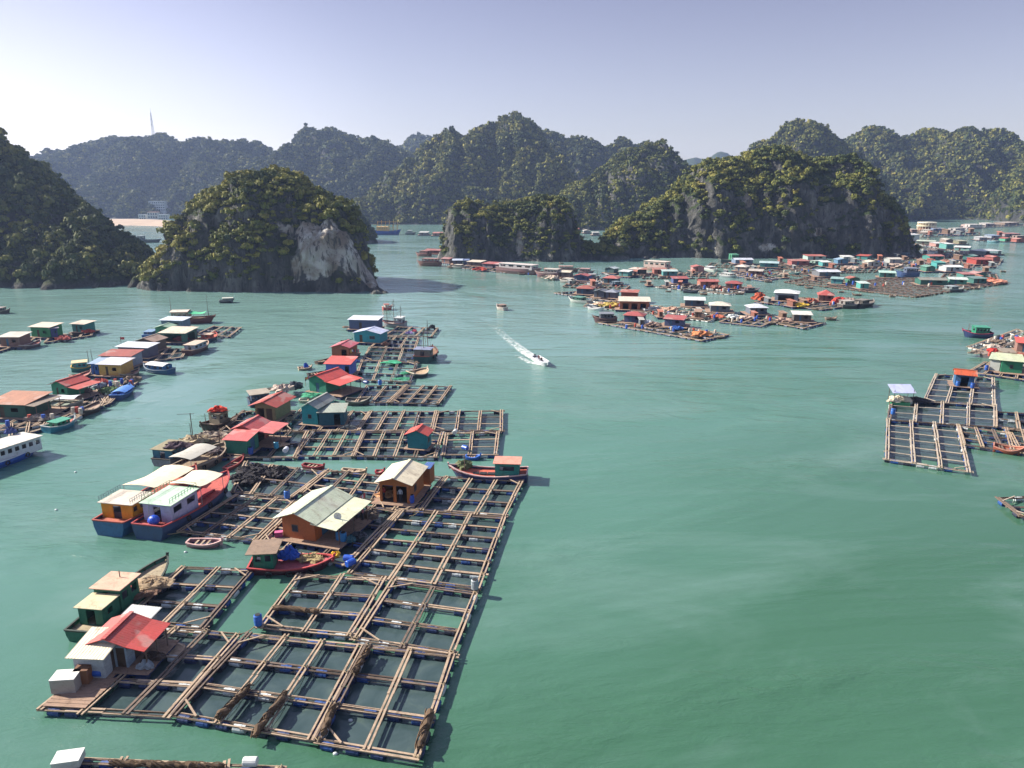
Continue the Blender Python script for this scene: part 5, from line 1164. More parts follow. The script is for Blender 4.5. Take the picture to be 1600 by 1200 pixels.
for t, S, B_, w_, h_, hc, tc_, dc, cb, rc, cx, kw in [
    ('teal-hulled sampan with green cloths beside the tour boat', (72,674), (118,659), 2.8, .7, '#2a7a92', '#a8b0b0', '#b8685c', '#2a8a6a', '#2f8a72', (.25,.7), dict(cabh=.9, cabw=.6)),
    ('dark sampan with a red barrel on its bow', (124,648), (157,636), 2.6, .7, '#3c3430', '#8a7a6c', '#a8907c', None, None, (.2,.5), {}),
    ('boat wrapped in a bright blue tarpaulin', (181,624), (204,609), 2.6, .7, '#2c4a78', '#4a7ac0', '#3a6ac0', '#3a72c8', '#4a82d0', (.2,.8), dict(cabh=.7, curved=True)),
    ('sampan under a long white awning beside the red gable hut', (78,634), (130,634), 3.0, .6, '#8a8f84', '#b0b4a8', '#8d9a8c', None, None, (.2,.5), dict(extras=[('canopy', .15, .9, 1.5, '#c4c4ce', .05)])),
    ('blue boat with a curved white roof', (268,582), (226,577), 3.0, .7, '#1f4f78', '#8a9aa8', '#8a7a6c', '#2f6aa0', '#d6d8dc', (.12,.72), dict(cabh=1.3, curved=True)),
    ('dark boat with a grey-blue cabin moored by the cream-roofed shed', (292,554), (325,540), 3.2, .9, '#5a3c3c', '#b89c88', '#8d7a6c', '#8f9cac', '#bfae9c', (.15,.7), dict(cabh=1.5)),
    ('boat with an orange deck behind the grey-blue cabin boat', (318,534), (337,526), 3.0, .8, '#38485c', '#c05a48', '#c0604c', '#a8584c', '#b8a08c', (.2,.5), dict(cabh=1.2)),
    ('masted junk with a green tarpaulin at the top of the left chain', (268,503), (337,502), 4.4, 1.3, '#6a3434', '#8a4a40', '#8d7a6c', '#9a8c78', '#d4c2b4', (.06,.42), dict(cabh=2.2, curved=True, extras=[('mast', .02, 6.0), ('mast', .85, 6.5), ('canopy', .45, .82, 1.9, '#3fae7c', .35)])),
    ('green and yellow cabin boat left of the rusty-roofed hut', (112,578), (152,574), 3.2, .7, '#2a6a66', '#c9a24c', '#a89a7c', '#3a8a86', '#cdb890', (.08,.6), dict(cabh=1.4, extras=[('mast', .7, 3.5), ('mast', .85, 3.5)])),
    ('brown sampan with red deck in front of the green and yellow boat', (112,592), (143,586), 2.6, .6, '#6a4a44', '#a08070', '#b0605a', None, None, (.2,.5), {}),
    ('sampan with white sacks tied to the blue shed', (190,590), (218,583), 2.4, .6, '#4c4440', '#9a8c80', '#b88c80', None, None, (.2,.5), {}),
    ('small blue boat left of the slate hut', (228,528), (246,520), 2.6, .7, '#2a5a9a', '#7a98c0', '#6a7a90', '#3a5a90', '#6a88a8', (.2,.7), dict(cabh=1.1)),
    ('small roofed boat alone below the near island', (343,472), (366,471), 2.6, .6, '#2c3238', '#8a8f90', '#6c6f6c', '#5c6668', '#b8bcb4', (.25,.9), dict(cabh=1.2)),
    ('dark roofed boat cut by the left edge', (-8,488), (16,488), 3.0, .7, '#3c3836', '#8d857c', '#7c746c', '#4c4a4c', '#8a7f78', (.1,.6), dict(cabh=1.3)),
    ('red and white boat tied to the far left island', (36,544), (64,537), 2.6, .6, '#5a4a4c', '#b8a8a4', '#b06a62', None, None, (.2,.5), {}),
    ('dark boat at the right tip of the far left island', (118,524), (146,516), 2.6, .7, '#3c3434', '#7a6c64', '#8d7c70', None, None, (.2,.5), {}),
    ('long dark barge on the left bay beyond the near island', (216,378), (252,378), 7, 1.8, '#2c3840', '#5c6a70', '#4a5658', '#4c5a60', '#8a9498', (.06,.25), dict(cabh=3))]:
    boat(t, S, B_, w_, h_, hc, tc_, dc, cb, roofc=rc or '#999999', cabx=cx, group=LB if 'bay' not in t else None, windows=3, detail=1, **kw)
fr_ = empty('flag', C(190,543), 0, 'small red flag on a pole beside the brown gable hut', 'flag', None)
MB().tube([(0,0,0),(0,0,2.6)], .04, 6).build('pole', C_DARKWOOD, fr_)
fv = [(.04+.13*i, .08*math.sin(i*1.3), z_) for i in range(8) for z_ in (1.9, 2.5)]; MB().add(fv+[(x, y+.015, z_) for x, y, z_ in fv], [(2*i,2*i+2,2*i+3,2*i+1) for i in range(7)]+[(16+2*i+1,16+2*i+3,16+2*i+2,16+2*i) for i in range(7)]).build('cloth', C_RED, fr_)
for i, (u, v, c, txt) in enumerate([(156,598,'#a03c38','red basket heap in front of the yellow hut'), (172,612,'#5f7a4c','green weed heap in the pens of the yellow hut raft'), (283,531,'#a84848','rust red bundles under the cream shed'), (298,520,'#4a4a70','dark blue bundles beside the slate hut'),
        (235,553,'#5a4a44','brown gear pile right of the brown gable hut'), (128,612,'#6c5c58','gear pile under the red gable hut porch'), (60,655,'#8a8078','net pile right of the large green shed'), (100,530,'#a85048','red clutter between the white-roofed huts'),
        (150,604,'#8f98a0','grey net pile on the yellow hut raft'), (206,594,'#7a6a5c','brown net pile near the sampan with sacks'), (136,519,'#b0483c','red bundle on the tip of the far left island')]):
    heap(txt, C(u, v), 1.7, 1.1, .7, c, 60+i)

# ================================================================ THE CLUSTER AT THE RIGHT EDGE
RG = 'rafts of the right-hand cluster'; WP = paint('#b3a695', .85, .6, None, 0, 'x')
raft('pale raft at the lower left of the right cluster with thick float walks', [(1386,716),(1514,735),(1497,663),(1388,654)], 3, 6, RG, seed=51, floats='u', thick='u', wood=WP)
raft('wide raft joining the pale raft and the hut raft', [(1389,655),(1555,666),(1555,632),(1393,622)], 4, 3, RG, seed=52, floats='u', thick='u', wood=WP)
raft('raft under the small red-roofed blue hut', [(1444,626),(1553,633),(1552,590),(1463,584)], 3, 5, RG, seed=53, floats='u', thick='u', wood=WP)
raft('raft with four dark pens right of the pale raft', [(1506,693),(1596,706),(1580,676),(1498,664)], 3, 3, RG, seed=54)
raft('net-covered raft cut by the right edge', [(1556,664),(1630,674),(1620,646),(1556,642)], 2, 2, RG, seed=55)
raft('long low raft behind the four dark pens', [(1582,700),(1660,712),(1650,678),(1572,668)], 3, 3, RG, seed=56)
raft('corner of a lone raft low on the right edge', [(1596,805),(1680,815),(1660,772),(1560,777)], 2, 2, RG, seed=57, nets=False, wood=WP)
raft('crowded raft behind the green boat in the upper right', [(1513,541),(1610,566),(1640,530),(1590,514)], 5, 5, RG, detail=1, seed=58)
raft('raft in front of the long green-roofed shed', [(1514,580),(1640,597),(1630,574),(1540,565)], 5, 2, RG, detail=1, seed=59)
raft('raft between the red bundle boat and the long shed', [(1540,572),(1600,577),(1640,556),(1570,548)], 3, 3, RG, detail=1, seed=60)
RH = 'huts of the right-hand cluster'
house('small blue hut with a brick red gable roof', (1491,602), (1521,605), 3.0, '#2f5f8a', '#b5532f', ridge='x', h=2.2, rise=.7, group=RH, deck=.9, openings=(('s', .3, .7, 0, 1.8, 'open'),))
house('long green shed with a pale green roof at the right edge', (1563,581), (1596,584), 5.0, '#1f7a5a', '#b9c2a0', h=2.5, rise=.45, kind='mono', ridge='y', group=RH, deck=1.2, over=.5, openings=(('s', .4, .55, .9, 1.6, 'window'),))
house('white net-walled lean-to left of the long green shed', (1545,578), (1561,580), 5.0, '#b0b4b0', '#b4bfa4', h=2.4, rise=.4, kind='mono', ridge='y', group=RH, deck=.6, openings=())
house('hut with a red roof cut by the upper right edge', (1588,549), (1612,551), 4, '#8a6a60', '#c9584e', h=2.1, rise=.6, kind='mono', ridge='y', group=RH, deck=.6)
house('low brown shed at the far right edge', (1566,562), (1584,563), 3, '#6a5a4c', '#8f8474', h=1.7, rise=.3, kind='mono', ridge='y', group=RH, deck=.4, detail=1)
boat('navy fishing boat with a green wheelhouse in the upper right', (1548,526), (1503,524), 4.2, 1.1, '#1f2f5a', '#a03a5a', '#5a4a4c', cabin='#1f7a5c', roofc='#3f8a72', cabx=(.15,.62), cabh=1.9, cabw=.75, sheer=1.3, windows=4, extras=[('mast', .8, 2.5)], group='boats of the right-hand cluster')
boat('small boat carrying a red bundle', (1539,557), (1560,549), 2.8, .6, '#5a5458', '#9a9090', '#8a7c74', group='boats of the right-hand cluster', detail=1)
boat('flat rusty barge tied to the four dark pens', (1552,700), (1600,708), 2.4, .5, '#a0503c', '#b07a68', '#8a5f50', group='boats of the right-hand cluster', detail=1)
heap('red bundle on the small boat', tuple(G(1551,549,1.0)), 1.2, .9, .6, '#c23a34', 71, 'cloth_pile', 'cloth', strands=False)
sh = empty('shade_shelter', C(1396,628), -.02, 'pale blue sheet on posts over a heap of white sacks', 'shelter', None)
_d = (G(1428,630)-G(1396,628)).length
for x in (0, _d):
    for y in (0, 1.8): MB().tube([(x, y, 0), (x, y, 2.2)], .05, 6).build('post', C_DARKWOOD, sh)
s_ = MB(); s_.add([(-.4,-.3,1.7),(_d+.3,-.3,1.7),(_d+.3,2.0,2.7),(-.4,2.0,2.7),(-.4,-.3,1.64),(_d+.3,-.3,1.64),(_d+.3,2.0,2.64),(-.4,2.0,2.64)], [(0,1,2,3),(7,6,5,4),(0,4,5,1),(1,5,6,2),(2,6,7,3),(3,7,4,0)]).build('sheet_roof', paint('#b4bce0', .6, .3, 'X'), sh)
heap('white sacks under the pale blue sheet', C(1404,626), 2.0, 1.2, .7, '#c4bca8', 72, 'sack_pile', 'sacks')
heap('black net pile right of the white sacks', C(1430,626), 2.2, 1.3, .5, '#26262e', 73)
crate('green mesh cage in front of the white sacks', C(1405,633,.15), (3.2,1.0,.55), '#2f8a60', -.05, None, 'cage', name='mesh_cage')
for i, (u, v, c, t) in enumerate([(1496,603,'#2f5fa8','blue drum left of the brick-roofed hut'), (1519,606,'#2450a0','blue drum right of the brick-roofed hut'), (1395,647,'#2a62b0','blue drum on the pale raft by the green cage'), (1541,578,'#2a50a0','blue drum at the white lean-to')]):
    drum_up(t, C(u, v), c, r=.34, h=1.0)
for i, (u, v, c, t) in enumerate([(1530,552,'#8a7c70','brown net pile on the crowded right raft'), (1560,535,'#7a6c60','net pile at the back of the crowded right raft'), (1586,540,'#6c6460','dark net pile near the right edge hut'), (1590,556,'#9a5a4c','rust coloured pile by the cut red roof'), (1552,543,'#b0a498','pale sack pile on the crowded right raft')]):
    heap(t, C(u, v), 2.0, 1.4, .6, c, 80+i)

# ================================================================ THE FAR VILLAGES
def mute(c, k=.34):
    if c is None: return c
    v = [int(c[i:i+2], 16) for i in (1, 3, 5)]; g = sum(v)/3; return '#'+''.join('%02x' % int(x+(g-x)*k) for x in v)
def copy_thing(root, loc, rz, sc_=1.0):
    r = root.copy(); col.objects.link(r); r.location = loc; r.rotation_euler = (0, 0, rz); r.scale = (sc_,)*3
    for ch in list(root.children):
        c = ch.copy(); col.objects.link(c); c.parent = r
    return r
FH = 'huts of the far villages'; FB = 'boats of the far villages'; FR = 'rafts of the far villages'
ROOFW, REDR, TEALW = '#cfd6d6', '#c0463c', '#1f8078'
def fr(t, q, a, b, wood=None): raft(t, q, a, b, FR, detail=1, seed=a*5+b+len(t), wood=wood, braces=False, nets=wood is None)
fr('long raft under the two red-roofed blue huts, nearest of the far rafts', [(934,503),(1098,531),(1139,522),(1006,500)], 9, 3)
fr('raft of the orange restaurant', [(912,478),(1012,487),(1034,478),(930,466)], 4, 3)
fr('raft behind the orange restaurant with a jutting pole walk', [(866,457),(960,470),(972,464),(900,455)], 4, 1)
fr('raft under the cream hip-roofed hut', [(1016,489),(1108,501),(1140,487),(1050,478)], 6, 3)
fr('raft with pens in front of the small white hip-roofed hut', [(1125,502),(1190,509),(1215,498),(1152,492)], 4, 3)
fr('raft under the last white hut on the open water', [(1203,503),(1257,512),(1286,504),(1236,496)], 4, 2)
fr('raft under the large white hip-roofed pavilion', [(1180,471),(1285,483),(1365,472),(1222,462)], 8, 2)
fr('raft of the red-roofed huts in the open water behind', [(1025,448),(1140,459),(1185,452),(1062,441)], 8, 2)
BR = paint('#8f7568', .9, .6, None, 0, 'x')
fr('great field of brown plank pens, widest of the far rafts', [(1290,447),(1428,463),(1576,441),(1395,432)], 18, 9, BR)
fr('brown pens left of the great plank field', [(1226,440),(1290,447),(1340,437),(1262,433)], 7, 4, BR)
fr('pens in front of the bluish white gable hut', [(1140,428),(1192,438),(1222,434),(1160,424)], 5, 3)
fr('pens between the pink ship and the cliff', [(1190,424),(1262,432),(1300,424),(1240,417)], 6, 3, BR)
fr('pens below the big dark cliff on the right', [(1300,426),(1368,424),(1376,416),(1310,414)], 6, 3, BR)
fr('pens by the cream gable hut', [(1360,418),(1432,420),(1460,408),(1380,406)], 6, 4)
fr('pens of the teal and pink huts', [(1432,413),(1520,412),(1510,400),(1440,401)], 6, 3, BR)
fr('pens in front of the red hut on the far right', [(1505,418),(1560,414),(1566,404),(1520,404)], 4, 3)
fr('thin raft line of the middle channel', [(1030,431),(1116,430),(1120,425),(1040,425)], 7, 1)
fr('rafts under the long line of boats before the middle island', [(700,416),(790,425),(800,420),(712,411)], 8, 1)
fr('raft between the two pink ships and the red hut', [(862,434),(958,443),(964,438),(872,428)], 8, 2)
fr('far raft line on the right bay', [(1412,366),(1500,363),(1500,358),(1416,359)], 8, 1)
fr('distant raft line against the mountain wall', [(1500,357),(1610,352),(1612,349),(1502,353)], 9, 1)
fr('raft under the cluster at the upper right edge', [(1524,376),(1612,377),(1612,368),(1540,367)], 7, 2)
fr('rafts of the white huts in the right bay', [(1424,386),(1500,398),(1520,392),(1440,376)], 6, 2)
FT = [ # label, A, B, depth, wall, roof, kind, extra
 ('dark blue hut with a red roof at the left of the nearest far raft', (975,503), (1003,505), 4.5, '#2d3f7a', '#b8443f', 'hip', {}),
 ('blue hut with a slanting red roof at the middle of the nearest far raft', (1038,509), (1066,511), 4.5, '#3a5088', '#c04a44', 'mono', {}),
 ('orange restaurant with a wide cream roof', (968,483), (1014,484), 7, '#c0562f', '#dcc8b0', 'mono', dict(openings=(('s',.1,.3,0,1.9,'open'),('s',.4,.6,0,1.9,'open'),('s',.7,.9,0,1.9,'open')), h=2.6)),
 ('red-roofed back room of the orange restaurant', (970,470), (995,471), 4, '#a8482c', '#bf5c48', 'mono', dict(h=3.0)),
 ('dark blue hut with a dull red hip roof left of the restaurant', (901,459), (925,460), 5, '#34466a', '#b0503f', 'hip', {}),
 ('slate hut with a dark grey gable roof left of the restaurant', (928,464), (944,465), 4, '#4a5a72', '#6a7482', 'gable', {}),
 ('low grey dome-like hut beside the slate hut', (946,465), (962,466), 4, '#54607a', '#858fa4', 'hip', {}),
 ('slate blue hut with a white roof between the two channels', (1070,478), (1100,479), 4.5, '#46556a', '#ccd6d8', 'mono', {}),
 ('hut with a cream hip roof', (1110,487), (1140,488), 5, '#5f6f7c', '#d2c9b4', 'hip', {}),
 ('hut with a small white hip roof', (1172,491), (1198,491), 4.5, '#56667c', '#c6cfde', 'hip', {}),
 ('last white-roofed hut on the open water', (1240,502), (1267,503), 4, '#4c4a48', '#cfd2c6', 'mono', {}),
 ('large pavilion with a white hip roof', (1210,469), (1246,471), 7, '#7f97ac', '#d3dbdb', 'hip', dict(openings=OPEN, h=2.6)),
 ('hut with a red roof and a pointed cream top', (1279,470), (1302,471), 5, '#7a4c44', '#c8453c', 'hip', dict(rise=1.5)),
 ('blue hut with a red roof on the back raft', (1052,443), (1075,443), 4.5, '#2c4a90', '#b84a44', 'mono', {}),
 ('brick red hut with a wide red roof on the back raft', (1094,448), (1122,448), 5, '#b0604a', '#c4554a', 'gable', dict(ridge='x')),
 ('low red-roofed hut at the right end of the back raft', (1134,450), (1158,451), 4.5, '#8a5a50', '#b24440', 'hip', dict(h=1.8)),
 ('teal hut with a mint roof at the back of the plank field', (1374,433), (1398,434), 5, TEALW, '#9fd0c2', 'mono', {}),
 ('small bright teal cabin in the middle of the plank field', (1344,451), (1357,451), 3.5, '#2fa39c', '#b8d4cc', 'mono', {}),
 ('long dark teal shed with a grey roof on the plank field', (1438,445), (1480,446), 7, '#146a5c', '#85897a', 'gable', dict(ridge='x')),
 ('teal shed with a pale roof right of the long dark shed', (1483,444), (1510,445), 6, '#1f8f80', '#bfcfc8', 'gable', dict(ridge='x')),
 ('small dark teal hut at the right end of the plank field', (1521,443), (1541,443), 5, '#1c7068', '#5f8a84', 'mono', {}),
 ('teal hut with a red roof behind the plank field', (1505,436), (1522,436), 5, '#2a8076', '#b4605a', 'mono', {}),
 ('teal hut with a dusty pink roof behind the plank field', (1524,435), (1540,435), 5, '#2f7a70', '#b8807a', 'gable', {}),
 ('bright teal cabin behind the navy ship', (1463,420), (1476,420), 5, '#1fa0a0', '#38b8ac', 'mono', dict(h=3)),
 ('green-roofed hut beside the bright teal cabin', (1447,424), (1461,424), 5, '#2f7f6a', '#5aa08c', 'gable', {}),
 ('white hut with a white gable roof behind the plank field', (1478,424), (1503,424), 6, '#a9b2b8', '#d6dcdc', 'gable', dict(ridge='x')),
 ('dark hut with a bluish white gable roof left of the plank field', (1280,432), (1312,432), 8, '#5c6470', '#c3cad8', 'gable', dict(ridge='x')),
 ('teal cabin at the left edge of the plank field', (1298,443), (1315,444), 4, '#1f8a98', '#7fb0b0', 'mono', {}),
 ('green cabin with a red gable roof at the left edge of the plank field', (1327,443), (1343,443), 4, '#2a7a5c', '#b05040', 'gable', {}),
 ('cream hut with a hip roof in the middle village', (1148,423), (1165,424), 6, '#9c8a80', '#d2c9bb', 'hip', {}),
 ('brown and white hut right of the cream hip-roofed hut', (1170,430), (1190,431), 6, '#7a5048', '#b8aca0', 'gable', dict(ridge='x')),
 ('teal hut with a pale blue gable roof in the middle village', (1187,417), (1215,418), 7, '#1f8a8c', '#9cc2c8', 'gable', dict(ridge='x')),
 ('hut with a lilac roof left of the teal gable hut', (1149,412), (1176,412), 7, '#5a78a0', '#bcc6dc', 'gable', dict(ridge='x')),
 ('long low red shed under the cliff', (1237,414), (1264,414), 6, '#a84848', '#b86a62', 'mono', {}),
 ('white and teal hut with a red roof under the cliff', (1262,406), (1290,406), 7, '#8fb8b0', '#c2584e', 'mono', {}),
 ('small teal cabin with a white roof in the middle pens', (1285,416), (1298,416), 5, '#2a9aa0', '#c9d8d8', 'mono', {}),
 ('tiny blue-roofed cabin in the middle pens', (1309,412), (1325,412), 5, '#3a7aa8', '#7fa8cc', 'gable', {}),
 ('white hut with a cream gable roof in the middle pens', (1356,416), (1375,416), 6, '#b2bab4', '#d0c8b0', 'gable', {}),
 ('teal hut with a bright red roof under the cliff', (1338,405), (1355,406), 6, '#1f8f90', '#d0483c', 'mono', {}),
 ('small white hut left of the teal hut with a bright red roof', (1318,407), (1333,407), 5, '#a0a8a8', '#d6dada', 'mono', {}),
 ('green-roofed hut under the dark cliff corner', (1388,399), (1407,399), 7, '#5a7468', '#8fb09c', 'mono', {}),
 ('white hut beside the rafts at the dark cliff corner', (1390,411), (1408,411), 6, '#9aa4a4', '#c8c4b4', 'gable', dict(ridge='x')),
 ('white two-storey hut in the right bay', (1421,376), (1436,376), 8, '#b8bec0', '#d0d0d4', 'mono', dict(h=4.5)),
 ('long hut with a pale green roof in the right bay', (1432,381), (1460,382), 8, '#5c7468', '#b0c2ac', 'gable', dict(ridge='x')),
 ('white hut with a red band in the right bay', (1462,385), (1475,385), 8, '#b07a74', '#d2d2d0', 'mono', {}),
 ('teal-walled white-roofed hut in the right bay', (1478,389), (1489,389), 8, '#3fa09c', '#d0d8d4', 'mono', dict(h=3.2)),
 ('small brown hut with a pale roof behind the right bay huts', (1478,379), (1490,379), 8, '#8a7468', '#c2bcae', 'gable', {}),
 ('wide white hut with teal end at the right bay', (1491,391), (1514,392), 8, '#5faaa8', '#d6d9da', 'gable', dict(ridge='x')),
 ('olive-roofed hut behind the wide white hut', (1498,381), (1510,381), 7, '#7a7a5c', '#a8a88a', 'mono', {}),
 ('teal hut with a red and white roof in the middle of the far pens', (1452,406), (1474,406), 7, '#1f8a84', '#c66a60', 'gable', dict(ridge='x')),
 ('dark teal gable cabin left of the red hut', (1504,405), (1519,406), 6, '#1c7a72', '#5a9a90', 'gable', {}),
 ('bright red hut on the far right', (1525,413), (1549,413), 8, '#b52c24', '#c0483c', 'mono', dict(h=2.4)),
 ('red-roofed annex right of the bright red hut', (1551,408), (1562,408), 7, '#a04a40', '#bc5a50', 'gable', {}),
 ('open hall with a pale hip roof on the far right', (1536,398), (1564,397), 9, '#6c7c84', '#c6ccce', 'hip', dict(openings=OPEN)),
 ('red-roofed hut in the cluster at the upper right edge', (1570,369), (1594,369), 9, '#8a7a80', '#b0605c', 'mono', {}),
 ('blue-roofed hut in the cluster at the upper right edge', (1549,372), (1562,372), 9, '#7a8ca0', '#7f9cc8', 'mono', {}),
 ('green and red hut in the cluster at the upper right edge', (1570,377), (1582,377), 7, '#2fa07a', '#c05040', 'gable', {}),
 ('white hut at the left of the upper right cluster', (1530,375), (1542,375), 7, '#8a8f98', '#c8c8c8', 'mono', {}),
 ('red-walled hut at the right border of the upper right cluster', (1588,378), (1602,378), 7, '#a84c40', '#c87868', 'gable', {}),
 ('blue and white hut right of the round restaurant', (1458,360), (1474,360), 10, '#4a78b8', '#c8d0d8', 'mono', {}),
 ('small brown hut left of the round restaurant', (1424,362), (1433,362), 8, '#8a6a60', '#b8a498', 'mono', {}),
 ('pinkish hut on the distant raft line', (1512,354), (1530,354), 12, '#a8908c', '#ccc0bc', 'gable', dict(ridge='x')),
 ('white-roofed hut on the distant raft line', (1540,352), (1554,352), 12, '#a09c9c', '#d6d0c8', 'mono', {}),
 ('brownish hut at the right end of the distant raft line', (1570,351), (1592,350), 12, '#96806f', '#b8a89a', 'mono', {}),
 ('hut with a pale blue roof before the middle island', (708,413), (722,413), 5, '#4c5c78', '#a8bcdc', 'gable', dict(ridge='x')),
 ('small dark blue hut before the middle island', (724,413), (732,413), 4, '#3a5a98', '#5a7ab8', 'mono', {}),
 ('hut with a cream roof before the middle island', (730,415), (750,416), 6, '#6a5c5c', '#d4c4ac', 'mono', {}),
 ('hut with a red and white roof before the middle island', (754,418), (770,419), 6, '#70687c', '#c25450', 'mono', {}),
 ('hut with a pale pink roof before the middle island', (772,419), (786,420), 6, '#64607a', '#cc9a98', 'mono', {}),
 ('brown houseboat hut at the left tip of the long line', (690,410), (702,411), 5, '#7a5048', '#a0605c', 'gable', dict(ridge='x')),
 ('hut with a cream roof right of the second pink ship', (868,432), (890,433), 5, '#7a726c', '#d0c4a8', 'gable', dict(ridge='x')),
 ('blue hut with a red gable roof among the boats', (897,438), (917,439), 5, '#2f4f88', '#c24c48', 'gable', {}),
 ('teal-based hut with a red roof at the right end of the boats', (943,442), (964,443), 5, '#2f6a80', '#c85a50', 'hip', {}),
 ('dark green cabin with a white gable roof behind the boats', (945,426), (959,427), 4.5, '#2c5a5c', '#a8bcc4', 'gable', {}),
 ('turquoise cabin with a white roof behind the boats', (967,431), (981,432), 4.5, '#3a9494', '#c8cccc', 'mono', {}),
 ('navy cabin with a cream roof behind the boats', (983,427), (996,428), 4.5, '#3a4a68', '#d2bca8', 'mono', {}),
 ('dark cabin with an orange roof behind the boats', (999,428), (1010,428), 4.5, '#34404c', '#b86a50', 'mono', {}),
 ('brick red hut beside the pink ferry', (1022,428), (1041,428), 5, '#a8503e', '#b46a58', 'mono', {}),
 ('turquoise hut beside the brick red hut', (1036,431), (1058,431), 3.5, '#2f9094', '#a8c8c4', 'mono', {}),
 ('pink hut with a red gable roof on the middle channel', (1083,424), (1100,424), 5, '#b8807c', '#c45c54', 'gable', {}),
 ('red-roofed hut squeezed between the middle island and the pointed hill', (895,361), (905,361), 9, '#a88078', '#c8584c', 'mono', {}),
 ('white-roofed hut beyond the middle island', (912,364), (922,364), 8, '#8a8c90', '#ccc8c0', 'gable', {}),
 ('small pale hut beyond the long right-hand island\'s tail', (926,367), (936,367), 7, '#8f8a88', '#b8b8b8', 'mono', {}),
 ('hut with a red roof beyond the channel below the central mountain', (676,368), (690,368), 12, '#a07a70', '#b8685c', 'mono', {}),
 ('hut with a white roof beyond the channel below the central mountain', (655,367), (668,367), 12, '#7a8288', '#b8bcb8', 'mono', {}),
 ('red houseboat hut left of the middle island', (664,396), (688,397), 7, '#8a4038', '#b05a50', 'gable', dict(ridge='x')),
]
for t, A, B_, dep, wl, rf, kd, kw in FT:
    kw = dict(kw); kw.setdefault('ridge', 'y'); kw.setdefault('openings', WIN if (B_[0]-A[0]) > 18 else WIN[:1]); kw.setdefault('h', 2.0); kw.setdefault('rise', .9 if kd == 'hip' else .65 if kd == 'gable' else .4)
    house(t, A, B_, dep, mute(wl), mute(rf), kind=kd, group=FH, detail=1, deck=1.4, over=.45, **kw)
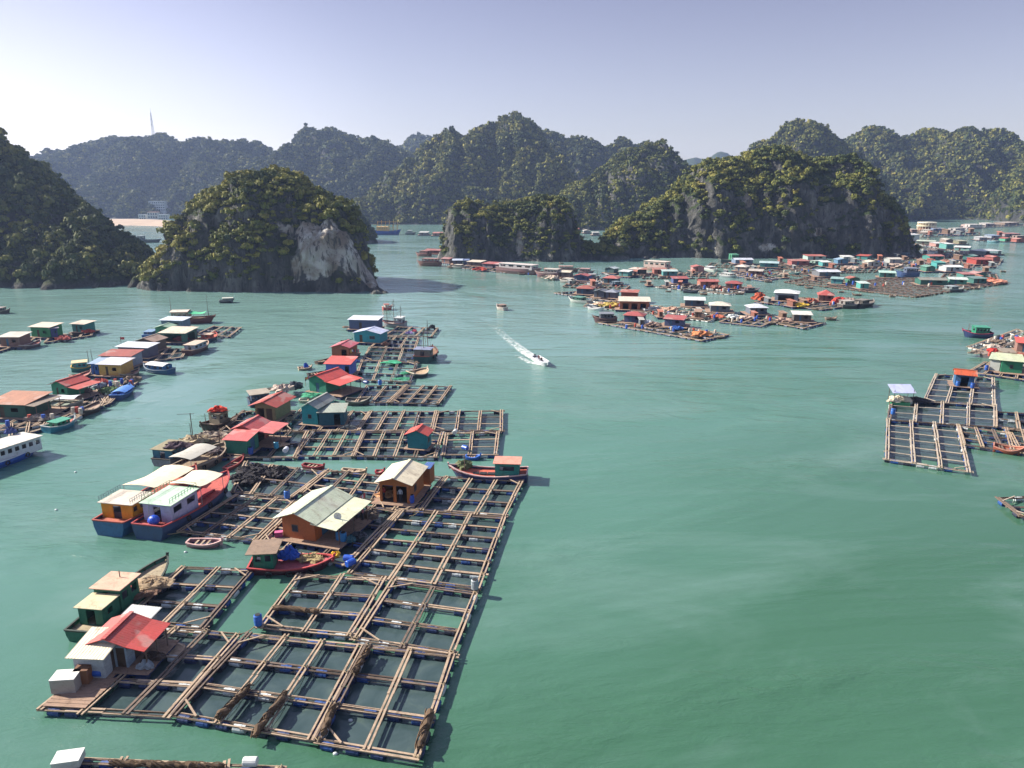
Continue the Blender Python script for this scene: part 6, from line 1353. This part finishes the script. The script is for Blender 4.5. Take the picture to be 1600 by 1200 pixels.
FBT = [
 ('dark maroon fishing boat at the left of the nearest far raft', (963,502), (926,502), 4.2, 1.2, '#5a3438', '#9a6a60', '#6a5a54', '#4c5460', '#6f7884', (.15,.7), 1.7),
 ('white and green boat left of the orange restaurant', (921,474), (889,470), 3.6, .9, '#a8b0a8', '#c4c8c0', '#8a8f84', '#3a7a68', '#4a8f7c', (.3,.7), 1.4),
 ('white skiff in front of the restaurant', (921,482), (944,485), 2.6, .6, '#c4c8cc', '#d4d4d4', '#a8a8a0', None, None, (.2,.5), 1),
 ('white speedboat right of the restaurant', (1005,486), (1028,485), 2.6, .7, '#c8ccd0', '#d8d8d8', '#9098a8', '#8090a8', '#c0c4cc', (.3,.6), .8),
 ('boat with grey cabin at the right of the pavilion raft', (1312,480), (1340,479), 4, 1.0, '#4c4444', '#a09488', '#8a8078', '#7a7470', '#a89c90', (.1,.6), 1.6),
 ('dark boat at the right tip of the pavilion raft', (1338,479), (1364,475), 3.6, 1.0, '#3a3434', '#8a7c74', '#6c645c', '#4c4844', '#7c746c', (.1,.5), 1.5),
 ('low boat below the pavilion', (1228,476), (1256,480), 3, .6, '#3c4450', '#8a8c90', '#787470', None, None, (.2,.5), 1),
 ('dark boat at the left of the back raft', (1068,456), (1092,457), 3, .7, '#34384c', '#6a6c80', '#6a6460', None, None, (.2,.5), 1),
 ('dark boat at the right end of the back raft', (1160,456), (1186,455), 3.4, .8, '#38344a', '#7a7484', '#786c68', '#5c5460', '#94685c', (.2,.6), 1.3),
 ('navy ship on the great plank field', (1434,433), (1399,432), 7, 2.2, '#24488c', '#4a6aa8', '#4a5a78', '#4a5c80', '#6a7c94', (.1,.6), 2.2),
 ('pink ship before the middle island', (780,424), (846,429), 7, 2.4, '#8d5a5e', '#b89a94', '#a08880', '#b0a8ac', '#c8bcb4', (.08,.85), 2.2),
 ('second pink ship, right of the first', (875,433), (836,431), 6, 1.9, '#845054', '#b0968f', '#987c74', '#a89c98', '#bcb0a4', (.05,.55), 2.0),
 ('red-brown boat at the left tip of the long line', (688,415), (652,414), 5.5, 1.8, '#7a4438', '#a8786c', '#886458', '#9a5c50', '#a87068', (.1,.7), 2.2),
 ('red houseboat left of the middle island', (672,400), (650,399), 5, 1.4, '#8a4a40', '#a87c70', '#886458', '#9c4c44', '#a8605a', (.1,.6), 2.0),
 ('pink ferry with several decks', (1046,423), (1006,420), 7, 1.8, '#b08478', '#c8b0a4', '#a89084', '#c0a094', '#d0bcac', (.08,.9), 2.8),
 ('white boat between the middle channel rafts', (1103,420), (1120,424), 3.5, .8, '#b8bcb8', '#c8c8c4', '#9c9890', '#98a0a8', '#c8ccd0', (.2,.6), 1.3),
 ('green dredger with a red mast under the cliff', (1124,409), (1154,409), 7, 1.4, '#3a4c4a', '#6a7c70', '#5c6458', '#2f9a6c', '#4aa884', (.55,.9), 3.0),
 ('white cluster boat in front of the cream hip-roofed hut', (1127,431), (1150,434), 3.6, .8, '#9098a0', '#c8c8c4', '#a09890', '#a8acb0', '#c8ccc8', (.2,.7), 1.3),
 ('green-hulled boat under the cliff', (1266,414), (1300,413), 5, 1.0, '#3a6f64', '#8fa898', '#6a7c70', '#6a9084', '#a8bcb0', (.1,.6), 1.6),
 ('teal boat right of the pink hut', (1232,428), (1250,429), 3.6, .8, '#2f7f7c', '#8ab4ac', '#6c7c78', None, None, (.2,.5), 1),
 ('boat moored right of the great plank field', (1478,455), (1504,453), 4, .9, '#4c5450', '#98a09c', '#7c8078', '#5c7078', '#90a0a4', (.1,.5), 1.4),
 ('dark navy boat beside the green-roofed hut', (1408,402), (1426,403), 6, 1.2, '#2c3a5c', '#5c6c88', '#5c5c60', '#3c5478', '#4a7088', (.1,.6), 1.8),
 ('white boat before the round restaurant', (1440,364), (1462,365), 8, 1.4, '#9c8c84', '#c8c0b8', '#a09488', '#b8b0a8', '#ccc4bc', (.1,.7), 2.4),
 ('grey ship on the far raft line', (1484,363), (1508,362), 9, 1.6, '#8c8484', '#b0a8a4', '#948c84', '#a8a4a4', '#c0bcb8', (.1,.7), 2.6),
 ('pale ship against the mountain wall', (1508,357), (1536,357), 10, 1.8, '#9a8c8c', '#c0b4b0', '#a09890', '#b8b0ac', '#ccc4bc', (.1,.8), 2.8),
 ('brown boat in the upper right cluster', (1582,374), (1606,374), 7, 1.4, '#74584c', '#a89080', '#8c7868', '#8a7468', '#b09c8c', (.1,.6), 2.0),
 ('cyan boat in the upper right cluster', (1545,378), (1562,379), 6, 1.1, '#4a94a8', '#a8c8cc', '#7c9498', None, None, (.2,.5), 1),
 ('white motorboat left of the teal-based hut', (920,445), (940,447), 3.4, .8, '#a8acb4', '#c8c8cc', '#98948c', '#7c8c9c', '#b8c0c4', (.2,.6), 1.3),
 ('dark motorboat at the right end of the boats', (955,446), (974,445), 3.2, .8, '#2c3c54', '#6c8098', '#70706c', '#3c5c78', '#6c8898', (.2,.6), 1.2),
 ('white cabin boat among the moored boats', (878,440), (900,442), 3.4, .8, '#98948c', '#c8c0b4', '#98908c', '#b0a89c', '#c8c0ac', (.2,.7), 1.3),
 ('masted grey boat right of the blue hut', (918,436), (938,436), 3.6, 1.0, '#706c70', '#a8a09c', '#8c8480', '#84848c', '#a8a8ac', (.1,.6), 1.6),
 ('masted brown boat behind the moored boats', (870,424), (905,424), 4, 1.2, '#805c54', '#b09488', '#94807a', '#a87c70', '#b88c80', (.1,.7), 1.8),
 ('pink-roofed boat right of the masted brown boat', (905,427), (928,428), 4, 1.1, '#6c5c64', '#a09494', '#887c78', '#985c5c', '#b88480', (.1,.7), 1.7),
 ('white houseboat at the left edge of the far line', (708,418), (728,419), 3.4, .8, '#a8a49c', '#c8c4b8', '#989084', '#a89c90', '#c0b8a8', (.2,.7), 1.3),
 ('low boat beyond the middle island', (900,370), (914,371), 5, 1.0, '#8a8484', '#b8b0a8', '#8c8880', None, None, (.2,.5), 1),
 ('small grey boat beyond the channel', (634,366), (650,366), 8, 1.6, '#6c7478', '#a8acac', '#7c8080', '#8c9498', '#a8b0b0', (.2,.6), 2.2),
 ('brown boat beyond the channel', (690,370), (700,370), 6, 1.2, '#80645c', '#b0988c', '#8c7c70', None, None, (.2,.5), 1),
]
for t, S, B_, w_, h_, hc, tc_, dc, cb, rc, cx, ch in FBT:
    ex = [('mast', .75, 4.0)] if 'mast' in t else ([('rig', ((.15,8),(.6,9)))] if 'dredger' in t else [])
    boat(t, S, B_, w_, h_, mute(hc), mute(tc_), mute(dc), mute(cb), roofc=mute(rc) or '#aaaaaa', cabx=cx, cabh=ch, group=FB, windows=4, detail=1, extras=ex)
# second deck of the pink ferry, the big fishing boat with yellow outriggers
fb, st_, L_ = boat('blue trawler with yellow squid booms beyond the channel', (586,366), (627,366), 9, 3.0, '#20489a', '#8a98a8', '#a8885c', '#c8a878', roofc='#d8b878', cabx=(.1,.5), cabh=4.0, windows=6, detail=1, sheer=3)
yb = MB()
for i in range(6):
    x = L_*(.12+.15*i); yb.bar((x, 0, 2.6), (x, 0, 11.5+(i % 2)), .35, .35); yb.bar((x-3, -5, 9.0), (x+3, -5, 9.0), .3, .3); yb.bar((x, -5, 3), (x, -5, 9), .25, .25)
yb.bar((L_*.1, 0, 11), (L_*.9, 0, 11), .3, .3); yb.bar((L_*.1, -5, 9), (L_*.9, -5, 9), .3, .3); yb.bar((L_*.1, -5, 6), (L_*.9, -5, 6), .25, .25)
yb.build('boom_frame', paint('#c89a4a', .6, .3), fb)
# round restaurant: two ringed storeys and a flat lid
c0 = G(1447,360,0); rr = (G(1460,360)-G(1434,360)).length/2
rt = empty('round_restaurant', tuple(c0), 0, 'round cream two-storey restaurant floating in the far right bay', 'restaurant')
def ring(r, z0, z1, n=28): return MB().tube([(0,0,z0),(0,0,z1)], r, n)
ring(rr*1.1, 0.2, .8).build('deck', C_DECK, rt); ring(rr*.9, .8, 4.0).build('wall', paint('#8a6048', .7, .3), rt); ring(rr*1.08, 4.0, 4.8).build('balcony', paint('#d6cdb0', .7, .3), rt)
ring(rr*.85, 4.8, 7.2).build('upper_wall', paint('#a89880', .7, .3), rt); ring(rr*1.03, 7.2, 8.0).build('roof', paint('#dcd6c0', .7, .3), rt)
cl_ = MB()
for i in range(20):
    a = i*math.pi/10; cl_.tube([(rr*math.cos(a), rr*math.sin(a), .8), (rr*math.cos(a), rr*math.sin(a), 7.2)], .25, 6)
cl_.build('columns', paint('#d0c8b0', .7, .3), rt)
for t, q, a, b in [('brown pens below the teal gable hut', [(1196,414),(1262,420),(1276,414),(1212,410)], 6, 3), ('brown pens around the green-roofed corner hut', [(1376,404),(1440,404),(1446,397),(1384,397)], 6, 3),
    ('brown pens left of the open hall', [(1470,402),(1534,402),(1532,394),(1476,394)], 6, 3), ('brown pens between the middle village huts', [(1104,416),(1196,420),(1200,412),(1112,410)], 8, 2), ('low decks around the moored boats', [(880,447),(976,452),(984,446),(890,440)], 7, 2),
    ('low decks under the brick red hut and ferry', [(1004,434),(1104,434),(1104,427),(1008,427)], 8, 2), ('brown decks right of the round restaurant', [(1440,370),(1530,367),(1530,362),(1444,365)], 8, 1), ('brown pens behind the plank field\'s teal huts', [(1470,434),(1560,436),(1556,428),(1476,427)], 8, 3)]: fr(t, q, a, b, BR)
# low work sheds between the pens, alike within their kind
q8 = random.Random(31)
for wl, rf, nm, lab, grp, L_ in [('#6c5446', '#9a7f6c', 'brown_shed', 'low brown work shed with a tan roof between the far pens', 'low brown work sheds between the far pens', [(1012,446),(1150,427),(1205,421),(1225,436),(1255,428),(1272,440),(1318,425),(1350,420),(1392,425),(1412,408),(1436,416),(1468,399),(1498,408),(1538,427),(1085,500),(1222,500),(1255,479),(1168,455),(820,424),(905,440),(1052,431),(1480,368),(1515,366)]),
    ('#7a4c40', '#b0705a', 'rust_shed', 'low rusty work shed with an orange brown roof between the far pens', 'low rusty work sheds between the far pens', [(1030,495),(1112,494),(1178,499),(1238,482),(1290,474),(1060,449),(1112,452),(1160,419),(1218,412),(1300,421),(1372,409),(1425,421),(1455,413),(1512,421),(1530,440),(850,427),(925,450),(990,433),(1082,429),(1452,369),(1560,372)]),
    ('#56606a', '#a8aaa4', 'grey_shed', 'low slate work shed with a grey roof between the far pens', 'low grey work sheds between the far pens', [(1000,508),(1092,494),(1200,476),(1270,477),(1040,450),(1135,430),(1178,424),(1240,422),(1288,436),(1335,413),(1385,419),(1402,404),(1444,399),(1488,416),(1548,419),(862,436),(890,446),(948,437),(1066,431),(1500,369)])]:
    A0 = L_[0]; w0 = 5.5; g0_ = G(*A0); s0 = house(lab, A0, (A0[0]+w0, A0[1]), 2.6, wl, rf, h=1.5, rise=.35, kind='mono', group=grp, cat='shed', deck=.9, detail=1, over=.3, openings=(('s', .3, .6, 0, 1.4, 'door'),), name=nm)
    for (u, v) in L_[1:]:
        p = G(u, v)
        if any(math.hypot(p.x+2-hx, p.y+1-hy) < hr+3.0 for hx, hy, hr in HOUSE_SPOTS): continue
        HOUSE_SPOTS.append((p.x+2, p.y+1, 2.2)); copy_thing(s0, tuple(G(u, v, .02).xy)+(q8.uniform(-.02, .02),), q8.uniform(-.4, .4), q8.uniform(.85, 1.25)*max(1.0, G(u, v).y/330))

# tents, sacks and net heaps between the far huts
for i, (u, v, rx, h_, c, t) in enumerate([(1187,468,2.2,1.9,'#b0543a','orange tarpaulin tent left of the pavilion'), (1250,478,2.5,.8,'#c9a83a','yellow baskets below the pavilion raft'), (1411,399,2.6,2.2,'#a8483c','red tent under the dark cliff corner'),
        (1166,497,2.4,.6,'#c0a898','pale pile on the small white hip-roofed hut\'s raft'), (1225,501,2.2,.7,'#b89c8c','pinkish pile left of the last white hut'), (1120,496,2.4,.7,'#a85c44','rust pile on the cream hip-roofed hut\'s raft'), (1045,484,3.0,.7,'#b0907c','brown pile left of the slate blue hut'),
        (1145,496,1.6,.8,'#c8d0d0','white pile beside the rust pile'), (1056,514,1.8,.7,'#2f5fa8','blue bundle in front of the slanting red roof'), (1095,523,2.6,.8,'#c07c50','orange brown pile at the right of the nearest far raft'), (1020,508,2.0,.8,'#9c8478','brown pile between the two red-roofed blue huts'), (1012,506,1.2,.9,'#c8d0d8','white pile between the two red-roofed blue huts'),
        (955,478,3.0,1.0,'#b09c50','yellowish gear in front of the restaurant'), (940,476,2.5,.7,'#c4a890','pale gear left of the restaurant'), (1326,472,3.0,1.2,'#a08c84','pink grey pile on the pavilion raft\'s right'), (1265,472,2.5,1.1,'#a05a48','rust pile right of the pavilion'),
        (1310,473,2.5,1.5,'#c0463c','red sheet pile right of the pointed cream top'), (1218,430,3,1.0,'#a89888','brown pile in the pens by the pink ship'), (1330,420,4,1.2,'#b09c90','pale pile under the dark cliff'), (1400,416,4,1.2,'#a8988c','pale pile near the cream gable hut'),
        (1480,410,4,1.2,'#a87c6c','rust pile in the middle of the far pens'), (1120,450,2.4,1.0,'#8a5c50','dark rust pile on the back raft'), (1085,450,2.4,1.0,'#6c6460','dark grey pile on the back raft'), (750,422,3,1.2,'#c04c3c','red pile before the middle island'),
        (860,435,3,1.2,'#c0b0a0','cream pile by the second pink ship'), (1545,440,3,1.4,'#b05c48','red pile at the right end of the plank field'), (1556,441,4,1.0,'#c08068','orange pile at the tip of the plank field')]):
    heap(t, C(u, v), rx, rx*.7, h_, c, 100+i, 'tarpaulin_heap', 'heap', 'heaps of gear on the far rafts', strands=False)
# small gear scattered over the busy rafts, each its own thing, alike within its kind
q_ = random.Random(77)
SK = [MB().box(0, 0, 0, 1, 1, 1) for _ in range(0)]
def far_skiff_src():
    root, st, L = boat('plain wooden skiff moored at the edge of the far rafts', (1000,440), (1009,440), 1.7, .35, '#5c5048', '#8a7a6c', '#a89480', None, sheer=.4, group='wooden skiffs among the far rafts', cat='skiff', name='wooden_skiff', detail=1, stern=.55); return root
sk0 = far_skiff_src()
SKP = [(1010,512),(1085,529),(1116,528),(1035,493),(1060,500),(1130,492),(1195,506),(1232,508),(1290,500),(1190,478),(1270,484),(1300,484),(1040,456),(1105,461),(1150,460),(1020,447),(1165,438),(1205,441),(1245,446),(1270,451),(1310,457),(1345,462),(1390,464),(1440,463),(1520,452),(1180,424),(1130,418),(1200,413),
  (1232,421),(1330,412),(1375,411),(1425,412),(1490,413),(1570,425),(1470,399),(1430,390),(1515,398),(820,429),(855,436),(905,445),(935,450),(968,449),(1000,431),(1065,433),(1110,432),(735,420),(700,419),(880,412)]
for k, (u, v) in enumerate(SKP): copy_thing(sk0, tuple(G(u, v, .02)), q_.uniform(-.5, .5)+(math.pi if k % 2 else 0), q_.uniform(.8, 1.35))
def dsrc(c, name, lab, grp):
    r = empty(name, (0, 0, -50), 0, lab, 'drum', grp); m = MB(); m.tube([(0,0,0),(0,0,.3),(0,0,.33),(0,0,.6),(0,0,.63),(0,0,.95)], [.31,.31,.33,.33,.31,.29], 8); m.build('drum_body', paint(c, .5, .3), r); return r
QUADS = [((975,510),(1125,524)), ((1020,490),(1125,496)), ((1130,502),(1205,500)), ((1185,474),(1350,476)), ((1030,450),(1175,455)), ((1300,445),(1520,446)), ((1150,430),(1215,432)), ((1200,424),(1290,426)), ((1360,414),(1450,414)), ((915,477),(1020,480)), ((1440,408),(1550,410)), ((150,605),(210,600)), ((10,665),(130,645)), ((1525,556),(1600,565)), ((1530,535),(1600,530)), ((800,424),(960,440))]
for c, nm, lab, grp, n_ in [('#2350a8', 'blue_drum', 'plain blue plastic drum standing upright on the distant rafts', 'upright blue drums on the distant rafts', 60), ('#b8b0a4', 'pale_drum', 'pale grey plastic drum standing upright on the distant rafts', 'upright pale drums on the distant rafts', 50), ('#a8483a', 'rust_drum', 'rust red drum standing upright on the distant rafts', 'upright rust red drums on the distant rafts', 30)]:
    s0 = dsrc(c, nm, lab, grp)
    for k in range(n_):
        a, b = QUADS[k % len(QUADS)]; t = q_.random(); p = C(a[0]+(b[0]-a[0])*t, a[1]+(b[1]-a[1])*t+q_.uniform(-3, 3))
        sc_ = q_.uniform(.9, 1.5) if G(a[0], a[1]).y > 250 else 1
        if k == 0: s0.location = p; s0.scale = (sc_,)*3
        else: copy_thing(s0, p, 0, sc_)

# ================================================================ BOATS UNDER WAY, WAKES
def foam_mat():
    m, n, b, out = new_mat('foam'); b.inputs['Base Color'].default_value = (.8, .84, .84, 1); b.inputs['Roughness'].default_value = .8
    at = n.nodes.new('ShaderNodeAttribute'); at.attribute_name = 'dens'; pos = n.nodes.new('ShaderNodeNewGeometry').outputs['Position']
    a = math_n(n, 'ADD', at.outputs['Fac'], math_n(n, 'MULTIPLY', math_n(n, 'SUBTRACT', noise(n, 1.3, 5, .65, pos, .4), .5), 1.05))
    f = ramp(n, a, [(.28, 0.0), (.85, 1.0)]); tr = n.nodes.new('ShaderNodeBsdfTransparent'); mx = n.nodes.new('ShaderNodeMixShader')
    n.links.new(f, mx.inputs[0]); n.links.new(tr.outputs[0], mx.inputs[1]); n.links.new(b.outputs[0], mx.inputs[2]); n.links.new(mx.outputs[0], out.inputs[0]); return m
FOAM = foam_mat()
def wake(label, pts, widths, dens, lift=.25, seed=3):
    P_ = [G(*p) for p in pts]; V = []; D = []; nn = 46; mm = 13
    cum = [0]
    for a, b in zip(P_[:-1], P_[1:]): cum.append(cum[-1]+(b-a).length)
    for i in range(nn):
        s = cum[-1]*i/(nn-1); k = max(j for j in range(len(cum)-1) if cum[j] <= s+1e-6); f = (s-cum[k])/(cum[k+1]-cum[k]+1e-9)
        p = P_[k].lerp(P_[k+1], f); d = (P_[k+1]-P_[k]).normalized(); nr = Vector((-d.y, d.x, 0)); w_ = widths[k]*(1-f)+widths[k+1]*f; de = dens[k]*(1-f)+dens[k+1]*f
        for j in range(mm):
            g = j/(mm-1)*2-1; e = 1-abs(g)**3; side = .55+.45*abs(g)**1.5
            z = .03+lift*de*e*(0.4+.6*(.5+.5*float(vnoise(i*.55, j*.8, 1, seed))))
            V.append(p+nr*g*w_+Vector((0, 0, z))); D.append(de*e*side)
    F = np.array([(i*mm+j, i*mm+j+1, (i+1)*mm+j+1, (i+1)*mm+j) for i in range(nn-1) for j in range(mm-1)])
    o = np_mesh('wake_foam', np.array([tuple(v) for v in V]), F, FOAM, {'dens': np.array(D)}, True); tag(o, label, 'wake', None, 'stuff')
wake('white foam trailing behind the fast speedboat', [(853,571),(838,562),(822,552),(806,540),(784,522),(752,494)], [.9,1.5,1.7,1.6,1.5,1.3], [1.0,1.0,.88,.70,.52,.22], .4)
wake('left arm of foam thrown out by the fast speedboat', [(846,571),(828,567),(812,558),(800,550)], [.5,.9,.9,.5], [1.0,.8,.6,.1], .25, 5)
wake('short foam trail of the farther speedboat', [(780,481),(792,485),(806,490)], [1.0,1.4,1.4], [.8,.45,.08], .3, 6)
wake('foam of a boat rounding the near island', [(560,398),(590,404),(620,408)], [1.5,1.5,1.2], [.2,.5,.1], .1, 7)
wake('pale old wake curving down the channel from the far bay', [(640,416),(672,424),(705,436),(738,450),(765,466),(786,482)], [3.5,4.0,3.6,3.0,2.2,1.2], [.12,.26,.28,.26,.22,.1], .0, 11)
wake('pale old wake crossing the mouth of the channel', [(556,386),(590,392),(622,402),(646,412)], [3,4,4,3], [.15,.3,.3,.12], .0, 12)
wake('thin foam line running from the left chain to the near cluster', [(330,532),(400,518),(470,505),(540,494),(566,488)], [.9,1.0,1.0,.9,.6], [.12,.3,.32,.3,.1], .0, 13)
r_, st_, L_ = boat('white speedboat with two riders racing down the channel', (836,560), (856,572), 2.2, .75, '#c9ccd0', '#d8dade', '#a8acb4', None, sheer=.5, cat='speedboat', name='speedboat', detail=1, stern=.85)
ob_ = MB(); ob_.box(-.35, -.22, .35, .05, .22, 1.15); ob_.box(-.3, -.1, -.2, -.05, .1, .35); ob_.build('outboard_motor', C_BLACK, r_)
person('person in dark clothes steering the racing speedboat', tuple(G(846,566,.55)), math.radians(-150), '#23262e', '#2c3038', True)
person('person in a maroon top riding behind in the racing speedboat', tuple(G(842,563,.55)), math.radians(-150), '#6a2a34', '#2c3038', True)
r_, st_, L_ = boat('brown-roofed motorboat farther up the channel', (790,484), (777,481), 2.4, .7, '#b8b0a8', '#c8c0b8', '#8a8078', '#7c6c64', roofc='#8a7468', cabx=(.2,.65), cabh=1.2, cat='speedboat', name='motor_launch', detail=1, windows=2)

# ================================================================ THE FAR SHORE ON THE LEFT
bm_ = MB(); b_pts = [(150,353,.3),(175,352,.3),(210,352,.3),(245,353,.3),(282,356,.3)]; rowA = [G(u, v, .15) for u, v, _ in b_pts]; rowB = [P(u, v-7.5, G(u, v).y+55) for u, v, _ in b_pts]; rowC = [P(u, v-10, G(u, v).y+120) for u, v, _ in b_pts]
vs_ = [Vector((p.x, p.y-14, -.6)) for p in rowA]+rowA+rowB+rowC; n5 = len(b_pts)
def sand_mat():
    m, n, b, out = new_mat('beach_sand'); pos = n.nodes.new('ShaderNodeNewGeometry').outputs['Position']
    n.links.new(ramp(n, noise(n, .05, 5, .6, pos), [(.3, (.30, .22, .16)), (.7, (.42, .32, .24))]), b.inputs['Base Color']); b.inputs['Roughness'].default_value = .95; return m
tag(bm_.add(vs_, [(r*n5+i, r*n5+i+1, (r+1)*n5+i+1, (r+1)*n5+i) for r in range(3) for i in range(n5-1)]).build('beach', sand_mat(), None), 'pale sandy beach at the head of the left bay', None, None, 'structure')
def block(label, u0, v0, u1, v1, Y, floors, bays, wall, dep=14, roofc='#9aa0a8', name='hotel', cat='building'):
    a = P(u0, v1, Y); b = P(u1, v1, Y); t = P(u0, v0, Y); W_ = b.x-a.x; H_ = t.z-a.z; base = 0
    root = empty(name, (a.x, Y, 0), 0, label, cat, 'buildings behind the beach'); z0 = a.z; fh = H_/floors; th = .4
    MB().box(0, .9, -1, W_, dep, z0+H_-.01).build('wall', paint(wall, .8, .3), root)
    g = MB()
    for i in range(bays+1): x = W_*i/bays; g.box(max(0, x-.35), 0, -1, min(W_, x+.35), .9, z0+H_-.02)
    for j in range(floors+1): z = z0+fh*j; g.box(.01, -.25, z-.35, W_-.01, .88, z+.35)
    g.build('facade_frame', paint(wall, .8, .2), root)
    for j in range(floors):
        for i in range(bays):
            if floors*bays > 60 and j == 0: continue
            x0 = W_*(i+.2)/bays; x1 = W_*(i+.8)/bays; z = z0+fh*j+fh*.28
            f = MB().box(x0, .80, z, x1, .895, z+fh*.5).build('window', paint('#2c3440', .3, .2), root)
    MB().box(-.5, -.5, z0+H_, W_+.5, dep+.3, z0+H_+.7).build('roof', paint(roofc, .8, .3), root)
block('wide white hotel behind the beach', 234,315,258,330, 1075, 4, 7, '#c9ccd0')
block('tall pale hotel tower right of the white hotel', 276,298,298,327, 1110, 8, 6, '#8c98ac')
block('small white house low behind the beach', 217,336,228,343, 1020, 2, 3, '#c8c8c8', 8, name='beach_house')
block('white villa row in front of the white hotel', 231,332,246,342, 1015, 2, 4, '#c4c0bc', 9, '#a87c6c', name='beach_house')
block('long low white house near the sand', 248,336,262,343, 1008, 2, 4, '#cccac6', 8, name='beach_house')
block('narrow pale block between the two hotels', 262,318,272,332, 1090, 4, 3, '#b0a8a4', 10, name='guest_house')
# lattice mast on the ridge
m0 = P(240, 214, 1322); mh = P(240, 176, 1322).z-m0.z; mr = empty('radio_mast', (m0.x, m0.y, m0.z-6), 0, 'thin lattice radio mast on the ridge above the beach', 'mast'); lm = MB(); H_ = mh+6
def mw(z): return 1.9*(1-z/H_)+.35
for k in range(4):
    sx, sy = [(-1,-1),(1,-1),(1,1),(-1,1)][k]; lm.bar((sx*mw(0), sy*mw(0), 0), (sx*mw(H_), sy*mw(H_), H_), .24, .24)
for i in range(12):
    z = H_*i/12; z2 = H_*(i+1)/12
    for (ax, ay, bx, by) in ((-1,-1,1,-1),(1,-1,1,1),(1,1,-1,1),(-1,1,-1,-1)): lm.bar((ax*mw(z), ay*mw(z), z), (bx*mw(z2), by*mw(z2), z2), .14, .14); lm.bar((ax*mw(z), ay*mw(z), z), (bx*mw(z), by*mw(z), z), .14, .14)
lm.build('lattice', C_STEEL, mr); MB().tube([(0, 0, H_), (0, 0, H_+7)], .2, 6).build('antenna', C_STEEL, mr)
for z in (.55, .75): MB().box(-1.6, -1.6, H_*z, 1.2, -1.2, H_*z+1.2).build('dish_panel', C_WHITE, mr)
# boulders at the foot of the cliffs
def rock(label, u, v, rx, rz_, seed):
    p = G(u, v); m = MB().blob((0, 0, -.2), rx, rx*.8, rz_, seed, .22, 12, 7); o = m.build('boulder', ROCK, None); o.location = p; tag(o, label, 'boulder', 'boulders at the foot of the islands')
rock('dark rock off the right end of the near island', 601, 458, 1.4, 1.0, 1)
for i, (u, v, t) in enumerate([(947,408,'pale boulder at the gap left of the long island'), (962,404,'pale boulder right of the gap boulder'), (1010,405,'boulder under the left flank of the long island'), (1024,404,'small boulder at the long island\'s foot'), (588,459,'boulder at the near island\'s right corner'), (238,440,'boulder between the dark hill and the near island'), (224,440,'pale boulder left of the near island')]): rock(t, u, v, 2.0, 1.6, 5+i)

for (u, v, t) in [(963,448,'red buoy below the teal-based hut'), (972,447,'second red buoy below the teal-based hut')]:
    rt = empty('red_buoy', G(u, v), 0, t, 'buoy', 'red buoys'); MB().blob((0,0,.15), .45, .45, .45, 3, .02, 12, 8).build('float', C_RED, rt, True); MB().tube([(0,0,.5),(0,0,1.1)], .05, 6).build('staff', C_DARKWOOD, rt)
